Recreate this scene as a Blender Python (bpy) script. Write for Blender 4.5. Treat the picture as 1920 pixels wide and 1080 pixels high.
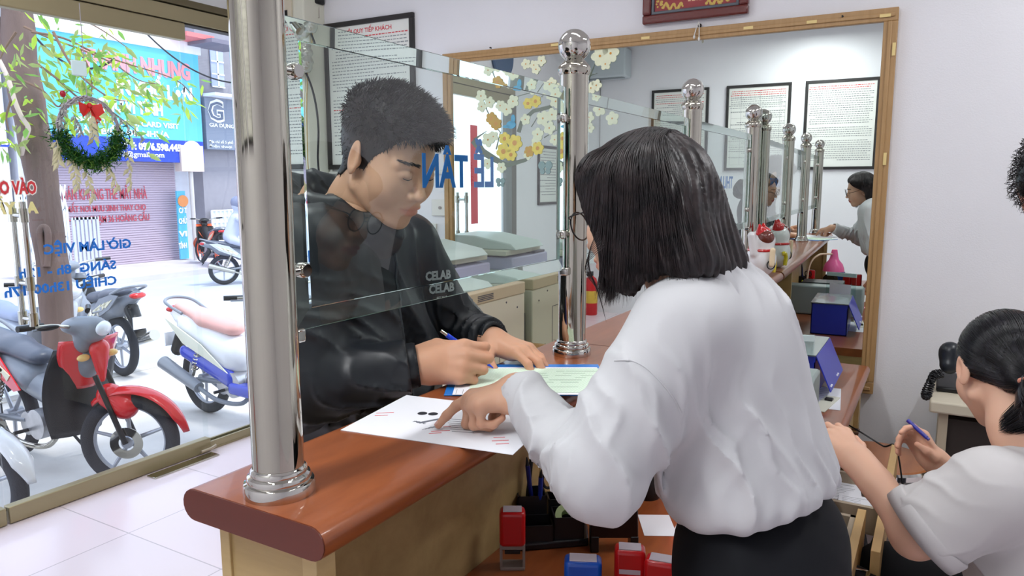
import bpy, math, random
import numpy as np
from mathutils import Vector, Matrix
# ---------------------------------------------------------------- clear
for _o in list(bpy.data.objects): bpy.data.objects.remove(_o, do_unlink=True)
SC = bpy.context.scene
COL = SC.collection
PI = math.pi
rng = np.random.default_rng(7)
random.seed(7)

# ---------------------------------------------------------------- camera
CAM_F, CAM_YAW, CAM_PITCH, CAM_ROLL = 1375.6, -.5273, -.1408, -.0025
CAM_POS = np.array([0., 0., 1.49])
def _cam_basis():
    cy, sy = math.cos(CAM_YAW), math.sin(CAM_YAW); cp, sp = math.cos(CAM_PITCH), math.sin(CAM_PITCH)
    F = np.array([sy*cp, cy*cp, sp]); R = np.array([cy, -sy, 0.]); U = np.cross(R, F)
    cr, sr = math.cos(CAM_ROLL), math.sin(CAM_ROLL)
    return np.array([cr*R+sr*U, -sr*R+cr*U, F])
CB = _cam_basis()
cam = bpy.data.cameras.new('camera')
cam.sensor_width = 36; cam.lens = 36*CAM_F/1920; cam.clip_start = .05; cam.clip_end = 300
cam_o = bpy.data.objects.new('camera', cam); COL.objects.link(cam_o)
_m = Matrix.Identity(4)
for _i in range(3):
    _m[_i][0] = CB[0][_i]; _m[_i][1] = CB[1][_i]; _m[_i][2] = -CB[2][_i]; _m[_i][3] = CAM_POS[_i]
cam_o.matrix_world = _m
SC.camera = cam_o
# survey helpers: the world point a sight line meets on a real plane of the room
def ray(u, v): return CB.T @ np.array([(u-960)/CAM_F, (540-v)/CAM_F, 1.])
def onZ(u, v, z): d = ray(u, v); return CAM_POS+d*(z-CAM_POS[2])/d[2]
def onX(u, v, x): d = ray(u, v); return CAM_POS+d*(x-CAM_POS[0])/d[0]
def onY(u, v, y): d = ray(u, v); return CAM_POS+d*(y-CAM_POS[1])/d[1]
def atD(u, v, dep): return CAM_POS+ray(u, v)*dep
WA = .0239; WN = np.array([-math.sin(WA), math.cos(WA), 0]); W0 = np.array([-.6, 3.4196, 0])
def onW(u, v, off=0): d = ray(u, v); return CAM_POS+d*(((W0-CAM_POS)@WN-off)/(d@WN))
def wallpt(x, z, off=0.):
    """point on the mirror wall at world x, height z, off metres in front of it"""
    return np.array([x, 3.4196+math.tan(WA)*(x+.6), z])-WN*off

# ---------------------------------------------------------------- world, view, lights
SC.view_settings.view_transform = 'Standard'; SC.view_settings.look = 'None'
SC.view_settings.exposure = 0.0; SC.view_settings.gamma = 1.0
SC.view_settings.use_curve_mapping = False
wd = bpy.data.worlds.new('sky'); SC.world = wd; wd.use_nodes = True
_nt = wd.node_tree; _bg = _nt.nodes['Background']
_tc = _nt.nodes.new('ShaderNodeTexCoord'); _sx = _nt.nodes.new('ShaderNodeSeparateXYZ'); _rp = _nt.nodes.new('ShaderNodeValToRGB')
_nt.links.new(_tc.outputs['Generated'], _sx.inputs[0]); _nt.links.new(_sx.outputs['Z'], _rp.inputs[0])
_rp.color_ramp.elements[0].color = (.80, .86, 1, 1); _rp.color_ramp.elements[1].color = (.62, .76, 1, 1)
_nt.links.new(_rp.outputs[0], _bg.inputs[0]); _bg.inputs[1].default_value = 2.6

def area(name, loc, rot, sx, sy, power, col=(1, 1, 1)):
    l = bpy.data.lights.new(name, 'AREA'); l.shape = 'RECTANGLE'; l.size = sx; l.size_y = sy; l.energy = power; l.color = col
    o = bpy.data.objects.new(name, l); COL.objects.link(o); o.location = loc; o.rotation_euler = rot
    return o
sun = bpy.data.lights.new('sun', 'SUN'); sun.energy = 3.2; sun.angle = math.radians(12); sun.color = (1, .97, .92)
sun_o = bpy.data.objects.new('sun', sun); COL.objects.link(sun_o); sun_o.rotation_euler = (0, math.radians(24), math.radians(8))
CEIL = [(-.35, 1.3), (.9, 2.35), (-2.1, 1.6), (-.9, -.25)]  # last one is unseen, added to brighten the wall shown in the mirror
for _i, (_x, _y) in enumerate(CEIL):
    area('ceiling_tube_light', (_x, _y, 2.93), (0, 0, PI/2*(_i % 2)), 1.15, .16, (7, 21, 18, 34)[_i], (.97, .985, 1))

# ---------------------------------------------------------------- materials
MATS = {}
def S(c):   # sRGB 0-255 -> linear
    r = []
    for v in c[:3]:
        v = v/255.
        r.append(v/12.92 if v <= .04045 else ((v+.055)/1.055)**2.4)
    return (*r, 1)
def mat(name, rgb, rough=.5, metal=0., var=0., scale=8., bump=0., bscale=60., spec=.5, alpha=1., coat=0., emit=None, estr=0., sheen=0., sss=0., stretch=None, trans=0., ior=1.45, aniso=0.):
    if name in MATS: return MATS[name]
    m = bpy.data.materials.new(name); m.use_nodes = True; MATS[name] = m
    nt = m.node_tree; b = nt.nodes['Principled BSDF']; N = nt.nodes.new; L = nt.links.new
    b.inputs['Base Color'].default_value = S(rgb); b.inputs['Roughness'].default_value = rough
    b.inputs['Metallic'].default_value = metal; b.inputs['Specular IOR Level'].default_value = spec
    b.inputs['Alpha'].default_value = alpha; b.inputs['Coat Weight'].default_value = coat
    b.inputs['Sheen Weight'].default_value = sheen; b.inputs['IOR'].default_value = ior
    b.inputs['Transmission Weight'].default_value = trans
    if aniso: b.inputs['Anisotropic'].default_value = aniso
    if sss:
        b.inputs['Subsurface Weight'].default_value = sss; b.inputs['Subsurface Radius'].default_value = (1, .35, .2); b.inputs['Subsurface Scale'].default_value = .012
    if emit: b.inputs['Emission Color'].default_value = S(emit); b.inputs['Emission Strength'].default_value = estr
    tc = N('ShaderNodeTexCoord'); mp = N('ShaderNodeMapping'); L(tc.outputs['Object'], mp.inputs[0])
    if stretch: mp.inputs['Scale'].default_value = stretch
    if var:
        n = N('ShaderNodeTexNoise'); n.inputs['Scale'].default_value = scale; n.inputs['Detail'].default_value = 5; L(mp.outputs[0], n.inputs[0])
        r = N('ShaderNodeValToRGB'); L(n.outputs['Fac'], r.inputs[0])
        c = S(rgb); r.color_ramp.elements[0].position = .3; r.color_ramp.elements[1].position = .7
        r.color_ramp.elements[0].color = (*[max(0, x*(1-var)) for x in c[:3]], 1)
        r.color_ramp.elements[1].color = (*[min(1, x*(1+var)) for x in c[:3]], 1)
        L(r.outputs[0], b.inputs['Base Color'])
    if bump:
        n2 = N('ShaderNodeTexNoise'); n2.inputs['Scale'].default_value = bscale; n2.inputs['Detail'].default_value = 4; L(mp.outputs[0], n2.inputs[0])
        bp = N('ShaderNodeBump'); bp.inputs['Strength'].default_value = bump; bp.inputs['Distance'].default_value = .01
        L(n2.outputs['Fac'], bp.inputs['Height']); L(bp.outputs[0], b.inputs['Normal'])
    return m
def nodes_of(m):
    nt = m.node_tree; return nt, nt.nodes['Principled BSDF'], nt.nodes.new, nt.links.new
def pane_mat(name, tint=(.96, 1, .98), refl=1., rough=0.):
    """architectural glass: transparent body with fresnel reflections"""
    if name in MATS: return MATS[name]
    m = bpy.data.materials.new(name); m.use_nodes = True; MATS[name] = m
    nt = m.node_tree; nt.nodes.clear(); N = nt.nodes.new; L = nt.links.new
    o = N('ShaderNodeOutputMaterial'); mx = N('ShaderNodeMixShader'); t = N('ShaderNodeBsdfTransparent'); g = N('ShaderNodeBsdfGlossy')
    f = N('ShaderNodeFresnel'); f.inputs[0].default_value = 1.5
    geo = N('ShaderNodeNewGeometry'); sel = N('ShaderNodeMix'); sel.data_type = 'FLOAT'
    mu = N('ShaderNodeMath'); mu.operation = 'MULTIPLY'; mu.inputs[1].default_value = refl; mu.use_clamp = True
    L(f.outputs[0], mu.inputs[0]); L(geo.outputs['Backfacing'], sel.inputs[0]); L(mu.outputs[0], sel.inputs[2]); sel.inputs[3].default_value = 0.
    t.inputs[0].default_value = (*tint, 1); g.inputs['Roughness'].default_value = rough; g.inputs['Color'].default_value = (1, 1, 1, 1)
    L(sel.outputs[0], mx.inputs[0]); L(t.outputs[0], mx.inputs[1]); L(g.outputs[0], mx.inputs[2]); L(mx.outputs[0], o.inputs[0])
    return m
def wood_mat(name, c1, c2, rough=.35, scale=3., stretch=(1, 1, 12), coat=0., bump=.05):
    if name in MATS: return MATS[name]
    m = mat(name, c1, rough, coat=coat); nt, b, N, L = nodes_of(m)
    tc = N('ShaderNodeTexCoord'); mp = N('ShaderNodeMapping'); mp.inputs['Scale'].default_value = stretch
    n = N('ShaderNodeTexNoise'); n.inputs['Scale'].default_value = scale; n.inputs['Detail'].default_value = 8; n.inputs['Roughness'].default_value = .65; n.inputs['Distortion'].default_value = .4
    r = N('ShaderNodeValToRGB'); r.color_ramp.elements[0].position = .32; r.color_ramp.elements[1].position = .68
    r.color_ramp.elements[0].color = S(c1); r.color_ramp.elements[1].color = S(c2)
    L(tc.outputs['Object'], mp.inputs[0]); L(mp.outputs[0], n.inputs[0]); L(n.outputs['Fac'], r.inputs[0]); L(r.outputs[0], b.inputs['Base Color'])
    bp = N('ShaderNodeBump'); bp.inputs['Strength'].default_value = bump; bp.inputs['Distance'].default_value = .004
    L(n.outputs['Fac'], bp.inputs['Height']); L(bp.outputs[0], b.inputs['Normal'])
    return m
def attr_mat(name, attr='col', rough=.5, **k):
    """colour of the thing itself stored per vertex (lips, brows, fruit of patterning)"""
    if name in MATS: return MATS[name]
    m = mat(name, (200, 200, 200), rough, **k); nt, b, N, L = nodes_of(m)
    a = N('ShaderNodeAttribute'); a.attribute_name = attr; L(a.outputs['Color'], b.inputs['Base Color'])
    return m

# ---------------------------------------------------------------- object helpers
def tag(o, label=None, cat=None, group=None, kind=None):
    if label: o['label'] = label
    if cat: o['category'] = cat
    if group: o['group'] = group
    if kind: o['kind'] = kind
    return o
def thing(name, loc, label, cat, group=None):
    o = bpy.data.objects.new(name, None); COL.objects.link(o); o.empty_display_size = .05
    o.location = tuple(float(v) for v in loc); tag(o, label, cat, group); return o
def unit(v): v = np.asarray(v, float); return v/(np.linalg.norm(v)+1e-12)
def basis(d, up=(0, 0, 1)):
    """rows: x,y,z(=d)"""
    d = unit(d); up = np.asarray(up, float)
    if abs(d@unit(up)) > .98: up = np.array([1., 0, 0]) if abs(d[0]) < .9 else np.array([0, 1., 0])
    x = unit(np.cross(up, d)); y = np.cross(d, x); return np.array([x, y, d])
class MB:
    def __init__(s): s.v = []; s.f = []; s.m = []; s.n = 0; s.sm = []
    def add(s, V, F, mi=0, smooth=True):
        V = np.asarray(V, float).reshape(-1, 3)
        s.v.append(V); s.f += [tuple(int(i)+s.n for i in f) for f in F]; s.m += [mi]*len(F); s.sm += [smooth]*len(F); s.n += len(V); return s
    def box(s, lo, hi, mi=0, R=None, c=None):
        lo, hi = np.minimum(lo, hi).astype(float), np.maximum(lo, hi).astype(float)
        V = np.array([[x, y, z] for x in (lo[0], hi[0]) for y in (lo[1], hi[1]) for z in (lo[2], hi[2])])
        if R is not None: c = (lo+hi)/2 if c is None else np.asarray(c, float); V = (V-c)@np.asarray(R)+c
        return s.add(V, [(0, 1, 3, 2), (4, 6, 7, 5), (0, 4, 5, 1), (2, 3, 7, 6), (0, 2, 6, 4), (1, 5, 7, 3)], mi, False)
    def obox(s, c, size, B, mi=0):
        """oriented box; B rows are local axes in world"""
        h = np.asarray(size, float)/2; V = np.array([[x, y, z] for x in (-h[0], h[0]) for y in (-h[1], h[1]) for z in (-h[2], h[2])])@np.asarray(B)+np.asarray(c)
        F = [(0, 1, 3, 2), (4, 6, 7, 5), (0, 4, 5, 1), (2, 3, 7, 6), (0, 2, 6, 4), (1, 5, 7, 3)]
        if np.linalg.det(np.asarray(B)) < 0: F = [f[::-1] for f in F]
        return s.add(V, F, mi, False)
    def tube(s, pts, r, n=12, mi=0, caps=True, flat=1., up=(0, 0, 1), close=False):
        pts = np.asarray(pts, float); k = len(pts); r = np.broadcast_to(np.asarray(r, float), (k,))
        T = np.gradient(pts, axis=0) if not close else np.roll(pts, -1, 0)-np.roll(pts, 1, 0)
        a = np.linspace(0, 2*PI, n, endpoint=False); V = []; X = None
        for i in range(k):
            t = unit(T[i])
            if X is None: B = basis(t, up); X = B[0]
            else: X = unit(X-t*(X@t))
            Yv = np.cross(t, X)
            V.append(pts[i]+r[i]*(np.outer(np.cos(a), X)+flat*np.outer(np.sin(a), Yv)))
        V = np.concatenate(V); F = []
        for i in range(k if close else k-1):
            j = (i+1) % k
            for q in range(n): F.append((i*n+q, i*n+(q+1) % n, j*n+(q+1) % n, j*n+q))
        if caps and not close: F.append(tuple(range(n))[::-1]); F.append(tuple((k-1)*n+q for q in range(n)))
        return s.add(V, F, mi)
    def cyl(s, a, b, r, n=24, mi=0, r2=None, caps=True): return s.tube([a, b], [r, r if r2 is None else r2], n, mi, caps)
    def lathe(s, prof, c=(0, 0, 0), axis=(0, 0, 1), n=32, mi=0, caps=True):
        B = basis(axis); a = np.linspace(0, 2*PI, n, endpoint=False); V = []
        for r, h in prof: V.append(np.asarray(c)+h*B[2]+r*(np.outer(np.cos(a), B[0])+np.outer(np.sin(a), B[1])))
        k = len(prof); F = [(i*n+q, i*n+(q+1) % n, (i+1)*n+(q+1) % n, (i+1)*n+q) for i in range(k-1) for q in range(n)]
        if caps: F.append(tuple(range(n))[::-1]); F.append(tuple((k-1)*n+q for q in range(n)))
        return s.add(np.concatenate(V), F, mi)
    def ball(s, c, r, n=24, mi=0, sc=(1, 1, 1), R=None):
        m = n//2; V = []; F = []
        for i in range(m+1):
            t = PI*i/m
            for q in range(n): p = 2*PI*q/n; V.append((math.sin(t)*math.cos(p)*sc[0], math.sin(t)*math.sin(p)*sc[1], -math.cos(t)*sc[2]))
        for i in range(m):
            for q in range(n): F.append((i*n+q, i*n+(q+1) % n, (i+1)*n+(q+1) % n, (i+1)*n+q))
        V = np.array(V)*r
        if R is not None: V = V@np.asarray(R)
        return s.add(V+np.asarray(c), F, mi)
    def prism(s, poly, a, b, B=None, c=(0, 0, 0), mi=0, smooth=False):
        """polygon (x,y) in basis B extruded along B[2] from a to b"""
        B = np.eye(3) if B is None else np.asarray(B); P = np.asarray(poly, float); n = len(P)
        if (P[:, 0]*np.roll(P[:, 1], -1)-P[:, 1]*np.roll(P[:, 0], -1)).sum() < 0: P = P[::-1]
        V = np.concatenate([np.c_[P, np.full(n, h)]@B for h in (a, b)])+np.asarray(c)
        F = [tuple(range(n))[::-1], tuple(range(n, 2*n))]+[(i, (i+1) % n, n+(i+1) % n, n+i) for i in range(n)]
        s.add(V, F, mi, smooth)
        if smooth: s.sm[-n-2] = s.sm[-n-1] = False
        return s
    def quad(s, a, b, c, d, mi=0): return s.add([a, b, c, d], [(0, 1, 2, 3)], mi, False)
    def xf(s, R, t):
        s.v = [V@np.asarray(R)+np.asarray(t) for V in s.v]; return s
    def build(s, name, mats, parent=None, bevel=0., seg=2, sub=0, smooth=None, keep=False, angle=40):
        V = np.concatenate(s.v) if s.v else np.zeros((0, 3))
        return mesh_obj(name, V, s.f, mats, parent, s.m, s.sm if smooth is None else [smooth]*len(s.f), bevel, seg, sub, angle)
def mesh_obj(name, V, F, mats, parent=None, mi=None, sm=None, bevel=0., seg=2, sub=0, angle=40, cols=None):
    V = np.asarray(V, float)
    base = np.array([(V[:, 0].min()+V[:, 0].max())/2, (V[:, 1].min()+V[:, 1].max())/2, V[:, 2].min()])
    me = bpy.data.meshes.new(name); me.from_pydata((V-base).tolist(), [], F if isinstance(F, list) else F.tolist())
    if not isinstance(mats, (list, tuple)): mats = [mats]
    for m in mats: me.materials.append(m)
    if mi is not None and len(mats) > 1: me.polygons.foreach_set('material_index', np.asarray(mi, np.int32))
    me.polygons.foreach_set('use_smooth', np.ones(len(me.polygons), bool) if sm is None else np.asarray(sm, bool))
    if cols is not None:
        at = me.color_attributes.new('col', 'FLOAT_COLOR', 'POINT'); c = np.ones((len(V), 4), np.float32); c[:, :3] = cols; at.data.foreach_set('color', c.ravel())
    me.update()
    if bevel or (sm is not None and any(sm)):
        try: me.set_sharp_from_angle(angle=math.radians(angle))
        except Exception: pass
    o = bpy.data.objects.new(name, me); COL.objects.link(o)
    pl = np.array(parent_world(parent)) if parent is not None else np.zeros(3)
    if parent is not None: o.parent = parent
    o.location = tuple(base-pl)
    if bevel:
        b = o.modifiers.new('bevel', 'BEVEL'); b.width = bevel; b.segments = seg; b.limit_method = 'ANGLE'; b.angle_limit = math.radians(35); b.harden_normals = False
    if sub: q = o.modifiers.new('sub', 'SUBSURF'); q.levels = sub; q.render_levels = sub
    return o
def parent_world(p):
    v = np.zeros(3)
    while p is not None: v = v+np.array(p.location); p = p.parent
    return v
def structure(o, label=None): tag(o, label, kind='structure'); return o
def _txt(s, size, depth, bold, sp):
    cu = bpy.data.curves.new('lettering', 'FONT'); cu.body = s; cu.size = size; cu.align_y = 'CENTER'; cu.extrude = depth; cu.offset = bold; cu.resolution_u = 2; cu.space_character = sp
    t = bpy.data.objects.new('tmp_text', cu); me = bpy.data.meshes.new_from_object(t); bpy.data.objects.remove(t)
    V = np.array([v.co[:] for v in me.vertices]) if len(me.vertices) else np.zeros((1, 3)); F = [tuple(p.vertices) for p in me.polygons]; bpy.data.meshes.remove(me); bpy.data.curves.remove(cu)
    return V, F
HORN = dict(zip('ƠỜỚỞỠƯỪỨỬỮ', 'OÒÓỎÕUÙÚỦŨ'))
def text(s, size, origin, right, up, m=None, name='lettering', parent=None, depth=.0006, align='CENTER', bold=0., sp=1.):
    """lettering as real raised letters, laid on the plane spanned by right/up (horned vowels get their hook added)"""
    s2 = ''.join(HORN.get(c, c) for c in s); V, F = _txt(s2, size, depth, bold, sp); F = list(F)
    for i, c in enumerate(s):
        if c in HORN:
            x = _txt(s2[:i+1], size, depth, bold, sp)[0][:, 0].max(); w = size*.07+bold; z = size*.30
            P = [(x-w*1.5, z-w), (x-w*.2, z-w*.4), (x+w*.6, z+w), (x+w*1.5, z+w), (x+w*1., z-w*1.2), (x-w*.6, z-w*2.2)]
            y0 = .0; P = [(a, b+y0) for a, b in P]; n = len(V)
            V = np.concatenate([V, [(a, b, depth) for a, b in P], [(a, b, -depth) for a, b in P]]); F += [tuple(range(n, n+6))[::-1], tuple(range(n+6, n+12))]
    if align == 'CENTER': V[:, 0] -= (V[:, 0].max()+V[:, 0].min())/2
    R = unit(right); U = unit(np.asarray(up)-R*(np.asarray(up)@R)); Nn = np.cross(R, U)
    return np.asarray(origin)+np.outer(V[:, 0], R)+np.outer(V[:, 1], U)+np.outer(V[:, 2], Nn), F
def text_obj(items, m, name='lettering', parent=None):
    """items: list of (V,F) -> one mesh"""
    b = MB()
    for V, F in items: b.add(V, F, 0, False)
    return b.build(name, m, parent)
def copy_tree(o, parent=None):
    c = o.copy(); COL.objects.link(c); c.parent = parent
    for ch in list(o.children): copy_tree(ch, c)
    return c
# ---------------------------------------------------------------- smooth solids (for people, cats, fairings)
f32 = np.float32
def sCap(a, b, ra, rb=None, sc=None):
    a = np.asarray(a, float); b = np.asarray(b, float); rb = ra if rb is None else rb; ba = b-a; L2 = max(ba@ba, 1e-9)
    def f(P):
        pa = P-a; h = np.clip(pa@ba/L2, 0, 1); return np.linalg.norm(pa-h[:, None]*ba, axis=1)-(ra+(rb-ra)*h)
    return f
def sEll(c, r, B=None):
    c = np.asarray(c, float); r = np.asarray(r, float); B = np.eye(3) if B is None else np.asarray(B)
    def f(P):
        q = (P-c)@B.T; k0 = np.linalg.norm(q/r, axis=1); k1 = np.linalg.norm(q/(r*r), axis=1)+1e-9
        return k0*(k0-1)/k1
    return f
def sBox(c, h, B=None, rd=.005):
    c = np.asarray(c, float); h = np.asarray(h, float)-rd; B = np.eye(3) if B is None else np.asarray(B)
    def f(P):
        q = np.abs((P-c)@B.T)-h; return np.linalg.norm(np.maximum(q, 0), axis=1)+np.minimum(q.max(axis=1), 0)-rd
    return f
def sECap(a, b, ra, rb, flat, axis):
    """tapered capsule squashed by 'flat' along axis"""
    a = np.asarray(a, float); b = np.asarray(b, float); ax = unit(axis); ba = b-a; L2 = max(ba@ba, 1e-9)
    def f(P):
        pa = P-a; h = np.clip(pa@ba/L2, 0, 1); q = pa-h[:, None]*ba; w = q@ax; q = q+np.outer(w*(1/flat-1), ax)
        return (np.linalg.norm(q, axis=1)-(ra+(rb-ra)*h))*min(1., flat)
    return f
def smin(a, b, k): h = np.clip(.5+.5*(b-a)/k, 0, 1); return b+(a-b)*h-k*h*(1-h)
def smax(a, b, k): return -smin(-a, -b, k)
def blend(prims, k=.02):
    """prims: f or (f,k) or (f,k,'-')"""
    def g(P):
        d = None
        for p in prims:
            f, kk, op = (p, k, '+') if callable(p) else ((p[0], p[1], '+') if len(p) == 2 else p)
            e = f(P)
            if d is None: d = e
            elif op == '+': d = smin(d, e, kk)
            else: d = smax(d, -e, kk)
        return d
    return g
def nets(fn, lo, hi, h, margin=2.3, blk=6, amp=0.):
    lo = np.asarray(lo, float); hi = np.asarray(hi, float)
    nb = np.ceil((hi-lo)/(h*blk)).astype(int); n = nb*blk+1
    gb = [lo[i]+h*blk*(np.arange(nb[i])+.5) for i in range(3)]
    G = np.stack(np.meshgrid(*gb, indexing='ij'), -1).reshape(-1, 3); dB = fn(G)
    act = np.abs(dB) < h*blk*.87*margin+h+amp
    Fd = np.ones(tuple(n), f32)
    sg = np.where(dB < 0, -1., 1.).astype(f32).reshape(tuple(nb))
    Fd[:-1, :-1, :-1] = np.repeat(np.repeat(np.repeat(sg, blk, 0), blk, 1), blk, 2)
    idx = np.argwhere(act.reshape(tuple(nb)))
    off = np.stack(np.meshgrid(*[np.arange(blk+1)]*3, indexing='ij'), -1).reshape(-1, 3)
    CH = max(1, 400000//len(off))
    for s in range(0, len(idx), CH):
        I = (idx[s:s+CH, None, :]*blk+off[None]).reshape(-1, 3)
        Fd[I[:, 0], I[:, 1], I[:, 2]] = fn(lo+I*h)
    ins = Fd < 0
    c = ins[:-1, :-1, :-1].astype(np.int8)
    for d in ((1, 0, 0), (0, 1, 0), (0, 0, 1), (1, 1, 0), (1, 0, 1), (0, 1, 1), (1, 1, 1)):
        c = c+ins[d[0]:n[0]-1+d[0], d[1]:n[1]-1+d[1], d[2]:n[2]-1+d[2]]
    cell = np.argwhere((c > 0) & (c < 8))
    if len(cell) == 0: return np.zeros((0, 3)), np.zeros((0, 4), int)
    cid = -np.ones(tuple(n-1), np.int64); cid[cell[:, 0], cell[:, 1], cell[:, 2]] = np.arange(len(cell))
    acc = np.zeros((len(cell), 3)); cnt = np.zeros(len(cell))
    cor = [(x, y, z) for x in (0, 1) for y in (0, 1) for z in (0, 1)]
    for a in cor:
        for ax in range(3):
            if a[ax]: continue
            b = list(a); b[ax] = 1
            fa = Fd[cell[:, 0]+a[0], cell[:, 1]+a[1], cell[:, 2]+a[2]]; fb = Fd[cell[:, 0]+b[0], cell[:, 1]+b[1], cell[:, 2]+b[2]]
            x = (fa < 0) != (fb < 0); t = np.where(x, fa/(fa-fb+1e-12*(~x)), 0)
            p = np.tile(np.array(a, float), (len(cell), 1)); p[:, ax] += t
            acc += p*x[:, None]; cnt += x
    V = lo+h*(cell+acc/cnt[:, None]); Q = []
    for ax in range(3):
        sl0 = [slice(1, n[i]-1) for i in range(3)]; sl1 = [slice(1, n[i]-1) for i in range(3)]
        sl0[ax] = slice(0, n[ax]-1); sl1[ax] = slice(1, n[ax])
        A = ins[tuple(sl0)]; Bq = ins[tuple(sl1)]; e = np.argwhere(A != Bq)
        if len(e) == 0: continue
        flip = A[e[:, 0], e[:, 1], e[:, 2]]
        e = e+1; e[:, ax] -= 1
        u, w = (ax+1) % 3, (ax+2) % 3
        def cc(du, dw):
            q = e.copy(); q[:, u] -= du; q[:, w] -= dw; return cid[q[:, 0], q[:, 1], q[:, 2]]
        q = np.stack([cc(1, 1), cc(0, 1), cc(0, 0), cc(1, 0)], 1)
        q[~flip] = q[~flip][:, ::-1]; Q.append(q)
    Q = np.concatenate(Q); Q = Q[(Q >= 0).all(1)]
    return relax(V, Q), Q
def relax(V, Q, it=2):
    """a little fairing, without shrinking (two signed passes)"""
    i = Q.ravel(); j = np.roll(Q, -1, 1).ravel(); n = len(V); cnt = np.bincount(i, minlength=n)+np.bincount(j, minlength=n)
    for k in range(it):
        for w in (.55, -.50):
            A = np.stack([np.bincount(i, V[j, a], n)+np.bincount(j, V[i, a], n) for a in range(3)], 1)/np.maximum(cnt, 1)[:, None]; V = V+w*(A-V)*(cnt > 0)[:, None]
    return V
def grad(fn, P, e=.002):
    g = np.stack([fn(P+np.eye(3)[i]*e)-fn(P-np.eye(3)[i]*e) for i in range(3)], 1); return g/(np.linalg.norm(g, axis=1, keepdims=True)+1e-9)
def folds(P, d, s=40., w=1.2, ph=0.):
    """cloth folds: soft valleys with narrower ridges, lines run across d and meander and die out"""
    B = basis(unit(d)); x = P@B[0]; y = P@B[1]; z = P@B[2]; t = s*.16
    q = z*s+w*1.6*np.sin(x*t*1.1+ph)+w*1.3*np.sin(y*t*1.3+1.7*ph+z*t)+.6*w*np.sin((x+y)*t*2.6+2*ph)
    a = .5+.5*np.sin(x*t*.9+y*t*.7+z*t*.8+ph*3); r = 1-np.abs(np.sin(q*.5)); return (r*r*1.6-.55)*-a
def ribbons(name, paths, rad, m, parent, sides=3):
    """many tapered hairs (paths: K x S x 3) in one mesh"""
    P = np.asarray(paths); K, Sg, _ = P.shape; T = np.gradient(P, axis=1); T /= np.linalg.norm(T, axis=2, keepdims=True)+1e-9
    up = np.array([.3, .2, .93]); X = np.cross(T, up); X /= np.linalg.norm(X, axis=2, keepdims=True)+1e-9; Yv = np.cross(T, X)
    rad = np.asarray(rad); R = rad[:, None] if rad.ndim == 1 else rad
    t = np.linspace(0, 1, Sg); prof = np.clip(np.minimum(1, (1-t)*5+.05), 0, 1)*np.minimum(1, .5+t*6)
    V = np.stack([P+(R*prof)[..., None]*(math.cos(a)*X+math.sin(a)*Yv) for a in np.linspace(0, 2*PI, sides, endpoint=False)], 2)
    idx = np.arange(K*Sg*sides).reshape(K, Sg, sides); F = []
    for q in range(sides):
        q2 = (q+1) % sides
        F.append(np.stack([idx[:, :-1, q], idx[:, :-1, q2], idx[:, 1:, q2], idx[:, 1:, q]], -1).reshape(-1, 4))
    return V.reshape(-1, 3), np.concatenate(F)
def join(*parts):
    V = []; F = []; n = 0
    for v, f in parts:
        V.append(v); F += [tuple(int(i)+n for i in q) for q in f]; n += len(v)
    return np.concatenate(V), F
# ---------------------------------------------------------------- materials used in the room
WX = np.array([math.cos(WA), math.sin(WA), 0]); UP = np.array([0, 0, 1.])
M_wall = mat('wall_paint', (234, 234, 238), .75, var=.02, scale=2.5, bump=.08, bscale=180)
M_wallc = mat('cream_lit_paint', (228, 228, 212), .75, var=.03, scale=3, bump=.1, bscale=120)
M_ceil = mat('ceiling_paint', (235, 235, 232), .8)
M_chrome = mat('polished_steel', (188, 184, 172), .05, 1.)
M_chrome2 = mat('chrome', (206, 204, 198), .06, 1.)
M_mirror = mat('mirror_silver', (232, 240, 236), 0., 1.)
M_black = mat('black_plastic', (22, 22, 25), .4)
M_frame = wood_mat('mirror_frame_wood', (182, 146, 100), (168, 132, 86), .4, 4, (14, 1, 1))
M_maple = wood_mat('maple_laminate', (190, 163, 112), (168, 142, 94), .45, 2.2, (1, 6, 6), bump=.02)
M_maple2 = wood_mat('maple_edging', (200, 174, 124), (182, 156, 106), .45, 3, (1, 1, 6), bump=.02)
M_top = wood_mat('cherry_laminate', (156, 86, 46), (136, 72, 37), .3, 5, (6, 1, 6), coat=.35, bump=.02)
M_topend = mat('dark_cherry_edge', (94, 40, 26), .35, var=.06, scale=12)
M_rail = mat('champagne_aluminium', (158, 147, 116), .38, .55, var=.05, scale=5, stretch=(1, .2, 1))
M_rail2 = mat('champagne_aluminium_dark', (108, 99, 76), .4, .5)
M_seal = mat('rubber_seal', (50, 46, 42), .6)
M_paper = mat('white_paper', (240, 242, 248), .8)
M_ink = mat('dark_print', (80, 84, 96), .8)
M_red = mat('red_print', (214, 70, 76), .7)
M_blue = mat('blue_vinyl', (30, 126, 214), .5)
M_pframe = mat('black_picture_frame', (46, 44, 44), .35, bump=.03)

def tile_mat():
    m = mat('floor_tiles', (236, 224, 228), .16, spec=.5); nt, b, N, L = nodes_of(m)
    tc = N('ShaderNodeTexCoord'); br = N('ShaderNodeTexBrick'); br.offset = 0.; br.inputs['Scale'].default_value = 1.; br.inputs['Mortar Size'].default_value = .003
    br.inputs['Brick Width'].default_value = .6; br.inputs['Row Height'].default_value = .6
    br.inputs['Color1'].default_value = S((236, 222, 228)); br.inputs['Color2'].default_value = S((232, 220, 226)); br.inputs['Mortar'].default_value = S((196, 184, 190))
    L(tc.outputs['Object'], br.inputs['Vector']); L(br.outputs['Color'], b.inputs['Base Color']); return m
def shade_stucco(): return None
M_tile = tile_mat()

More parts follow.
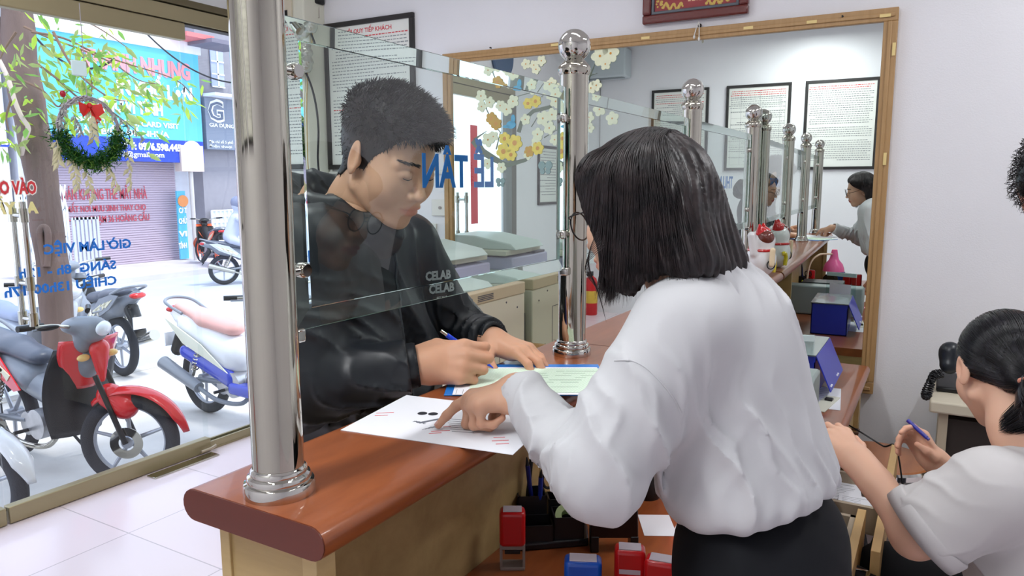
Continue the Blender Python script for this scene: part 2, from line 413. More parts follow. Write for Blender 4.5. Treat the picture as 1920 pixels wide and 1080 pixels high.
# ---------------------------------------------------------------- shell
XL_, XR_, YB = -3.5, 2.4, -1.2
b = MB(); b.box((XL_-.08, YB-.1, -.06), (XR_+.1, 3.6, 0)); structure(b.build('floor', M_tile))
b = MB(); b.box((XL_-.12, YB-.12, 3.0), (XR_+.1, 3.7, 3.1)); structure(b.build('ceiling', M_ceil))
b = MB(); P = [wallpt(-3.62, 0), wallpt(XR_, 0), wallpt(XR_, 0, -.12), wallpt(-3.62, 0, -.12)]
b.prism([(p[0], p[1]) for p in P], 0, 3.0); structure(b.build('wall_back', M_wall))
b = MB(); b.box((XL_, YB-.12, 0), (XR_, YB, 3.0)); structure(b.build('wall_front', M_wall))
b = MB(); b.box((XR_, YB-.12, 0), (XR_+.12, 3.5, 3.0)); structure(b.build('wall_right', M_wall))
b = MB(); b.box((XL_-.12, YB, 0), (XL_, .40, 3.0)); b.box((XL_-.12, .40, 2.40), (XL_, 3.35, 3.0)); structure(b.build('wall_left', M_wall))
# white pier in the corner beside the glass, cream light put into its colour
b = MB(); b.box((XL_, 3.19, 0), (-3.235, 3.36, 3.0)); structure(b.build('trim_1', M_wallc, bevel=.008))
# skirting under the mirror wall
b = MB(); P = [wallpt(-3.2, 0, .012), wallpt(XR_, 0, .012), wallpt(XR_, 0, 0), wallpt(-3.2, 0, 0)]
b.prism([(p[0], p[1]) for p in P], 0, .1); structure(b.build('baseboard_back', mat('skirting_tile', (190, 150, 140), .3)))
# ---------------------------------------------------------------- ceiling tube lamps
M_lampw = mat('lamp_housing', (235, 235, 235), .4); M_tube = mat('lit_tube', (255, 255, 250), .5, emit=(255, 252, 244), estr=6)
for i, (x, y) in enumerate(CEIL):
    t = thing('ceiling_lamp', (x, y, 2.94), 'white fluorescent batten on the ceiling, %s' % ('above the counter', 'above the seated clerk', 'above the customer floor', 'behind the clerks\' desk')[i], 'lamp', 'fluorescent battens on the ceiling')
    dx, dy = (.6, .035) if i % 2 == 0 else (.035, .6)
    MB().box((x-dx, y-dy, 2.955), (x+dx, y+dy, 3.0)).build('housing', M_lampw, t, bevel=.004)
    u = np.array([dx*.96 if i % 2 == 0 else 0, dy*.96 if i % 2 else 0, 0]); c = np.array([x, y, 2.962])
    MB().cyl(c-u, c+u, .013, 12).build('tube', M_tube, t)
# ---------------------------------------------------------------- glass front: header, sill, fixed pane, swing doors
M_pane = pane_mat('shop_glass', (.97, .985, .985), .9)
b = MB(); b.box((-3.56, .40, 2.326), (-3.46, 3.2, 2.40), 0); b.box((-3.57, .40, 2.405), (-3.45, 3.2, 2.44), 1); b.box((-3.535, .40, 2.318), (-3.475, 3.2, 2.327), 2)
structure(b.build('trim_2', [M_rail, M_rail2, M_seal], bevel=.003))
b = MB(); b.box((-3.55, 2.585, -.0), (-3.485, 3.2, .012), 0); b.box((-3.55, 2.585, .012), (-3.535, 3.2, .05), 0); b.box((-3.50, 2.585, .012), (-3.485, 3.2, .05), 0); b.box((-3.533, 2.59, .01), (-3.502, 3.2, .022), 1)
structure(b.build('trim_3', [M_rail, M_seal], bevel=.002))
w = bpy.data.objects.new('window_1', None); COL.objects.link(w); w.location = (-3.518, 2.9, .02); structure(w)
MB().box((-3.524, 2.575, .02), (-3.512, 3.19, 2.33)).build('glass_pane', M_pane, w)
MB().box((-3.545, 3.17, .01), (-3.49, 3.2, 2.33)).build('window_frame', M_rail, w, bevel=.002)
def door(n, y0, y1, handle):
    d = bpy.data.objects.new('door_%d' % n, None); COL.objects.link(d); d.location = (-3.49, (y0+y1)/2, .005); structure(d)
    MB().box((-3.496, y0, .06), (-3.484, y1, 2.26)).build('glass_pane', M_pane, d)
    b = MB(); b.box((-3.515, y0, .004), (-3.465, y1, .082)); b.build('bottom_rail', M_rail, d, bevel=.006, seg=3)
    b = MB(); b.box((-3.515, y0, 2.236), (-3.465, y1, 2.322)); b.build('top_rail', M_rail, d, bevel=.006, seg=3)
    b = MB(); yh = handle
    for s in (-1, 1):
        x = -3.49+s*.045
        b.tube([(x, yh, z) for z in np.linspace(.872, 1.42, 24)], .0135, 16)
        for z in (.90, 1.06, 1.36): b.cyl((x, yh, z-.03), (x, yh, z+.03), .0185, 16, 1)
    for z in (.90, 1.06, 1.36): b.cyl((-3.55, yh, z), (-3.43, yh, z), .011, 12)
    h = b.build('door_handle', [M_chrome2, M_chrome], d)
    # dark plastic thumb knob at the foot of the handle
    MB().ball((-3.40, yh+.035, .86), 1, 16, sc=(.018, .05, .012)).build('knob', M_black, h)
    return d
d1 = door(1, 1.535, 2.578, 1.70)
d2 = door(2, .50, 1.525, 1.36)
b = MB(); b.box((-3.55, .40, 0), (-3.45, .495, 2.33)); structure(b.build('trim_4', mat('grey_aluminium', (120, 118, 112), .35, .6), bevel=.004))
# floor spring cover plate below the door
t = thing('floor_hinge', (-3.42, 2.42, 0), 'brushed steel floor hinge plate below the glass door', 'door hinge')
MB().box((-3.445, 2.17, .0), (-3.375, 2.56, .008)).build('cover_plate', M_chrome, t, bevel=.002)
MB().tube([(-3.46, 2.60, .03), (-3.44, 2.585, .035), (-3.43, 2.55, .033), (-3.435, 2.49, .03)], .008, 10).build('pivot_arm', mat('cast_alloy', (186, 170, 150), .4, .7), t)
# lettering on the door, read from the street (so reversed from inside)
Yd = np.array([0, 1., 0])
def facade_text(s, px0, px1, m, size, sq=1., rev=True, bold=0., off=.0):
    a = onX(px0[0], px0[1], -3.482); c = onX(px1[0], px1[1], -3.482); o = (a+c)/2
    V, F = text(s, size, (0, 0, 0), (0, 1, 0), (0, 0, 1), m, depth=.0004, bold=bold)
    w_ = V[:, 1].max()-V[:, 1].min(); want = abs(c[1]-a[1]); V[:, 1] *= want/w_*(-1 if rev else 1)
    if rev: F = [f[::-1] for f in F]
    sl = (c[2]-a[2])/(c[1]-a[1]); V[:, 2] += V[:, 1]*sl*0
    return V+np.array([-3.482+off, o[1], o[2]]), F
M_letb = mat('blue_letters', (38, 120, 214), .5); M_letr = mat('red_letters', (214, 64, 72), .5); M_lety = mat('yellow_letters', (236, 226, 160), .5); M_letw = mat('white_letter_outline', (250, 245, 240), .5)
text_obj([facade_text('GIỜ LÀM VIỆC', (82, 468), (246, 458), M_letb, .062, bold=.0022), facade_text('SÁNG  8h - 12h', (36, 514), (218, 497), M_letb, .058, bold=.002), facade_text('CHIỀU 13h00-17h', (8, 548), (219, 528), M_letb, .058, bold=.002)], M_letb, 'opening_hours_lettering', d1)
def word_at(s, y0, y1, z, size, m, name, bold, x=-3.482, rev=False):
    V, F = text(s, size, (0, 0, 0), (0, 1, 0), (0, 0, 1), m, depth=.0004, bold=bold)
    V[:, 1] -= V[:, 1].mean(); w_ = V[:, 1].max()-V[:, 1].min(); V[:, 1] = (V[:, 1]-V[:, 1].min())/w_*(y1-y0)
    return V+np.array([x, y0, z]), F
zt1 = onX(40, 353, -3.482); zt2 = onX(40, 391, -3.482)
text_obj([word_at('KÉO VÀO', 1.575, onX(70, 353, -3.482)[1], zt1[2], .075, M_letw, 'o', .008, -3.4828)], M_letw, 'letter_outline', d1)
text_obj([word_at('KÉO VÀO', 1.58, onX(68, 353, -3.482)[1], zt1[2],   .075, M_letr, 'o', .003, -3.4815)], M_letr, 'push_lettering', d1)
text_obj([word_at('ĐẨY RA', 1.56, onX(72, 391, -3.482)[1], zt2[2], .066, M_lety, 'o', .004, -3.482)], M_lety, 'pull_lettering', d1)
# red strip sticker on the second leaf
for z0_, z1_ in ((.35, 1.02), (1.14, 2.0)): MB().box((-3.483, 1.10, z0_), (-3.4815, 1.22, z1_)).build('red_sticker', mat('red_film', (216, 60, 74), .5), d2)

# ---------------------------------------------------------------- mirror
mir = thing('wall_mirror', wallpt(-1.29, .597, .02), 'large wall mirror in a thin light wood frame behind the counter', 'mirror')
def wbox(b, x0, x1, z0, z1, o0, o1, mi=0):
    c = wallpt((x0+x1)/2, (z0+z1)/2, (o0+o1)/2); return b.obox(c, ((x1-x0)/math.cos(WA), o1-o0, z1-z0), np.array([WX, WN, UP]), mi)
mx0, mx1, mz0, mz1 = -2.380, -.199, .597, 2.183; fw = .052
wbox(MB(), mx0+.02, mx1-.02, mz0+.02, mz1-.02, .004, .020).build('mirror_glass', M_mirror, mir)
for (x0, x1, z0, z1) in ((mx0, mx1, mz1-fw, mz1), (mx0, mx1, mz0, mz0+fw), (mx0, mx0+fw, mz0+fw, mz1-fw), (mx1-fw, mx1, mz0+fw, mz1-fw)):
    b = MB(); wbox(b, x0, x1, z0, z1, .0, .034)
    hz = (x1-x0) > (z1-z0)
    if hz: wbox(b, x0+.012, x1-.012, z0+.016, z0+.032, .034, .040)
    else: wbox(b, x0+.016, x0+.032, z0, z1, .034, .040)
    b.build('frame_strip', M_frame, mir, bevel=.004, seg=2)
M_tape = mat('yellowed_tape', (232, 208, 142), .5)
for (u, v, hz) in ((1210, 71, 1), (1403, 52, 1), (1522, 41, 1), (1660, 29, 1), (1040, 84, 1), (1676, 92, 0), (1659, 298, 0)):
    p = onW(u, v, .041); b = MB(); s = (.04, .0012, .012) if hz else (.012, .0012, .05)
    b.obox(p, s, np.array([WX, WN, UP])); b.build('tape_strip', M_tape, mir)
# wire hook
h0 = onW(1312, 48, .006)
t = thing('coat_hook', h0, 'small white double wire hook at the mirror top edge', 'hook')
for s, dz in ((-1, .0), (1, -.006)):
    pts = [h0-WN*.002, h0-WN*.02+UP*.012, h0-WN*.03-UP*.01+WX*s*.006, h0-WN*.046-UP*.05+WX*s*.011-UP*.01*(s > 0)]
    MB().tube(pts, .0022, 8).ball(pts[-1]-UP*.006, 1, 12, sc=(.0055, .0055, .009)).build('prong', mat('white_enamel', (225, 222, 215), .3), t)
MB().ball(h0, .009, 12, sc=(1, .4, 1)).build('mount', M_black, t)
for i, (u, v) in enumerate(((921, 90), (1580, 31))):
    p = onW(u, v, .036); o = MB().cyl(p, p-WN*.012, .004, 8).build('nail', M_black); tag(o, ('black nail in the top left end of the mirror frame', 'black nail in the top right part of the mirror frame')[i], 'nail')

# ---------------------------------------------------------------- blossom stickers on the mirror
def sticker(name, polys, label, cat, group):
    """polys: (pixel centre u,v, kind, size, colour) laid on the mirror glass"""
    pass
def mpt(u, v, o=.0225): return onW(u, v, o)
def petalflower(b, u, v, r, n, cols, ang=0., o=.0225):
    c = mpt(u, v, o)
    for k in range(n):
        a = ang+2*PI*k/n; d = math.cos(a)*WX+math.sin(a)*UP; q = -math.sin(a)*WX+math.cos(a)*UP
        m = 10; P = [c+d*(r*(.52+.48*math.cos(t)))+q*(r*.42*math.sin(t)) for t in np.linspace(0, 2*PI, m, endpoint=False)]
        b.add(np.array(P)-WN*.0002*k, [tuple(range(m))[::-1]], cols[0], False)
    m = 12; P = [c-WN*.0016+(math.cos(t)*WX+math.sin(t)*UP)*r*(.30 if cols[0] else .13) for t in np.linspace(0, 2*PI, m, endpoint=False)]
    b.add(P, [tuple(range(m))[::-1]], cols[1], False)
M_st = [mat('cream_petal', (236, 240, 208), .6, var=.03, scale=40), mat('yellow_petal', (240, 216, 84), .6, var=.1, scale=40), mat('orange_heart', (214, 150, 60), .6), mat('branch_grey', (104, 116, 100), .6), mat('bird_blue', (70, 172, 214), .6), mat('butterfly_grey', (128, 160, 160), .6), mat('amber_petal', (206, 160, 50), .6)]
sp = thing('blossom_sticker', mpt(960, 300), 'decal of yellow blossom branches with small birds on the mirror glass', 'sticker')
br = MB()
def branch(pts, w0, w1):
    P = [mpt(*p, .0218) for p in pts]; n = len(P); L_, R_ = [], []
    for i in range(n):
        d = unit(P[min(i+1, n-1)]-P[max(i-1, 0)]); q = np.cross(d, WN); w = w0+(w1-w0)*i/(n-1); L_.append(P[i]+q*w/2); R_.append(P[i]-q*w/2)
    br.add(np.array(L_+R_), [(i, n+i, n+i+1, i+1) for i in range(n-1)], 0, False)
for pts, a, c in [([(888, 262), (905, 285), (930, 300), (950, 310), (985, 300), (990, 296)], .045, .012), ([(888, 262), (912, 246)], .012, .002), ([(972, 248), (978, 228), (1000, 208), (1034, 200)], .022, .018),
                  ([(983, 165), (990, 155), (1010, 158)], .02, .012), ([(925, 232), (912, 205), (911, 190)], .006, .003), ([(996, 238), (1016, 205)], .004, .002), ([(1020, 258), (1050, 240)], .005, .002), ([(935, 142), (923, 135)], .008, .003),
                  ([(930, 280), (938, 248), (925, 232)], .006, .004), ([(965, 182), (1000, 172), (1015, 160)], .004, .003), ([(1103, 150), (1116, 118)], .008, .003), ([(1105, 142), (1120, 137)], .004, .002), ([(1016, 250), (1030, 236)], .004, .002), ([(1015, 182), (1030, 163)], .005, .002)]:
    br = MB(); branch(pts, a, c); br.build('branch', M_st[3], sp)
fl = MB()
for u, v, r, k in [(902, 180, .035, 0), (903, 200, .03, 0), (918, 192, .032, 0), (938, 198, .03, 0), (950, 205, .035, 0), (962, 190, .035, 0), (944, 148, .04, 0), (957, 156, .03, 0), (1000, 165, .035, 0), (1018, 222, .04, 0), (1035, 215, .035, 0), (1008, 252, .035, 0), (1030, 240, .035, 0), (1042, 190, .035, 0), (1040, 262, .03, 0), (915, 262, .04, 0), (925, 256, .03, 0), (990, 290, .028, 0), (940, 314, .03, 0), (914, 307, .03, 0), (985, 224, .03, 0), (1005, 268, .03, 0), (1034, 156, .03, 0), (1046, 165, .025, 0),
                   (986, 120, .028, 0), (1001, 122, .026, 0), (1015, 114, .028, 0), (1005, 130, .026, 0), (1125, 105, .048, 0), (1145, 100, .045, 0), (1108, 165, .03, 0), (1118, 160, .03, 0), (1104, 220, .03, 0), (1124, 205, .035, 0), (1148, 222, .035, 0), (1106, 240, .025, 0), (1135, 120, .03, 0), (1030, 180, .02, 0)]:
    petalflower(fl, u, v, r, 5, (0, 2), u*.1)
for u, v, r, k in [(990, 194, .03, 1), (1004, 190, .032, 1), (946, 260, .035, 1), (965, 268, .045, 1), (944, 284, .045, 1), (958, 290, .035, 1), (1008, 278, .035, 1), (992, 284, .03, 6), (921, 222, .034, 6), (930, 232, .034, 6), (934, 158, .022, 6)]:
    petalflower(fl, u, v, r, 6, (3 if k == 6 else 1, 2), u*.13, .0232)
fl.build('blossoms', [M_st[0], M_st[1], M_st[2], M_st[6]], sp)
for i, (u, v) in enumerate(((958, 234), (973, 165))):
    bb = MB(); c = mpt(u, v, .0235)
    for (du, dv, ru, rv) in ((0, 0, .028, .020), (.012, .03, .012, .022), (-.028, -.008, .022, .008)):
        m = 14; s_ = .7 if i else 1; bb.add([c+WX*(du+ru*math.cos(t))*s_+UP*(dv+rv*math.sin(t))*s_-WN*.0003 for t in np.linspace(0, 2*PI, m, endpoint=False)], [tuple(range(m))[::-1]], 0, False)
    o = bb.build('bird', M_st[4], sp)
for i, (u, v, s_) in enumerate(((1022, 316, 1.), (938, 343, .7))):
    bb = MB(); c = mpt(u, v, .0235)
    for q in (-1, 1):
        for (du, dv, ru, rv) in ((.02, .016, .02, .022), (.016, -.014, .014, .015)):
            m = 10; bb.add([c+(WX*(q*du+ru*math.cos(t))+UP*(dv+rv*math.sin(t)))*s_-WN*.0003 for t in np.linspace(0, 2*PI, m, endpoint=False)], [tuple(range(m))[::-1]], 0, False)
    bb.build('butterfly', M_st[5], sp)

# ---------------------------------------------------------------- framed notices
def notice(name, c, w, h, right, nrm, label, head, lines, cat='framed notice', group=None, table=False, seed=1, fw=.028, redrows=()):
    """nrm points away from the wall"""
    rs = random.Random(seed); t = thing(name, c-UP*h/2, label, cat, group); R = unit(right); Nn = unit(nrm); Bm = np.array([R, Nn, UP])
    b = MB(); b.obox(c+Nn*.008, (w-.01, .006, h-.01), Bm); b.build('sheet', mat('notice_paper', (236, 238, 232), .35), t)
    for (dx, dz, sx, sz) in ((0, h/2-fw/2, w, fw), (0, -h/2+fw/2, w, fw), (-w/2+fw/2, 0, fw, h-2*fw), (w/2-fw/2, 0, fw, h-2*fw)):
        MB().obox(c+R*dx+UP*dz+Nn*.011, (sx, .022, sz), Bm).build('frame_bar', M_pframe, t, bevel=.003)
    o = c+Nn*.0118; W2 = w-2*fw-.05; top = h/2-fw-.035; bk, bd, bb_ = MB(), MB(), MB()
    its = [text(hd, sz, o+UP*(top-dz), R, UP, M_red, depth=.0002, bold=.0006) for hd, sz, dz in head]
    if its: text_obj(its, M_red, 'heading', t)
    z = top-(head[-1][2]+.03 if head else 0)
    zmin = -h/2+fw+.03; n = int((z-zmin)/lines)
    for k in range(n):
        zz = z-k*lines; red = k in redrows; x = -W2/2+(rs.random() < .2)*.03; end = W2/2-(rs.random() < .3)*rs.random()*.5*W2
        if rs.random() < .04: continue
        while x < end:
            wd_ = rs.uniform(.008, .024); hh = lines*.34
            P = o+R*(x+wd_/2)+UP*zz+Nn*.0003
            (bd if red else bk).obox(P, (wd_, .0003, hh*rs.uniform(.7, 1)), Bm); x += wd_+.006
    if table:
        for x in (-W2/2, -W2/2+.05, -.02, W2/2-.1, W2/2): bb_.obox(o+R*x+UP*(z+zmin)/2, (.002, .0003, z-zmin), Bm)
        for k in range(12): bb_.obox(o+UP*(z+(zmin-z)*k/11), (W2, .0003, .0015), Bm)
    bk.build('printed_lines', mat('grey_print', (146, 152, 154), .7), t)
    if bd.n: bd.build('red_printed_lines', M_red, t)
    if bb_.n: bb_.build('ruled_grid', mat('grey_print', (146, 152, 154), .7), t)
    return t
pc = (wallpt(-3.2307, 2.4263)+wallpt(-2.5787, 1.5795))/2
notice('wall_notice', pc, .652, .847, WX, -WN, 'black framed house rules notice on the wall behind the young man', [('NỘI QUY TIẾP KHÁCH', .034, .0)], .0185, redrows=(0, 22), seed=3)
# notices on the wall behind the camera, seen in the mirror
for i, (x0, x1, lab, tb, rr, sd) in enumerate(((-1.03, -.36, 'right hand framed notice seen in the mirror, with plain text', False, (0, 1), 11), (-1.80, -1.16, 'middle framed notice seen in the mirror, with a red headed table', True, (0, 1, 2), 12), (-2.60, -1.98, 'left framed notice seen in the mirror, behind the third post', False, (0, 1, 4), 13))):
    notice('wall_notice', np.array([(x0+x1)/2, YB, 2.06]), x1-x0, .87, (-1, 0, 0), (0, 1, 0), lab, [], .021, table=tb, redrows=rr, seed=sd, group=None)
notice('wall_notice', np.array([XL_, -.42, 1.58]), .5, .62, (0, 1, 0), (1, 0, 0), 'small framed sheet on the street side wall seen low in the mirror', [], .03, seed=5)
# certificate in a carved dark frame, above the mirror
cw0, cw1 = onW(1208, 48)[0], onW(1405, 28)[0]; cb = onW(1300, 39)[2]; cc = wallpt((cw0+cw1)/2, cb+.17, .0)
t = thing('certificate', cc-UP*.17, 'red and gold certificate in a carved mahogany frame above the mirror', 'framed certificate')
Bw = np.array([WX, WN, UP]); w_, h_ = (cw1-cw0), .34
M_mah = mat('mahogany', (98, 34, 30), .25, coat=.5, bump=.1, bscale=90); M_slip = mat('grey_slip', (86, 92, 100), .3)
MB().obox(cc-WN*.012, (w_-.02, .008, h_-.02), Bw).build('certificate_sheet', mat('crimson_board', (150, 58, 62), .5, var=.08, scale=30), t)
for (dx, dz, sx, sz) in ((0, h_/2-.02, w_, .04), (0, -h_/2+.02, w_, .04), (-w_/2+.02, 0, .04, h_-.08), (w_/2-.02, 0, .04, h_-.08)):
    MB().obox(cc+WX*dx+UP*dz-WN*.018, (sx, .036, sz), Bw).build('frame_bar', M_mah, t, bevel=.008, seg=3)
for (dx, dz, sx, sz) in ((0, h_/2-.047, w_-.08, .014), (0, -h_/2+.047, w_-.08, .014), (-w_/2+.047, 0, .014, h_-.09), (w_/2-.047, 0, .014, h_-.09)):
    MB().obox(cc+WX*dx+UP*dz-WN*.02, (sx, .012, sz), Bw).build('slip', M_slip, t, bevel=.003)
b = MB(); rs = random.Random(4)
for q in (-1, 1):      # gilt scrollwork in the lower corners
    for k in range(46):
        a = k/45.; x = q*(w_/2-.065-a*.12); z = -h_/2+.066+.012*math.sin(a*22)+.02*(1-a)**2+(.05*max(0, .25-a)*rs.random()*8)
        p = cc+WX*x+UP*z-WN*.0165; b.ball(p, .004+.004*rs.random(), 8, sc=(1, .3, 1))
    for k in range(14): p = cc+WX*q*(w_/2-.068+.006*math.sin(k*1.3))+UP*(-h_/2+.075+k*.012)-WN*.0165; b.ball(p, .005, 8, sc=(1, .3, 1))
    b.build('gilt_scrollwork', mat('gilt', (212, 180, 96), .5), t); b = MB()
b = MB()
for r_, (z, x0, x1) in enumerate(((-.062, -.11, .09), (-.085, -.03, .06), (-.042, -.13, .12), (-.02, -.12, .12), (.01, -.1, .1))):
    x = x0
    while x < x1: l = rs.uniform(.006, .018); b.obox(cc+WX*(x+l/2)+UP*(z+.004*rs.random())-WN*.0164, (l, .0006, .006), Bw); x += l+.005
b.build('gilt_writing', mat('gilt_ink', (226, 190, 150), .5), t)

# ---------------------------------------------------------------- services in the corner
p = onW(575, 5, .0)
t = thing('adapter_plug', wallpt(-3.30, 2.50), 'black power adapter and plugs on the wall above the counter corner', 'electrical fitting')
MB().obox(wallpt(-3.275, 2.585, .04), (.11, .07, .10), Bw).build('adapter', M_black, t, bevel=.01)
MB().obox(wallpt(-3.30, 2.66, .03), (.14, .05, .06), Bw).build('socket_block', mat('charcoal', (52, 46, 44), .5), t, bevel=.006)
for k in range(3): MB().tube([wallpt(-3.30+.03*k, 2.53, .04), wallpt(-3.29+.03*k, 2.49-.015*k, .05), wallpt(-3.31, 2.44, .03)], .0035, 8).build('wire', mat('pale_wire', (196, 190, 178), .5), t)
t = thing('switch_plate', (-3.36, 3.186, 2.38), 'ivory socket plate high on the cream-lit pier', 'electrical socket')
MB().box((-3.40, 3.176, 2.38), (-3.32, 3.19, 2.56)).build('plate', mat('ivory_plastic', (222, 212, 190), .4), t, bevel=.003)
MB().box((-3.375, 3.172, 2.44), (-3.35, 3.177, 2.49)).build('rocker', M_black, t)
pts = [onY(u, v, 3.15) for u, v in ((535, 118), (556, 122), (575, 140), (590, 185), (597, 240), (596, 300), (602, 345), (612, 372), (640, 470), (650, 600))]
def smooth_path(P, n=60):
    P = np.array(P); t = np.linspace(0, len(P)-1, n); out = []
    for v in t:
        i = min(int(v), len(P)-2); f = v-i; a = P[max(i-1, 0)]; b_ = P[i]; c = P[i+1]; d = P[min(i+2, len(P)-1)]
        out.append(.5*((2*b_)+(-a+c)*f+(2*a-5*b_+4*c-d)*f*f+(-a+3*b_-3*c+d)*f**3))
    return np.array(out)
o = MB().tube(smooth_path(pts), .006, 10).build('power_cable', M_black); tag(o, 'thick black cable hanging down the cream-lit pier', 'cable')
for k, (u, lab) in enumerate(((571, 'thin cream wire down the pier, left one'), (575, 'thin tan wire down the pier, right one'))):
    P = [onY(u+dx, v, 3.18) for v, dx in ((50, 0), (120, 2), (200, 0), (300, 2), (360, 6), (440, 10))]
    o = MB().tube(smooth_path(P, 30), .003, 8).build('thin_wire', mat(('cream_wire', 'tan_wire')[k], ((214, 206, 178), (190, 160, 96))[k], .5)); tag(o, lab, 'cable')
# dented foil duct elbow
t = thing('duct_elbow', onY(552, 128, 3.12)-UP*.06, 'shiny dented foil duct with a grey clamp at the top of the pier', 'duct')
P = smooth_path([onY(u, v, 3.13) for u, v in ((535, 60), (560, 70), (574, 100), (572, 125), (548, 140))], 26)
rr_ = np.array([.035+.006*math.sin(i*2.1)+.004*math.sin(i*5.3) for i in range(26)])
MB().tube(P, rr_, 18).build('foil_sleeve', mat('crumpled_foil', (196, 196, 186), .25, .8, bump=.8, bscale=40), t)
MB().tube([onY(543, 122, 3.08), onY(553, 133, 3.06)], .022, 16).build('clamp', M_chrome, t)
# white cable conduit below the notice, with its junction knob
t = thing('cable_trunking', wallpt(-2.9, 1.545), 'white plastic cable trunking running along the wall below the house rules', 'cable trunking')
b = MB(); wbox(b, -3.23, -2.40, 1.545, 1.568, 0, .016); b.build('duct_strip', mat('white_plastic', (226, 226, 220), .4), t, bevel=.003)
b = MB(); wbox(b, -3.225, -3.205, .9, 2.4, 0, .014); b.build('vertical_strip', mat('white_plastic', (226, 226, 220), .4), t, bevel=.002)
for i, (u0, v0, u1, v1, lab) in enumerate(((811, 374, 838, 405, 'upper white switch plate beside the mirror frame'), (783, 418, 820, 446, 'lower white socket plate beside the mirror frame'))):
    a = onW(u0, v0); c = onW(u1, v1); t = thing('switch_plate', wallpt(a[0], c[2]), lab, 'electrical switch')
    b = MB(); wbox(b, a[0], c[0], c[2], a[2], 0, .012); b.build('plate', mat('white_plastic', (226, 226, 220), .4), t, bevel=.003)
    b = MB(); p_ = wallpt(a[0]+(c[0]-a[0])*.62, (a[2]+c[2])/2, .013); b.cyl(p_, p_-WN*.006, .009, 14); b.build('dial', mat('grey_plastic', (150, 150, 148), .4), t)

# ---------------------------------------------------------------- air conditioner and wall clock (seen in the mirror)
t = thing('air_conditioner', (-3.1, YB, 2.62), 'grey split air conditioner high on the wall, seen at the mirror top left', 'air conditioner')
MB().box((-3.5, YB, 2.64), (-2.84, YB+.22, 2.95)).build('housing', mat('aircon_grey', (196, 206, 210), .4), t, bevel=.02, seg=3)
MB().box((-3.46, YB+.1, 2.636), (-2.88, YB+.2, 2.645)).build('louvre', mat('aircon_dark', (120, 130, 134), .4), t)
MB().tube([(-3.2, YB+.01, 2.64), (-3.2, YB+.012, 1.9), (-3.19, YB+.01, 1.2)], .006, 8).build('drain_pipe', mat('grey_plastic', (150, 150, 148), .4), t)
t = thing('wall_clock', (XL_, .62, 2.62-.19), 'round white wall clock with blue rim seen at the mirror top left corner', 'clock')
c0 = np.array([XL_, .62, 2.66]); MB().lathe([(.19, 0), (.2, .02), (.19, .035), (.17, .03)], c0, (1, 0, 0), 40).build('rim', mat('clock_rim', (90, 110, 140), .3), t)
MB().lathe([(.172, .0), (.172, .022)], c0, (1, 0, 0), 40).build('dial', mat('clock_face', (206, 212, 220), .4), t)
for a, l in ((.7, .1), (3.6, .14), (4.4, .09)): MB().tube([c0+(.026, 0, 0), c0+np.array([.026, math.sin(a)*l, math.cos(a)*l])], .003, 6).build('clock_hand', M_black, t)
# ---------------------------------------------------------------- reception counter
cnt = thing('reception_counter', (-.70, 1.95, 0), 'long narrow wooden reception counter with a rounded cherry top', 'counter')
ct0, ct1, cy0, cy1 = -.833, -.582, .572, 3.385; th = .043
def bullnose(x0, x1, zt, t, n=10):
    r = t/2; P = [(x1-r+r*math.cos(a), zt-r+r*math.sin(a)) for a in np.linspace(-PI/2, PI/2, n)]
    return P+[(x0+r+r*math.cos(a), zt-r+r*math.sin(a)) for a in np.linspace(PI/2, 1.5*PI, n)]
BXZ = np.array([[1, 0, 0], [0, 0, 1], [0, -1, 0.]])   # local x->X, y->Z, extrude -> -Y
b = MB(); b.prism(bullnose(ct0, ct1, 1.10, th), -cy1, -(cy0+.002), BXZ, smooth=True); b.build('counter_top', M_top, cnt, angle=30)
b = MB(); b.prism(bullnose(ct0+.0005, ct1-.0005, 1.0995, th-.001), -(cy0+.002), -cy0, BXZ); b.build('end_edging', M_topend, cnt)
zc0 = 1.10-th
# near end plate, with its two solid edging strips
MB().box((-.772, cy0+.024, 0), (-.640, cy0+.042, zc0)).build('end_panel', M_maple, cnt)
MB().box((-.790, cy0+.020, 0), (-.772, cy0+.060, zc0)).build('edging_strip', M_maple2, cnt, bevel=.001)
MB().box((-.640, cy0+.020, 0), (-.616, cy0+.052, zc0)).build('edging_strip', M_maple2, cnt, bevel=.001)
MB().box((-.790, cy0+.06, 0), (-.772, cy1, zc0)).build('customer_panel', M_maple, cnt)
for k, (a, c) in enumerate(((cy0+.042, 1.385), (1.388, 2.25), (2.253, cy1))):
    MB().box((-.755, a, 0), (-.737, c, zc0)).build('clerk_panel', M_maple, cnt, bevel=.0008)
MB().box((-.772, 2.9, .75), (-.605, 2.92, zc0)).build('support_panel', M_maple, cnt)
# slab joint in the top, beside the second post
MB().box((ct0+.01, 1.62, 1.0995), (ct1-.002, 1.6215, 1.1005)).build('top_joint', M_topend, cnt)

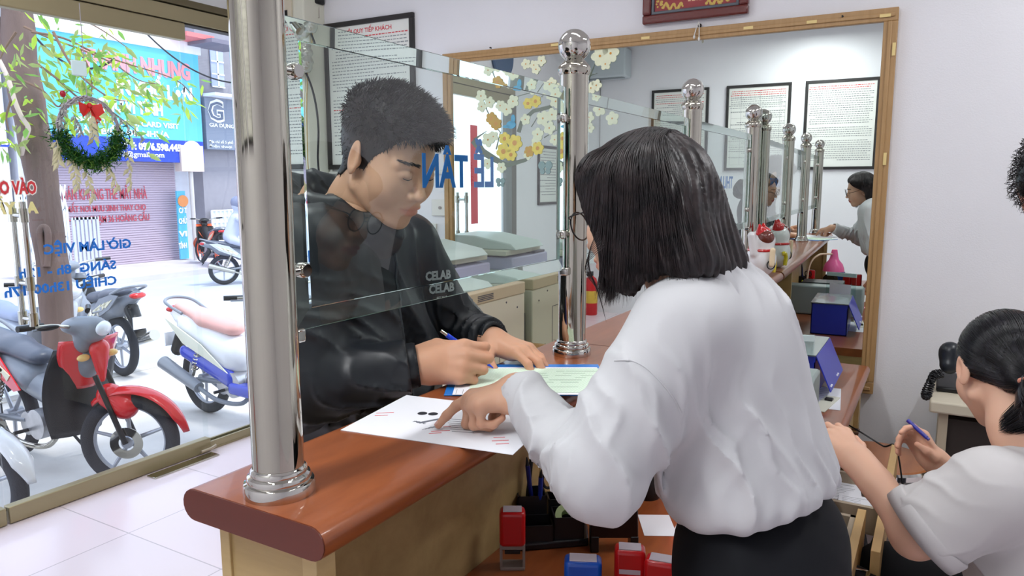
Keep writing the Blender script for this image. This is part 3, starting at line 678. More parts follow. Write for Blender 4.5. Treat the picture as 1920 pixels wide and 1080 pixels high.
# ---------------------------------------------------------------- clerks' desk
DZ = .752
dk = thing('clerk_desk', (-.46, 1.9, 0), 'lower cherry topped work desk running behind the reception counter', 'desk')
b = MB(); P = [(-.735, DZ-.036)]+[(x, z) for x, z in bullnose(-.735, -.205, DZ, .036)[:10]]+[(-.735, DZ)]
b.prism(P, -3.25, -.64, BXZ, smooth=True); b.build('desk_top', M_top, dk, angle=30)
MB().box((-.25, 3.18, 0), (-.232, 3.245, DZ-.036)).build('leg_panel', M_maple, dk)
MB().box((-.73, 3.225, 0), (-.25, 3.243, DZ-.036)).build('end_panel', M_maple, dk)
MB().box((-.73, .66, 0), (-.25, .68, DZ-.036)).build('end_panel', M_maple, dk)
MB().box((-.73, 2.05, 0), (-.26, 2.07, DZ-.036)).build('divider_panel', M_maple, dk)
for k, z in enumerate((.60, .44)):
    b = MB(); b.box((-.27, 2.98, z), (-.250, 3.2, z+.13)); f = b.build('door_panel', M_maple2, dk, bevel=.002)
    MB().tube([(-.25, 3.08, z+.075), (-.225, 3.08, z+.075), (-.225, 3.13, z+.075), (-.25, 3.13, z+.075)], .006, 8).build('handle', mat('brown_handle', (92, 66, 50), .4), f)

# ---------------------------------------------------------------- posts
PX = -.717; PY = [.624, 1.503, 2.391, 3.282]; PXs = [-.709, -.716, -.717, -.717]
PZ = 1.790   # ball centre
def make_post(x, y, lab):
    t = thing('counter_post', (x, y, 1.10), lab, 'post', None); c = (x, y, 0)
    MB().lathe([(0.0318, 1.115), (0.0318, 1.735)], c, n=48).build('tube', M_chrome, t)
    MB().lathe([(.0445, 1.10), (.0450, 1.104), (.0450, 1.112), (.0435, 1.116), (.0395, 1.1175), (.0405, 1.121), (.0390, 1.125), (.0352, 1.127), (.0360, 1.130), (.0345, 1.134), (.0325, 1.136)], c, n=48).build('base_flange', M_chrome2, t)
    MB().lathe([(.0325, 1.725), (.0352, 1.730), (.0362, 1.737), (.0352, 1.744), (.031, 1.748), (.024, 1.756), (.017, 1.762), (.013, 1.766)], c, n=48).build('collar', M_chrome, t)
    MB().ball((x, y, PZ-.002), .0355, 40).build('ball_finial', M_chrome2, t)
    return t
labs = ['tall polished steel post nearest the camera, at the counter end', 'polished steel ball topped post just left of the standing clerk\'s face', 'polished steel ball topped post right behind the standing clerk\'s head', 'polished steel ball topped post nearest the wall mirror']
posts = [make_post(x, y, l) for x, y, l in zip(PXs, PY, labs)]
for i, t in enumerate(posts):
    for s in (-1, 1):
        if (i == 0 and s < 0) or (i == 3 and s > 0): continue
        for z in (1.63, 1.38):
            a = np.array([PXs[i], PY[i]+s*.030, z]); c = a+np.array([0, s*.022, 0])
            MB().cyl(a, c, .006, 14).lathe([(.0085, -.010), (.0105, -.006), (.0105, .004), (.008, .008)], c+np.array([0, s*.004, 0]), (1, 0, 0), 18).build('glass_stud', M_chrome2, t)
        a = np.array([PXs[i], PY[i]+s*.034, 1.300]); b = MB(); b.box(a-[.010, .014, .012], a+[.010, .014, .006]); b.build('glass_bracket', M_chrome2, t, bevel=.003)

# ---------------------------------------------------------------- glass screens with bevelled borders
def edge_glass():
    m = bpy.data.materials.new('bevelled_glass'); m.use_nodes = True; nt = m.node_tree; nt.nodes.clear(); N = nt.nodes.new; L = nt.links.new
    o = N('ShaderNodeOutputMaterial'); g = N('ShaderNodeBsdfGlass'); g.inputs['IOR'].default_value = 1.5; g.inputs['Roughness'].default_value = 0; g.inputs['Color'].default_value = (.93, .98, .96, 1)
    L(g.outputs[0], o.inputs[0]); return m
M_gl = pane_mat('counter_glass', (.90, .945, .93), 1.3); M_ge = edge_glass(); M_gedge = mat('green_glass_edge', (64, 128, 112), .15, trans=.3)
def screen(y0, y1, lab, word, wy0, wy1, wz, wh):
    z0, z1 = 1.301, 1.696; x0, x1 = -.721, -.713; bw = .026; e = .0026
    t = thing('glass_screen', (-.717, (y0+y1)/2, z0), lab, 'glass screen', None)
    b = MB(); R4 = lambda x, i: [(x, y0+i, z0+i), (x, y1-i, z0+i), (x, y1-i, z1-i), (x, y0+i, z1-i)]
    V = R4(x1, 0)+R4(x1, bw)+R4(x0+e, 0)+R4(x0, bw)
    F = [((4, 5, 6, 7), 0), ((15, 14, 13, 12), 0)]
    for k in range(4):
        j = (k+1) % 4; F += [((k, j, 4+j, 4+k), 1), ((8+j, 8+k, 12+k, 12+j), 1), ((j, k, 8+k, 8+j), 2)]
    for f, m_ in F: b.f.append(f); b.m.append(m_); b.sm.append(False)
    b.v.append(np.array(V)); b.n = 16
    b.build('glass_plate', [M_gl, M_ge, M_gedge], t)
    if word:
        V, Fw = text(word, .07, (0, 0, 0), (0, 1, 0), (0, 0, 1), M_blue, depth=.0003, bold=.0019)
        V[:, 1] -= (V[:, 1].max()+V[:, 1].min())/2; V[:, 1] *= -(wy1-wy0)/(V[:, 1].max()-V[:, 1].min())
        V[:, 2] *= wh/(V[:, 2].max()-V[:, 2].min()); V[:, 2] -= (V[:, 2].max()+V[:, 2].min())/2
        text_obj([(V+np.array([x0-.0006, (wy0+wy1)/2, wz]), [f[::-1] for f in Fw])], M_blue, 'lettering', t)
    return t
scr = [screen(PY[0]+.046, PY[1]-.046, 'clear glass screen lettered LỄ TÂN in blue, in front of the young man', 'LỄ TÂN', .955, 1.172, 1.527, .086),
       screen(PY[1]+.046, PY[2]-.046, 'clear glass screen behind the standing clerk\'s head', None, 0, 0, 0, 0),
       screen(PY[2]+.046, PY[3]-.046, 'clear glass screen lettered THU NGÂN, nearest the mirror', 'THU NGÂN', 2.60, 2.98, 1.50, .06)]
# ---------------------------------------------------------------- street outside
GZ = -.30
M_pave = mat('concrete_pavement', (206, 202, 198), .9, var=.12, scale=2.2, bump=.4, bscale=22)
M_road = mat('asphalt', (176, 180, 190), .9, var=.06, scale=1.2, bump=.2, bscale=60)
b = MB(); b.box((-6.6, -14, GZ-.2), (-3.58, 26, GZ)); structure(b.build('near_pavement', M_pave))
b = MB(); b.box((-3.60, -1.2, GZ), (-3.50, 3.3, -.002)); structure(b.build('door_step', mat('step_granite', (170, 160, 158), .5)))
b = MB(); b.box((-6.75, -14, GZ-.2), (-6.6, 26, GZ+.01)); structure(b.build('near_kerb', mat('kerb_stone', (196, 192, 186), .9, bump=.4, bscale=30)))
b = MB(); b.box((-13.6, -14, GZ-.3), (-6.75, 26, GZ-.11)); structure(b.build('road', M_road))
b = MB(); b.box((-26, -14, GZ-.2), (-13.6, 26, GZ)); structure(b.build('far_pavement', mat('far_paving', (196, 190, 196), .9, var=.08, scale=1.5)))
for y in np.arange(-12, 25, 4.2):
    o = MB().box((-10.06, y, GZ-.11), (-9.94, y+2.2, GZ-.106)).build('lane_marking', mat('road_paint', (226, 228, 232), .8)); structure(o)
# --- building opposite: shutter, signboard
XB = -16.0
def bldg(name, y0, y1, z1, m, lab, cat='building', xf=XB, z0=GZ, dep=7):
    t = thing(name, (xf-dep/2, (y0+y1)/2, z0), lab, cat); MB().box((xf-dep, y0, z0), (xf, y1, z1)).build('facade', m, t); return t
pl, pr_ = onX(76, 400, XB)[1], onX(331, 400, XB)[1]
pe = onX(372, 300, XB)[1]
bt = bldg('shop_building', pl-.35, pe+.1, 9.5, mat('pale_render', (226, 228, 236), .9, var=.03), 'pale shop building across the street with a closed roller shutter and a sky blue signboard')
zs = onX(200, 297, XB)[2]
b = MB(); n = 46; z0 = GZ; hgt = (zs+.1-z0)/n
for i in range(n): b.box((XB, pl, z0+i*hgt+.008), (XB+.035, pr_, z0+(i+1)*hgt-.006)); 
b.box((XB, pl, z0), (XB+.012, pr_, zs+.1)); b.build('roller_shutter', mat('mauve_shutter', (196, 180, 194), .6, .2), bt)
M_sr = mat('red_spray', (206, 84, 98), .8)
def xtext(s, uc, vc, w, h, x, m, bold=.02):
    """a line of letters on the plane X=x, w by h pixels wide as seen in the survey"""
    a = onX(uc-w/2, vc, x); c = onX(uc+w/2, vc, x); o = onX(uc, vc, x); hh = abs(onX(uc, vc-h/2, x)[2]-onX(uc, vc+h/2, x)[2]); V, F = text(s, 1., (0, 0, 0), (0, 1, 0), (0, 0, 1), m, depth=.005, bold=bold)
    V[:, 1] *= abs(c[1]-a[1])/(V[:, 1].max()-V[:, 1].min()); V[:, 2] *= hh/.73; return V+np.array([x, o[1], o[2]]), F
text_obj([xtext('DÁN KHÔNG THẺ MẤT NHÀ', 200, 365, 158, 21, XB+.05, M_sr, .004), xtext('MẤT NƠI MƯU SINH THAY CHO', 203, 391, 148, 12, XB+.05, M_sr, .004), xtext('PHẠM VI PHẠM 36 HOÀNG CẦU', 205, 411, 158, 13, XB+.05, M_sr, .004)], M_sr, 'shutter_lettering', bt)
XS = -15.3
ys0, ys1 = onX(78, 290, XS)[1], onX(382, 290, XS)[1]; zb_, zn, zt_ = onX(200, 301, XS)[2], onX(383, 266, XS)[2], onX(372, 104, XS)[2]
sg = thing('signboard', (XS, (ys0+ys1)/2, zb_), 'large sky blue shop signboard with a navy strip across the street', 'signboard')
MB().box((XS-.15, ys0, zn), (XS, ys1, zt_)).build('upper_panel', mat('sky_blue_board', (96, 190, 222), .6, var=.03), sg)
MB().box((XS-.15, ys0, zb_), (XS+.004, ys1, zn)).build('navy_strip', mat('navy_board', (44, 72, 184), .6), sg)
MB().box((XS-.2, ys0-.05, zt_), (XS+.05, ys1+.05, zt_+.35)).build('canopy_edge', mat('white_board', (236, 238, 244), .7), sg)
M_wt = mat('white_lettering', (244, 248, 250), .7); M_pk = mat('pink_lettering', (236, 150, 156), .7)
text_obj([xtext('THANH NHUNG', 262, 124, 198, 31, XS+.012, M_pk, .05)], M_pk, 'pink_lettering', sg)
text_obj([xtext('IN KHỔ LỚN', 293, 172, 140, 26, XS+.012, M_wt, .05), xtext('CHỮ VI TÍNH', 246, 202, 122, 23, XS+.012, M_wt, .05), xtext('PHOTO, IN MÀU, CARD VISIT', 245, 231, 190, 10, XS+.012, M_wt, .03), xtext('LÀM BIỂN ĐỀ NHỰA', 236, 249, 170, 11, XS+.012, M_wt, .03),
          xtext('BC', 89, 265, 17, 11, XS+.016, M_wt, .05), xtext('ĐT: 0976.598.445', 287, 276, 108, 13, XS+.016, M_wt, .05), xtext('in2@gmail.com', 264, 290, 90, 10, XS+.016, M_wt, .01)], M_wt, 'white_lettering', sg)
c = onX(360, 285, XS+.01); rr = abs(onX(378, 285, XS)[1]-onX(342, 285, XS)[1])/2
MB().cyl(c, c+(.02, 0, 0), rr, 32).build('number_disc', M_wt, sg)
text_obj([xtext('275', 360, 285, 24, 14, XS+.04, M_sr, .01)], mat('grey_lettering', (150, 160, 190), .7), 'number_lettering', sg)
# blue upright banner beside the shutter
a = onX(331, 358, -15.7); c = onX(355, 488, -15.7)
t = thing('upright_banner', (-15.7, (a[1]+c[1])/2, GZ), 'narrow sky blue upright banner right of the roller shutter', 'banner')
MB().box((-15.75, a[1], GZ+.02), (-15.7, c[1], a[2])).build('board', mat('sky_blue_board', (96, 190, 222), .6), t)
text_obj([xtext(s_, 343, v+5, 15, 10, -15.69, M_wt, .04) for s_, v in (('CẮT', 390), ('CHỮ', 410), ('VI', 434), ('TÍNH', 456))], M_wt, 'white_lettering', t)
q = onX(343, 377, -15.69); MB().cyl(q, q+(.01, 0, 0), .14, 20).build('badge', mat('orange_badge', (232, 150, 90), .6), t)
# grey house to the right, its dark sign, and a pale panel by its door
g0 = onX(368, 400, -15.6)[1]; gt = bldg('grey_house', g0+.25, g0+9, 8.5, mat('grey_render', (146, 144, 152), .9, var=.05), 'grey house right of the signboard building', xf=-15.6)
a = onX(383, 182, -15.3); c = onX(470, 283, -15.3)
gs = thing('signboard', (-15.3, (a[1]+c[1])/2, c[2]), 'grey shop sign with a big outlined letter G, above the grey house door', 'signboard')
MB().box((-15.5, a[1], c[2]), (-15.3, c[1], a[2])).build('board', mat('slate_board', (122, 132, 150), .6), gs)
text_obj([xtext('G', 405, 210, 30, 40, -15.29, M_wt, .05)], M_wt, 'outline_letter', gs); text_obj([xtext('G', 405, 210, 27, 36, -15.27, M_wt, .0)], mat('slate_letter', (92, 104, 126), .6), 'letter', gs)
text_obj([xtext('GIA DỤNG', 416, 236, 46, 7, -15.29, M_wt, .02), xtext('Địa chỉ số 5 phố chợ', 421, 267, 56, 5, -15.29, M_wt, 0), xtext('Điện thoại', 414, 275, 42, 5, -15.29, M_wt, 0)], M_wt, 'white_lettering', gs)
b = MB(); b.box((-15.35, a[1], a[2]+.02), (-14.9, c[1], a[2]+.09)); b.build('canopy', mat('white_board', (236, 238, 244), .7), gs)
a = onX(397, 395, -15.4); c = onX(450, 505, -15.4)
t = thing('lattice_door', (-15.4, (a[1]+c[1])/2, GZ), 'pale lattice door panel of the grey house', 'door')
b = MB(); b.box((-15.45, a[1], GZ), (-15.42, c[1], a[2])); b.build('door_sheet', mat('pale_sheet', (204, 212, 226), .7), t)
b = MB()
for k in range(7): y = a[1]+(c[1]-a[1])*k/6; b.box((-15.42, y-.02, GZ), (-15.39, y+.02, a[2]))
for k in range(9): z = GZ+(a[2]-GZ)*k/8; b.box((-15.42, a[1], z-.015), (-15.4, c[1], z+.015))
b.build('lattice', mat('white_iron', (232, 236, 242), .6), t)
# utilities on the party wall: pale cabinet pole
t = thing('street_pole', onZ(366, 488, GZ), 'thin pale pole between the banner and the grey house', 'pole')
pb = onZ(368, 488, GZ); b = MB(); b.cyl(pb, pb+(0, 0, 2.6), .05, 12); b.build('shaft', mat('pale_steel', (196, 190, 188), .6), t); MB().box(pb+(-.15, -.3, 2.1), pb+(.1, .3, 2.7)).build('meter_box', mat('beige_box', (206, 190, 180), .6), t)
# white storeys above / windows
for k, (u0, v0, u1, v1) in enumerate(((160, 20, 208, 62), (218, 38, 290, 80), (300, 66, 336, 96), (392, 90, 420, 165))):
    a = onX(u0, v0, XB+.02 if k < 3 else -15.58); c = onX(u1, v1, XB+.02 if k < 3 else -15.58); par = bt if k < 3 else gt
    w = MB().box((a[0], a[1], c[2]), (a[0]+.03, c[1], a[2])).build('window', mat('pale_window', (168, 178, 206), .4), par)
    b = MB(); b.box((a[0]+.03, (a[1]+c[1])/2-.02, c[2]), (a[0]+.05, (a[1]+c[1])/2+.02, a[2]))
    for q in range(4): z = c[2]+(a[2]-c[2])*q/3; b.box((a[0]+.03, a[1], z-.015), (a[0]+.05, c[1], z+.015))
    b.build('window_bars', mat('white_iron', (232, 236, 242), .6), w)
a = onX(365, 45, -14.6); 
t = thing('awning', (-14.8, a[1]+.5, a[2]-.5), 'red and grey awning at the top of the glass, across the street', 'awning')
p0, p1 = onX(350, 58, -14.6), onX(395, 75, -14.6); MB().box((-15.3, p0[1], p1[2]), (-14.6, p1[1]+.1, p0[2])).build('red_sheet', mat('awning_red', (222, 120, 120), .7), t)
p0, p1 = onX(386, 72, -14.6), onX(450, 92, -14.6); MB().box((-15.3, p0[1], p1[2]), (-14.4, p1[1]+.1, p0[2])).build('grey_sheet', mat('awning_grey', (120, 116, 130), .7), t)
# houses to the left
lt = bldg('shop_building', pl-14, pl-.5, 8.8, mat('pale_render2', (222, 220, 226), .9, var=.04), 'pale building left of the roller shutter, mostly behind the tree')
a = onX(-220, 262, XS); c = onX(33, 276, XS)
t = thing('signboard', (XS, (a[1]+c[1])/2, c[2]), 'white and navy signboard ending in 381 at the left edge', 'signboard')
MB().box((XS-.1, a[1], c[2]), (XS, c[1], a[2])).build('navy_strip', mat('navy_board', (44, 72, 184), .6), t)
MB().box((XS-.1, a[1], a[2]), (XS, c[1]-.2, a[2]+1.4)).build('white_panel', mat('white_board', (236, 238, 244), .7), t)
text_obj([xtext('381', 11, 268, 18, 8, XS+.01, M_wt, .02)], M_wt, 'white_lettering', t)
b = MB()
for k in range(7): b.box((XS, a[1], a[2]+.1+k*.11), (XS+.02, c[1]-.3, a[2]+.15+k*.11))
b.build('board_slats', mat('pale_blue_slat', (188, 206, 236), .6), t)
# folding lattice gates and a leaning rack
def gate(u0, u1, v0, v1, x, lab, bars):
    a = onX(u0, v0, x); c = onX(u1, v1, x); t = thing('folding_gate', (x, (a[1]+c[1])/2, GZ), lab, 'gate')
    MB().box((x-.04, a[1], GZ+.02), (x-.01, c[1], a[2])).build('blue_sheet', mat('pale_blue_sheet', (156, 208, 230), .6), t) if not bars else None
    b = MB(); n = 6 if bars else 4
    for k in range(n+1): y = a[1]+(c[1]-a[1])*k/n; b.box((x-.02, y-.025, GZ), (x+.02, y+.025, a[2]))
    b.box((x-.02, a[1], a[2]-.05), (x+.02, c[1], a[2])); b.build('uprights', mat('white_iron', (232, 236, 242), .6) if not bars else mat('grey_iron', (186, 190, 204), .6), t)
    if not bars:
        b = MB()
        for k in range(3):
            for q in range(2):
                z = GZ+.3+q*1.0; y0 = a[1]+(c[1]-a[1])*k/3; y1 = a[1]+(c[1]-a[1])*(k+1)/3
                b.tube([(x+.03, y0, z), (x+.03, y1, z+.5)], .018, 6); b.tube([(x+.03, y1, z), (x+.03, y0, z+.5)], .018, 6)
        b.build('lattice', mat('white_iron', (232, 236, 242), .6), t)
gate(30, 72, 360, 505, -15.0, 'pale blue folding lattice gate left of the tree trunk', False)
gate(101, 134, 388, 505, -15.0, 'pale blue folding lattice gate right of the tree trunk', False)
gate(136, 190, 408, 510, -14.7, 'grey barred rack leaning before the roller shutter', True)
# overhead cables
for k, (p, q, lab) in enumerate((((270, 58, 12), (470, 155, 12), 'black overhead cable sagging across the signboard'), ((60, 62, 9), (215, 110, 9), 'overhead cable passing behind the leaves'))):
    A = atD(*p); B2 = atD(*q); P = [A+(B2-A)*t_-np.array([0, 0, .25*4*t_*(1-t_)]) for t_ in np.linspace(0, 1, 20)]
    o = MB().tube(P, .014, 6).build('overhead_cable', M_black); tag(o, lab, 'cable')

# ---------------------------------------------------------------- street tree
def trunk_pts(L): return smooth_path([atD(u, v, d) for u, v, d in L], 40)
M_bark = mat('grey_brown_bark', (104, 86, 80), .9, var=.18, scale=9, bump=.9, bscale=26, stretch=(1, 1, .25))
tb = onZ(118, 745, GZ); tree = thing('street_tree', tb, 'leaning street tree with a thick grey brown trunk and thin yellow green leaves', 'tree')
DT = 5.7
tp = trunk_pts([(122, 770, DT), (116, 690, DT), (110, 620, DT), (101, 520, DT), (88, 420, DT), (76, 320, DT), (58, 220, DT), (40, 130, DT), (34, 40, DT), (20, -60, DT), (10, -160, DT)])
rad = np.interp(np.linspace(0, 1, 40), [0, .1, .25, .4, .55, .7, .8, 1], [.135, .118, .115, .112, .115, .12, .11, .09])
tr = MB(); tr.tube(tp, rad*(1+.04*np.sin(np.arange(40)*1.3)), 26)
V = tr.v[0]; a_ = np.arctan2(V[:, 1]-V[:, 1].mean(), V[:, 0]); V += (np.sin(V[:, 2:3]*9+a_[:, None]*3)*.006)*np.c_[np.cos(a_), np.sin(a_), a_*0]
tr.build('trunk', M_bark, tree)
for pts, r0, r1 in (([(46, 110, DT), (48, 60, DT), (47, 0, DT), (60, -80, DT)], .055, .04), ([(30, 120, DT), (8, 70, DT), (-30, 20, DT)], .09, .06), ([(84, 500, DT-.12), (74, 440, DT-.14), (82, 425, DT-.13), (90, 440, DT-.12), (88, 500, DT-.12)], .02, .025)):
    P = trunk_pts(pts); MB().tube(P, np.linspace(r0, r1, 40), 14).build('limb', M_bark, tree)
P = trunk_pts([(-6, 105, DT-.2), (14, 145, DT-.2), (28, 190, DT-.2), (40, 218, DT-.2), (53, 240, DT-.2), (46, 262, DT-.2), (40, 290, DT-.15)])
MB().tube(P, .017, 10).build('aerial_root', mat('pale_root', (196, 180, 170), .8), tree)
brs = [([(45, 50), (90, 70), (150, 92), (210, 118), (260, 150), (300, 158)], 5.5), ([(60, 60), (120, 72), (180, 100), (240, 120), (330, 150), (370, 190)], 5.3), ([(70, 120), (110, 150), (150, 185), (200, 205), (250, 240)], 5.4), ([(40, 20), (100, 30), (170, 45), (240, 90)], 5.2), ([(30, 60), (10, 90), (-10, 130)], 5.2), ([(40, 150), (80, 170), (110, 200), (130, 170), (180, 190)], 5.5), ([(20, 190), (12, 220), (18, 250)], 5.4), ([(150, 95), (170, 140), (172, 180)], 5.3), ([(100, 60), (140, 130), (200, 180), (240, 190)], 5.1)]
b = MB(); lv = []
for pts, d in brs:
    P = smooth_path([atD(u, v, d) for u, v in pts], 40); b.tube(P, np.linspace(.010, .003, 40), 6)
    for _ in range(int(len(pts)*12)):
        i = rng.integers(4, 40); lv.append(P[i]+rng.normal(0, .07, 3)-np.array([0, 0, rng.random()*.16]))
b.build('twigs', mat('twig_bark', (120, 96, 80), .9), tree)
LV = []; LF = []; n = 0; mi_ = []
for c in lv:
    d = unit(rng.normal(0, .6, 3)+np.array([.25, .35, -.65])); s_ = unit(np.cross(d, rng.normal(0, 1, 3))); up_ = np.cross(s_, d); L = rng.uniform(.06, .13); w = L*rng.uniform(.13, .2)
    LV += [c, c+d*L*.35+s_*w-up_*w*.3, c+d*L*.7+s_*w*.7-up_*w*.5, c+d*L-up_*w*.8, c+d*L*.7-s_*w*.7-up_*w*.5, c+d*L*.35-s_*w-up_*w*.3, c+d*L*.5+up_*w*.15]
    LF += [(n, n+1, n+6), (n+1, n+2, n+6), (n+2, n+3, n+6), (n+3, n+4, n+6), (n+4, n+5, n+6), (n+5, n, n+6)]; n += 7; mi_ += [int(rng.integers(0, 3))]*6
o = mesh_obj('foliage', np.array(LV), LF, [mat('leaf_lime', (176, 208, 74), .5), mat('leaf_green', (128, 176, 84), .5), mat('leaf_olive', (160, 176, 106), .5)], tree, mi_)
o['kind'] = 'stuff'
for m_ in ('leaf_lime', 'leaf_green', 'leaf_olive'):
    nt, bb, N, L = nodes_of(MATS[m_]); tl = N('ShaderNodeBsdfTranslucent'); tl.inputs[0].default_value = bb.inputs['Base Color'].default_value; ad = N('ShaderNodeMixShader'); ad.inputs[0].default_value = .5
    L(bb.outputs[0], ad.inputs[1]); L(tl.outputs[0], ad.inputs[2]); L(ad.outputs[0], nt.nodes['Material Output'].inputs[0])

# ---------------------------------------------------------------- hanging wreath inside the glass
WXp = -3.40; wc = onX(168, 245, WXp); wr = abs(onX(228, 245, WXp)[1]-onX(108, 245, WXp)[1])/2
wt = thing('hanging_wreath', wc, 'half green tinsel wreath with a red bow and dried sprays, hanging at the glass door', 'wreath')
q = lambda a, r: wc+np.array([.0, math.cos(a)*r, math.sin(a)*r*1.05])
b = MB(); rs = np.random.default_rng(5)
for a in np.linspace(PI*1.02, PI*1.98, 2600):
    c = q(a, wr*.93)+rs.normal(0, .019, 3); d = unit(rs.normal(0, 1, 3)); L_ = rs.uniform(.02, .04)
    s_ = unit(np.cross(d, rs.normal(0, 1, 3)))*.0032; b.add([c+s_, c-s_, c+d*L_], [(0, 1, 2), (2, 1, 0)], 0 if rs.random() < .75 else 1, False)
o = b.build('green_tinsel', [mat('dark_tinsel', (40, 104, 40), .5), mat('lime_tinsel', (112, 160, 60), .5)], wt); o['kind'] = 'stuff'
b = MB()
for k in range(26):
    a0 = PI*(.02+.96*rs.random()); P = [q(a0+.12*j*(1 if k % 2 else -1), wr*(.86+.1*rs.random())*(1+.05*math.sin(j*1.7+k)))+rs.normal(0, .006, 3) for j in range(8)]
    b.tube(smooth_path(P, 16), .0022, 5)
for k in range(3): b.tube([q(a, wr*(.9+.04*k)) for a in np.linspace(0, PI, 30)], .003, 6)
b.tube(smooth_path([q(PI*.5, wr*.95), q(PI*.5, wr*1.2), wc+np.array([0, .0, .34]), wc+np.array([0, 0, .56])], 12), .002, 5)
b.build('silver_twigs', mat('silver_twig', (176, 170, 176), .4, .3), wt)
b = MB(); bc = q(PI*.5, wr*.72)
for s_ in (-1, 1):
    P0 = bc+np.array([.012, 0, .0]); b.add([P0, P0+(0.01, s_*.052, .012), P0+(.02, s_*.058, -.028), P0+(0, s_*.03, -.055), P0+(0.015, s_*.004, -.02)], [(0, 1, 2), (0, 2, 3), (0, 3, 4)], 0, False)
b.add([bc+(.012, 0, 0), bc+(.02, .05, -.06), bc+(.01, .028, -.085), bc+(.012, -.004, -.02)], [(0, 1, 2), (0, 2, 3)], 0, False); b.ball(bc+(.015, 0, 0), .012, 12); b.build('red_bow', mat('red_ribbon', (206, 48, 44), .5), wt)
MB().ball(q(PI*.70, wr*1.22), .014, 12, sc=(.6, 1, 1.1)).build('red_bead', mat('red_bead', (170, 30, 50), .3), wt)
def spray(u, v, u2, v2, m, nm, ln=.05, cnt=9, wd=.012):
    A = onX(u, v, WXp+.01); B2 = onX(u2, v2, WXp+.01); b = MB(); b.tube([A, (A+B2)/2+(0, .01, 0), B2], .002, 5)
    for k in range(cnt):
        c = A+(B2-A)*(k+.5)/cnt; s_ = 1 if k % 2 else -1; d = unit(np.array([rs.normal(0, .3), s_*.45, -.8])); w_ = np.cross(d, (1, 0, 0))*wd
        b.add([c, c+d*ln*.4+w_, c+d*ln, c+d*ln*.4-w_, c+d*ln*.5+(.006, 0, 0)], [(0, 1, 4), (1, 2, 4), (2, 3, 4), (3, 0, 4)], 0, False)
    b.build(nm, m, wt)
Mdr = mat('dried_leaf', (206, 200, 164), .7, var=.1); Mdg = mat('silver_leaf', (150, 154, 150), .5, .2)
for a in ((134, 292, 146, 350), (156, 300, 174, 372), (196, 300, 222, 352), (238, 280, 246, 350), (106, 262, 110, 306), (168, 205, 176, 262)): spray(*a, Mdr, 'dried_spray')
for a in ((212, 210, 272, 262), (138, 215, 152, 250), (180, 215, 178, 250), (120, 190, 112, 240)): spray(*a, Mdg, 'silver_spray', .035, 9, .008)
a = onX(148, 128, WXp)
MB().box(a-(.004, .034, .034), a+(.004, .034, .034)).build('square_tag', mat('pale_tag', (210, 232, 236), .5), wt, bevel=.008)
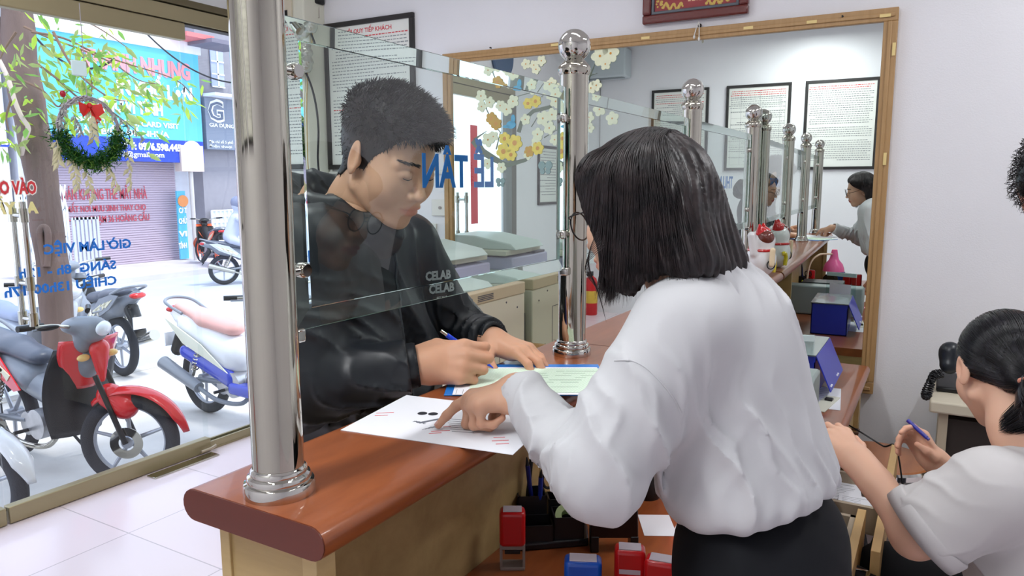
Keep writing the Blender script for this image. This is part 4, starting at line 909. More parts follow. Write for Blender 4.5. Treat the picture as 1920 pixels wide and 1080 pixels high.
# ---------------------------------------------------------------- people: shared anatomy
def Rot(y, p, r):
    F = np.array([math.cos(y)*math.cos(p), math.sin(y)*math.cos(p), math.sin(p)]); L = np.array([-math.sin(y), math.cos(y), 0]); U = np.cross(F, L)
    return np.array([F, math.cos(r)*L+math.sin(r)*U, -math.sin(r)*L+math.cos(r)*U])
def skin_mat(name, rgb):
    m = attr_mat(name, 'col', .48, spec=.4, sss=.12); return m
class Head:
    def __init__(s, c, H, sc, male=True, neck=(-.055, 0, -.19), neck_w=None):
        s.c = np.asarray(c, float); s.H = H; s.s = sc; s.male = male; s.neck = neck_w
    def w(s, p): return s.c+s.s*(np.atleast_2d(p)@s.H)
    def w1(s, *p): return s.w([p])[0]
    def l(s, P): return ((P-s.c)@s.H.T)/s.s
    def sdf_local(s):
        m = s.male; E = sEll; C = sCap
        P = [E((-.014, 0, .030), (.094, .074, .082)), (E((.030, 0, .004), (.058, .066, .078)), .02), (E((.032, 0, -.045), (.052, .058, .062)), .02)]
        for q in (-1, 1):
            P += [(C((.0, q*.053, -.055), (.060, q*.020, -.096), .020 if m else .018, .014), .022), (E((.052, q*.040, -.030), (.032, .030, .034)), .026)]
        P += [(E((.070, 0, -.098), (.018, .020, .017)), .016), (E((.074, 0, -.062), (.024, .026, .026)), .016)]
        for q in (-1, 1): P += [(C((.084, q*.012, .022), (.070, q*.046, .018), .0085 if m else .006), .012)]
        for q in (-1, 1): P += [(E((.096, q*.030, .004), (.018, .019, .012)), .012, '-')]
        P += [(C((.084, 0, .008), (.100, 0, -.026), .0072, .0088), .010), (E((.1035, 0, -.033), (.0115, .0125, .0095)), .007)]
        for q in (-1, 1): P += [(E((.094, q*.0145, -.037), (.0095, .0078, .0075)), .006), (E((.098, q*.006, -.0445), (.004, .0028, .003)), .003, '-')]
        for q in (-1, 1): P += [(E((.0735, q*.031, .001), (.0165, .0175, .0128)), .004), (C((.090, q*.021, -.0035), (.086, q*.041, -.0035), .0012), .0025, '-')]
        P += [(E((.0905, 0, -.0605), (.0090, .0240, .0052)), .006), (E((.0885, 0, -.0710), (.0095, .0205, .0062)), .006), (C((.1000, -.006, -.0655), (.1000, .006, -.0655), .0011), .0025, '-')]
        for q in (-1, 1): P += [(C((.0992, q*.006, -.0655), (.090, q*.024, -.0662), .0012), .003, '-')]
        for q in (-1, 1):
            B = Rot(q*.35, 0, 0); P += [(E((-.008, q*.079, -.004), (.019, .0075, .033), B), .006), (E((-.003, q*.087, -.002), (.010, .0055, .019), B), .005, '-'), (E((.006, q*.080, -.006), (.006, .004, .010)), .005)]
        P += [(C((-.030, 0, -.040), (-.048, 0, -.150), .056 if m else .047, .058 if m else .048), .022)]
        return blend(P, .015)
    def fn(s):
        L = s.sdf_local(); return lambda P: L(s.l(P))*s.s
    def colour(s, V, base, lip):
        q = s.l(V); c = np.tile(np.array(S(base)[:3]), (len(V), 1)); lipc = np.array(S(lip)[:3])
        d = ((q[:, 1]/.0245)**2+((q[:, 2]+.066)/.0115)**2); w = np.clip(1.4-d, 0, 1)*np.clip((q[:, 0]-.082)*200, 0, 1)
        c = c*(1-w[:, None])+lipc*w[:, None]
        ck = np.exp(-(((q[:, 0]-.075)/.03)**2+((np.abs(q[:, 1])-.042)/.02)**2+((q[:, 2]+.03)/.022)**2))*.25+np.exp(-(((q[:, 0]+.005)/.03)**2+((np.abs(q[:, 1])-.082)/.012)**2+((q[:, 2])/.03)**2))*.5
        ck = np.clip(ck, 0, 1); red = np.array([1.0, .74, .68]); return c*(1-.22*ck[:, None]*(1-red))
def hand(W, A, N, right, curls, sc=1., spread=(.10, .02, -.06, -.16), thumb=None, palm=.094, fat=1., fore=None):
    """W wrist, A towards fingers, N back of hand; returns sdf prims and joint positions"""
    A = unit(A); N = unit(N-A*(np.asarray(N)@A)); B = np.cross(N, A) if right else np.cross(A, N)
    Lw = lambda a, b, n: np.asarray(W)+sc*(a*A+b*B+n*N)
    mcp = [(palm, .027, .001), (palm+.003, .006, .004), (palm-.004, -.014, .002), (palm-.013, -.032, -.002)]
    ln = [(.043, .026, .021), (.047, .030, .022), (.043, .028, .022), (.033, .021, .019)]; rr = [(.0098, .0088, .0080, .0068), (.0100, .0090, .0082, .0070), (.0094, .0085, .0077, .0066), (.0084, .0076, .0070, .0060)]
    P = []; J = []
    P += [sECap(Lw(.012, .0, -.006), Lw(palm-.02, .0, -.006), .030*sc, .039*sc, .42, N), (sECap(Lw(.03, .024, -.014), Lw(palm-.022, .018, -.014), .016*sc, .013*sc, .8, N), .014), (sECap(Lw(.028, -.022, -.014), Lw(palm-.035, -.024, -.012), .015*sc, .012*sc, .8, N), .014)]
    w0 = Lw(-.075, 0, 0) if fore is None else np.asarray(W)-unit(fore)*.075*sc; P += [(sECap(w0, Lw(.014, 0, -.003), .030*sc, .0262*sc, .74, N), .02)]
    for i in range(4):
        c = curls[i]; p = Lw(*mcp[i]); b0 = Lw(.03, mcp[i][1]*.55, .002); P.append((sCap(b0, p, .0085*sc*fat, .0108*sc*fat), .012)); a = 0.; js = [p]
        side = spread[i]
        for k in range(3):
            a += c[k] if k < len(c) else 0; d = math.cos(a)*(A*math.cos(side)+B*math.sin(side))-math.sin(a)*N
            q = js[-1]+d*ln[i][k]*sc; P.append((sCap(js[-1], q, rr[i][k]*sc*fat, rr[i][k+1]*sc*fat), .0045 if k else .008)); js.append(q)
        J.append(js)
    t = thumb or [(.030, .034, -.014), (.062, .050, -.020), (.090, .052, -.020)]
    t0 = Lw(.014, .020, -.010); pts = [t0]+[Lw(*x) for x in t]; r = (.0155, .0125, .0108, .0082)
    for k in range(3): P.append((sCap(pts[k], pts[k+1], r[k]*sc*fat, r[k+1]*sc*fat), .012 if k == 0 else .005))
    J.append(pts)
    return P, J, (A, B, N)
def mesh_sdf(fn, lo, hi, h, amp=0.): return nets(fn, lo, hi, h, amp=amp)
def bbox_of(pts, m): pts = np.asarray(pts); return pts.min(0)-m, pts.max(0)+m
def nails(par, J, frames, m, which, sc=1.):
    for f in which:
        a, b_ = J[f][-2], J[f][-1]; d = unit(b_-a); n = unit(frames[f]-d*(frames[f]@d)); c = b_-d*.0005+n*.0054*sc
        s_ = np.cross(d, n); MB().ball((0, 0, 0), 1, 12).xf(np.array([d*.0062*sc, s_*.0048*sc, n*.0018*sc]), c).build('fingernail', m, par)
def press(V, d, fn, off=.001, it=40):
    """slide points along d until they lie on the surface"""
    V = V.copy(); d = unit(d)
    for _ in range(it): V += d*(fn(V)-off)[:, None]*.8
    return V
def skinned(name, parts, par, m, cols):
    V, F = join(*parts); return mesh_obj(name, V, F, m, par, cols=cols)
def hair_material(name, c1, c2, rough=.36):
    if name in MATS: return MATS[name]
    m = mat(name, c1, rough, spec=.5); nt, b, N, L = nodes_of(m)
    tc = N('ShaderNodeTexCoord'); n = N('ShaderNodeTexNoise'); n.inputs['Scale'].default_value = 45; n.inputs['Detail'].default_value = 3; L(tc.outputs['Object'], n.inputs[0])
    r = N('ShaderNodeValToRGB'); r.color_ramp.elements[0].position = .35; r.color_ramp.elements[1].position = .7; r.color_ramp.elements[0].color = S(c1); r.color_ramp.elements[1].color = S(c2)
    L(n.outputs['Fac'], r.inputs[0]); L(r.outputs[0], b.inputs['Base Color']); return m
def trace(fn, roots, dirs, n, step, grav, off, stop=None, free=None, stiff=.75, jit=.05, pull=None):
    """grow hairs over a solid: K roots -> K x n points"""
    P = roots.copy(); D = dirs/np.linalg.norm(dirs, axis=1, keepdims=True); out = [P.copy()]
    for i in range(n-1):
        g = grad(fn, P); w = grav(P, i); D = stiff*D+(1-stiff)*w+rng.normal(0, jit, P.shape)
        fr = free(P) if free is not None else np.zeros(len(P), bool)
        T = D-(D*g).sum(1, keepdims=True)*g*(~fr)[:, None]; T /= np.linalg.norm(T, axis=1, keepdims=True)+1e-9
        P = P+T*step[:, None]; d = fn(P)-off; P = P-(g*d[:, None])*(~fr)[:, None]; D = T; out.append(P.copy())
    return np.stack(out, 1)
def brow(hd, q, m, par, n=90):
    R = []; 
    for k in range(n):
        t = rng.random(); x, y, z = .0935-.020*t*t, q*(.012+.036*t), .0215+.0035*math.sin(t*2.6)-.001*t+rng.normal(0, .0016)
        R.append((hd.w1(x, y, z), hd.w1(x-.004, y+q*.008, z+.0025)))
    f = hd.fn(); P = np.array([[a+(b-a)*s for s in (0, .5, 1)] for a, b in R]); K = P.reshape(-1, 3); g = grad(f, K); K = K-g*(f(K)-.0009)[:, None]
    V, F = ribbons('b', K.reshape(P.shape), np.full(n, .00055), m, None); return mesh_obj('eyebrow', V, F.tolist(), m, par)
def lash(hd, q, m, par):
    P = np.array([hd.w1(.094-.004*abs(t), q*(.031+.0125*t), -.0045-.003*(1-t*t)) for t in np.linspace(-1, 1, 14)]); f = hd.fn(); g = grad(f, P); P = P-g*(f(P)-.0004)[:, None]
    return MB().tube(P, np.interp(np.linspace(-1, 1, 14), [-1, 0, 1], [.0005, .0011, .0007]), 6).build('eyelashes', m, par)
def legs(hips, knees, ankles, r=(.085, .062, .045), pelvis=None):
    P = [sEll(pelvis[0], pelvis[1])] if pelvis else []
    for h, k, a in zip(hips, knees, ankles): P += [(sCap(h, k, r[0], r[1]), .04), (sCap(k, a, r[1], r[2]), .03)]
    return P
def shoe(par, a, d, m, name='shoe'):
    d = unit((d[0], d[1], 0)); s_ = np.array([-d[1], d[0], 0]); a = np.array([a[0], a[1], 0])
    fn = blend([sEll(a+d*.10+UP*.03, (.10, .045, .035), np.array([d, s_, UP])), (sEll(a+UP*.045, (.055, .04, .05), np.array([d, s_, UP])), .03)]); g = lambda P: smax(fn(P), -P[:, 2]+.002, .004)
    V, F = nets(g, a-(.2, .2, .01), a+(.25, .25, .13), .008); return mesh_obj(name, V, F.tolist(), m, par)
# ---------------------------------------------------------------- young man in the black jacket
def build_man():
    t = thing('person', (-1.2, 1.15, 0), 'young man in a black hooded windbreaker, head bowed, writing at the counter', 'person')
    hd = Head((-.952, 1.150, 1.541), Rot(-.09, -.43, 0.), 1.03, True)
    c7 = np.array([-1.035, 1.15, 1.42]); base, lip = (214, 168, 138), (196, 134, 118)
    # arms
    shR, shL = np.array([-1.045, 1.015, 1.365]), np.array([-1.055, 1.335, 1.345])
    elR, elL = np.array([-1.022, .955, 1.118]), np.array([-1.00, 1.455, 1.13])
    wrR, wrL = np.array([-.835, 1.118, 1.148]), np.array([-.852, 1.378, 1.146])
    AR = unit(np.array([-.75, 1.168, 1.156])-wrR); NR = unit(np.array([.40, -.80, .55]))
    PR, JR, fR = hand(wrR-AR*.030, AR, NR, True, [(.50, 1.60, .8), (.55, 1.65, .8), (.60, 1.65, .8), (.70, 1.6, .8)], 1.04, spread=(.04, 0, -.03, -.06), thumb=[(.040, .040, -.022), (.072, .040, -.036), (.098, .022, -.044)], fat=1.08, fore=wrR-elR)
    AL = unit(np.array([-.725, 1.352, 1.125])-wrL); NL = unit(np.array([.15, .0, 1.0]))
    PL, JL, fL = hand(wrL, AL, NL, False, [(.30, .55, .35), (.28, .5, .3), (.30, .5, .3), (.35, .5, .3)], 1.0, spread=(.12, .02, -.08, -.2), thumb=[(.032, .044, -.014), (.056, .066, -.026), (.080, .074, -.034)], fore=wrL-elL)
    fh = blend([hd.fn(), (sCap(hd.w1(-.045, 0, -.12), c7, .056, .045), .03)])
    lo, hi = bbox_of([hd.w1(x, y, z) for x in (-.12, .13) for y in (-.1, .1) for z in (-.2, .125)], .01)
    Vh, Fh = nets(fh, lo, hi, .0021); hc = hd.colour(Vh, base, lip)
    parts = [(Vh, Fh)]; cols = [hc]
    for P, J, wr, el in ((PR, JR, wrR, elR), (PL, JL, wrL, elL)):
        f = blend(P+[(sCap(wr-.07*unit(wr-el), wr, .028, .025), .02)]); lo, hi = bbox_of(np.concatenate([np.array(j) for j in J]+[wr[None], (wr-.06*unit(wr-el))[None]]), .03)
        v, q = nets(f, lo, hi, .0016); parts.append((v, q)); c = np.tile(np.array(S((208, 158, 128))[:3]), (len(v), 1)); kn = np.zeros(len(v))
        for j in J:
            for p in j[1:]: kn = np.maximum(kn, np.exp(-(np.linalg.norm(v-p, axis=1)/.012)**2))
        cols.append(c*(1-kn[:, None]*(1-np.array([1., .86, .82]))*.6))
    fb = blend([sCap((-1.06, 1.15, 1.38), (-1.12, 1.18, 1.0), .10, .11), (sCap(shR, shL, .05), .04), (sCap(shR, elR, .045, .038), .03), (sCap(elR, wrR, .036, .024), .02), (sCap(shL, elL, .045, .038), .03), (sCap(elL, wrL, .036, .024), .02), (sCap(c7, hd.w1(-.045, 0, -.12), .05), .03)]
               +legs([(-1.12, 1.10, .93), (-1.12, 1.28, .93)], [(-1.10, 1.09, .50), (-1.14, 1.31, .50)], [(-1.18, 1.08, .09), (-1.24, 1.32, .09)], (.072, .05, .036)))
    vb, qb = nets(fb, (-1.5, .78, .03), (-.8, 1.6, 1.48), .013); parts.append((vb, qb)); cols.append(np.tile(np.array(S(base)[:3]), (len(vb), 1)))
    body = skinned('body', parts, t, skin_mat('skin_tan', base), np.concatenate(cols))
    Mn = mat('fingernail', (206, 160, 140), .3); nails(body, JL, {i: fL[2]*1. for i in range(4)}, Mn, (0, 1, 2, 3)); nails(body, JL, {4: unit(fL[2]*.9+fL[1]*.3)}, Mn, (4,))
    # jacket
    zoff = lambda P: 0
    J0 = [sEll((-1.08, 1.155, 1.28), (.130, .19, .16)), (sEll((-1.05, 1.19, 1.08), (.140, .19, .20)), .06), (sEll((-1.08, 1.19, .94), (.13, .17, .12)), .05),
          (sCap(shR+(.0, .02, .01), shL+(0, -.02, .01), .070), .05), (sCap((-1.07, 1.09, 1.40), (-1.07, 1.21, 1.40), .055), .04),
          (sCap(shR, elR+(0,0,-.01), .080, .078), .035), (sCap(elR+(0,0,-.008), wrR+.005*AR, .076, .050), .03), (sCap(shL, elL, .074, .066), .035), (sCap(elL, wrL, .066, .046), .03)]
    jk = blend(J0, .04)
    fr, fl_ = unit(wrR-elR), unit(wrL-elL)
    def jacket(P):
        d = jk(P)
        a = P-elR; wa = np.exp(-(np.linalg.norm(P-(elR*.45+wrR*.55), axis=1)/.16)**2); wu = np.exp(-(np.linalg.norm(P-(elR*.6+shR*.4), axis=1)/.12)**2)
        d = d+.0105*wa*folds(P, unit(fr*.7+np.array([0, 0, 1.2])), 120, 1.3, .4)+.010*wu*folds(P, unit(np.array([.3, .1, 1.])), 110, 1.2, 2.)
        wl = np.exp(-(np.linalg.norm(P-(elL*.4+wrL*.6), axis=1)/.12)**2); d = d+.009*wl*folds(P, fl_, 190, 1., 1.)
        wt = np.exp(-(np.linalg.norm((P-np.array([-1.0, 1.17, 1.15]))/np.array([1, 1, 1.6]), axis=1)/.2)**2); d = d+.008*wt*folds(P, unit(np.array([.1, 1, .25])), 95, 1.1, 3.)
        # sleeves narrow into the cuffs
        for wr, A_ in ((wrR, fr), (wrL, fl_)):
            s = (P-wr)@A_+(.030 if wr is wrR else 0.); near = np.linalg.norm(P-wr, axis=1) < .16; d = np.where(near, np.maximum(d, s+.012), d)
        # throat opening
        return smax(d, -(np.linalg.norm((P-(hd.w1(-.025, 0, -.085)))/np.array([1., 1., 1.15]), axis=1)-.066), .008)
    Mj = mat('black_nylon', (26, 30, 35), .42, spec=.5)
    V, F = nets(jacket, (-1.34, .80, .80), (-.76, 1.60, 1.52), .0046, amp=.01); jo = mesh_obj('jacket', V, F.tolist(), Mj, t, sub=0)
    # hood lying on the shoulders and standing collar
    hc_ = hd.w1(-.055, 0, -.125); tor = [hc_+np.array([-.02+.085*math.cos(a)-.02, .098*math.sin(a), .002+(-.018 if math.cos(a) > 0 else .035)*abs(math.cos(a))]) for a in np.linspace(0, 2*PI, 24)]
    hp = [(sCap(c7+(.035, 0, -.03), hd.w1(-.030, 0, -.128), .066, .072), .02)]+[(sCap(tor[i], tor[i+1], .021+.012*max(0, -math.cos(i/23*2*PI))), .02) for i in range(23)]
    hood0 = blend(hp+[(sEll(hc_+(-.135, 0, -.01), (.052, .105, .058)), .03), (sEll(hc_+(-.05, 0, -.03), (.12, .15, .045)), .03)])
    hood = lambda P: smax(hood0(P)+.0045*folds(P, unit(np.array([.6, .4, .7])), 130, 1.2, .3), -(np.linalg.norm((P-(hd.w1(-.025, 0, -.082)))/np.array([1.05, 1., 1.0]), axis=1)-.067), .006)
    V, F = nets(hood, hc_-(.3, .24, .14), hc_+(.2, .24, .12), .004, amp=.006); mesh_obj('hood', V, F.tolist(), Mj, jo)
    # ribbed cuffs
    for wr, el, r in ((wrR, elR, .043), (wrL, elL, .038)):
        d = unit(wr-el); wr = wr-d*(.030 if r > .04 else 0.); B = basis(d, (0, 0, 1)); P = []; Fq = []; n = 72; K = 7
        for k in range(K):
            s = -.030+.036*k/(K-1); rr = r*(1+.10*(k == 0)-.04*(k == K-1))
            for a in range(n): w = rr*(1+.035*math.cos(a*PI)); P.append(wr+d*s+w*(math.cos(2*PI*a/n)*B[0]*.86+math.sin(2*PI*a/n)*B[1]))
        for a in range(n): w = r*.80; P.append(wr+d*.004+w*(math.cos(2*PI*a/n)*B[0]*.86+math.sin(2*PI*a/n)*B[1]))
        for k in range(K): Fq += [(k*n+a, k*n+(a+1) % n, (k+1)*n+(a+1) % n, (k+1)*n+a) for a in range(n)]
        mesh_obj('cuff', np.array(P), Fq, Mj, jo)
    # zip
    zp = [np.array([-.80, 1.165, z]) for z in np.linspace(1.36, .92, 40)]; zp = press(np.array(zp), (-1, 0, 0), jacket, .0012, 60); MB().tube(zp, .0028, 8, flat=.5).build('zip', mat('dark_zip', (58, 64, 68), .35, .4), jo)
    # chest lettering
    o = atD(822, 517, 1.30); V, F = text('CELAB', .027, (0, 0, 0), (0, 1, 0), (0, 0, 1), bold=.0013); rt = unit(np.array([.30, 1, 0])); v2, f2 = text('EST 2018', .0085, (0, 0, 0), (0, 1, 0), (0, 0, 1), bold=.0003)
    v2[:, 2] -= .021; Va, Fa = join((V, F), (v2, f2)); Va = o+np.outer(Va[:, 1], rt)*.9+np.outer(Va[:, 2], UP); Va = press(Va, unit(o-CAM_POS), jacket, .0016, 80); mesh_obj('chest_lettering', Va, Fa, mat('white_transfer', (226, 230, 232), .6), jo)
    # trousers, shoes
    tf = blend(legs([(-1.12, 1.10, .93), (-1.12, 1.28, .93)], [(-1.10, 1.09, .50), (-1.14, 1.31, .50)], [(-1.18, 1.08, .10), (-1.24, 1.32, .10)], (.095, .072, .062), ((-1.11, 1.19, .93), (.12, .165, .10))), .04)
    tfn = lambda P: np.maximum(tf(P)+.005*folds(P, (0, 0, 1), 60, 1.4, 1.), .07-P[:, 2])
    V, F = nets(tfn, (-1.40, .9, .03), (-.9, 1.48, 1.06), .011, amp=.008); mesh_obj('trousers', V, F.tolist(), mat('dark_denim', (38, 42, 52), .8, bump=.1, bscale=300), t)
    Ms = mat('black_shoe', (30, 30, 32), .4); shoe(t, (-1.18, 1.08), (1, 0), Ms); shoe(t, (-1.24, 1.32), (1, .1), Ms)
    # hair: clipped sides, thick brushed top
    Mh = hair_material('black_hair', (22, 20, 20), (46, 40, 38), .45)
    def hairline(q):   # >0 inside the haired area
        x, z = q[:, 0], q[:, 2]; hz = np.interp(x, [-.12, -.085, -.055, -.030, .012, .030, .048, .062, .080, .1], [-.075, -.072, -.060, -.030, -.022, .012, .034, .060, .068, .072]); return z-hz
    L0 = sEll((-.014, 0, .030), (.094, .074, .082))
    def solid(P):
        q = hd.l(P); top = np.clip((q[:, 2]-.035)/.06, 0, 1); fr_ = np.clip((q[:, 0])/.08, 0, 1)
        d = blend([L0, (sEll((.030, 0, .006), (.058, .062, .078)), .02), (sCap((-.03, 0, -.04), (-.045, 0, -.10), .054), .02)])(q)-(.0045+.020*top+.006*top*fr_)
        return smax(d, -hairline(q), .006)*hd.s
    lo, hi = bbox_of([hd.w1(x, y, z) for x in (-.13, .13) for y in (-.1, .1) for z in (-.1, .15)], .01)
    V, F = nets(solid, lo, hi, .003); ns = 9000; idx = rng.integers(0, len(V), ns); R0 = V[idx]+rng.normal(0, .0012, (ns, 3)); q = hd.l(R0); g = grad(solid, R0)
    top = np.clip((q[:, 2]-.03)/.05, 0, 1); flow = np.outer(np.ones(ns), hd.H[0])*(.55*top+.0)[:, None]+np.outer(np.ones(ns), hd.H[2])*(.55*top-.9*(1-top))[:, None]+g*(.35+.25*top)[:, None]+rng.normal(0, .25, (ns, 3))
    flow /= np.linalg.norm(flow, axis=1, keepdims=True); ln = (.007+.017*top)*rng.uniform(.6, 1.2, ns); P = np.stack([R0-g*.004+flow*ln[:, None]*s-np.array([0, 0, 1])*(ln*.25*s*s)[:, None] for s in (0, .35, .7, 1)], 1)
    v2, f2 = ribbons('s', P, np.full(ns, .00075), None, None); Vj, Fj = join((V, F), (v2, f2)); mesh_obj('hair', Vj, Fj, Mh, t)
    for q_ in (-1, 1): brow(hd, q_, Mh, body); lash(hd, q_, Mh, body)
    # the pen he holds
    a = atD(829, 622, 1.50); tip = onZ(919, 693, 1.108)+np.array([.0, .012, .001]); d = unit(tip-a)
    pn = thing('ballpoint_pen', tip, 'bright blue ballpoint pen held in the young man\'s writing hand', 'pen'); Mb = mat('blue_pen_plastic', (22, 70, 226), .25, coat=.4)
    MB().cyl(a+d*.012, tip-d*.02, .0052, 16).build('barrel', Mb, pn); MB().cyl(tip-d*.02, tip, .0046, 14, r2=.0009).build('nib_cone', Mb, pn); MB().cyl(a-d*.004, a+d*.012, .0038, 14).build('push_button', M_chrome2, pn)
    return t
man = build_man()
# ---------------------------------------------------------------- standing clerk, pointing at the form
def glasses(hd, par, label):
    g = MB(); 
    for q in (-1, 1):
        g.tube([hd.w1(.106-.004*abs(math.sin(a))*0-.010*max(0, q*(q*.033+.026*math.cos(a)))*6*.05, q*.033+.026*math.cos(a), -.004+.0225*math.sin(a)) for a in np.linspace(0, 2*PI, 32, endpoint=False)], .0013, 8, close=True)
    g.tube([hd.w1(.106, -.007, .002), hd.w1(.109, 0, .005), hd.w1(.106, .007, .002)], .0012, 8)
    f = g.build('glasses_frame', mat('black_spectacle', (16, 15, 18), .25), par); tag(f, label)
    for q in (-1, 1):
        MB().tube(smooth_path([hd.w1(.105, q*.059, .004), hd.w1(.098, q*.070, .006), hd.w1(.05, q*.0785, .006), hd.w1(.0, q*.083, .012), hd.w1(-.02, q*.083, -.012)], 20), .0012, 8).build('temple', MATS['black_spectacle'], f)
        m = 28; P = [hd.w1(.1065, q*.033+.025*math.cos(a), -.004+.0215*math.sin(a)) for a in np.linspace(0, 2*PI, m, endpoint=False)]; Q = [p-hd.H[0]*.001 for p in P]
        MB().add(P+Q, [tuple(range(m)), tuple(range(m, 2*m))[::-1]]+[((i+1) % m, i, m+i, m+(i+1) % m) for i in range(m)], 0, False).build('lens', pane_mat('spectacle_lens', (.97, .98, .98), .8), f)
def build_clerk():
    t = thing('person', (-.22, 1.1, 0), 'standing clerk with a dark bob, glasses and white blouse, pointing at the form', 'person')
    hd = Head((-.381, 1.062, 1.448), Rot(3.03, -.24, .152), .97, False); base, lip = (214, 172, 146), (188, 84, 84)
    shL, shR = np.array([-.298, .972, 1.290]), np.array([-.318, 1.215, 1.305]); elL, elR = np.array([-.383, .872, 1.092]), np.array([-.262, 1.285, 1.06])
    wrL, wrR = np.array([-.565, .985, 1.168]), np.array([-.26, 1.28, .84]); c7 = np.array([-.300, 1.085, 1.345])
    tip = onZ(822, 797, 1.108); kn = onZ(888, 750, 1.150)
    AL = unit(kn-wrL); NL = unit(np.array([-.20, -.10, 1.]))
    PL, JL, fL = hand(wrL, AL, NL, False, [(.25, .20, .10), (1.15, 1.45, .7), (1.25, 1.5, .75), (1.3, 1.45, .75)], .93, spread=(.03, 0, -.03, -.05), thumb=[(.030, .034, -.024), (.052, .034, -.050), (.058, .012, -.062)], palm=.078, fat=.94, fore=wrL-elL)
    # re-aim the pointing finger at the form
    i0 = JL[0][0]; d = unit(tip-i0); L = np.linalg.norm(tip-i0); js = [i0, i0+d*L*.47+UP*.006, i0+d*L*.76+UP*.004, tip]
    PL = [p for p in PL]; 
    k0 = 5-0
    PL[5:8] = [(sCap(js[0], js[1], .0094, .0082), .008), (sCap(js[1], js[2], .0082, .0074), .0045), (sCap(js[2], js[3], .0073, .0060), .0045)]; JL[0] = js
    PR, JR, fR = hand(wrR, np.array([-.2, 0, -1.]), np.array([0., 1., 0.]), True, [(.25, .4, .3)]*4, .93, fat=.92)
    fh = blend([hd.fn(), (sCap(hd.w1(-.045, 0, -.12), c7, .047, .055), .03)])
    lo, hi = bbox_of([hd.w1(x, y, z) for x in (-.12, .13) for y in (-.1, .1) for z in (-.2, .125)], .01)
    Vh, Fh = nets(fh, lo, hi, .0022); parts = [(Vh, Fh)]; cols = [hd.colour(Vh, base, lip)]
    for P, J, wr, el in ((PL, JL, wrL, elL), (PR, JR, wrR, elR)):
        f = blend(P+[(sCap(wr-.08*unit(wr-el), wr, .026, .023), .02)]); lo, hi = bbox_of(np.concatenate([np.array(j) for j in J]+[wr[None], (wr-.07*unit(wr-el))[None]]), .03)
        v, q = nets(f, lo, hi, .0015); parts.append((v, q)); c = np.tile(np.array(S((212, 166, 138))[:3]), (len(v), 1)); kn_ = np.zeros(len(v))
        for j in J:
            for p in j[1:]: kn_ = np.maximum(kn_, np.exp(-(np.linalg.norm(v-p, axis=1)/.010)**2))
        cols.append(c*(1-kn_[:, None]*(1-np.array([1., .84, .8]))*.6))
    hips = [(-.20, 1.02, .90), (-.20, 1.19, .90)]; knees = [(-.22, 1.0, .48), (-.18, 1.22, .48)]; ank = [(-.16, 1.0, .09), (-.12, 1.24, .09)]
    fb = blend([sCap((-.27, 1.11, 1.27), (-.21, 1.1, 1.0), .08, .07), (sCap(shR, shL, .045), .04), (sCap(shR, elR, .04, .034), .03), (sCap(elR, wrR, .034, .022), .02), (sCap(shL, elL, .04, .034), .03), (sCap(elL, wrL, .034, .022), .02), (sCap(c7, hd.w1(-.045, 0, -.12), .045), .03)]+legs(hips, knees, ank, (.05, .045, .032)))
    vb, qb = nets(fb, (-.62, .7, .03), (0, 1.56, 1.42), .013); parts.append((vb, qb)); cols.append(np.tile(np.array(S(base)[:3]), (len(vb), 1)))
    body = skinned('body', parts, t, skin_mat('skin_fair', base), np.concatenate(cols))
    nails(body, JL, {0: fL[2]}, mat('fingernail_pink', (222, 176, 164), .3), (0,), .9)
    # ring
    p, q = JL[2][0], JL[2][1]; d = unit(q-p); c = p+(q-p)*.45; B = basis(d); MB().tube([c+(B[0]*math.cos(a)+B[1]*math.sin(a))*.0094 for a in np.linspace(0, 2*PI, 28, endpoint=False)], .0011, 8, close=True).build('ring', mat('gold', (226, 178, 96), .15, 1.), t)
    # blouse
    cc = np.array
    J0 = [sEll((-.288, 1.110, 1.215), (.104, .162, .150)), (sEll((-.240, 1.115, 1.090), (.120, .168, .140)), .07), (sEll((-.222, 1.115, 1.035), (.122, .166, .080)), .05), (sEll((-.250, 1.12, 1.22), (.082, .135, .13)), .05),
          (sCap(shL+(0, .03, .005), shR+(-.01, -.05, .0), .060), .05), (sCap((-.295, 1.06, 1.335), (-.295, 1.15, 1.335), .050), .04),
          (sCap(shL, elL+(.012, .01, .030), .070, .072), .035), (sCap(elL+(.01, 0, .004), wrL-unit(wrL-elL)*.09, .060, .042), .03), (sCap(wrL-unit(wrL-elL)*.09, wrL-unit(wrL-elL)*.012, .044, .0405), .02),
          (sCap(shR, elR, .058, .056), .03), (sCap(elR, wrR, .054, .034), .03)]
    bl = blend(J0, .04); fl_ = unit(wrL-elL)
    def blouse(P):
        d = bl(P)
        we = np.exp(-(np.linalg.norm(P-(elL*.62+wrL*.38), axis=1)/.085)**2); d = d+.0125*we*folds(P, unit(fl_+cc([0, 0, -.15])), 200, 1.1, .5)
        wc = np.exp(-(np.linalg.norm(P-(elL*.75+wrL*.25+cc([0, 0, .01])), axis=1)/.075)**2); d = d+.0042*wc*folds(P, unit(fl_+cc([.2, .5, -.5])), 330, 1.3, 2.7)
        wu = np.exp(-(np.linalg.norm(P-(elL*.5+shL*.5), axis=1)/.10)**2); d = d+.0085*wu*folds(P, unit(cc([-.8, .2, .3])), 90, 1.2, 2.2)
        wt = np.clip(1-np.abs(P[:, 2]-1.12)/.26, 0, 1); d = d+.0095*wt*folds(P, unit(cc([.86, .5, .28])), 75, 1.0, 1.1)+.0042*folds(P, unit(cc([.5, .9, .1])), 120, 1.3, .2)
        # hem gathers at the waistband: bloused over
        ax = P-cc([-.215, 1.115, 0]); rad = np.hypot(ax[:, 0]/.122, ax[:, 1]/.168); ang = np.arctan2(ax[:, 1], ax[:, 0]); hz = .985+.055*np.clip((P[:, 0]+.3)/.18, 0, 1)
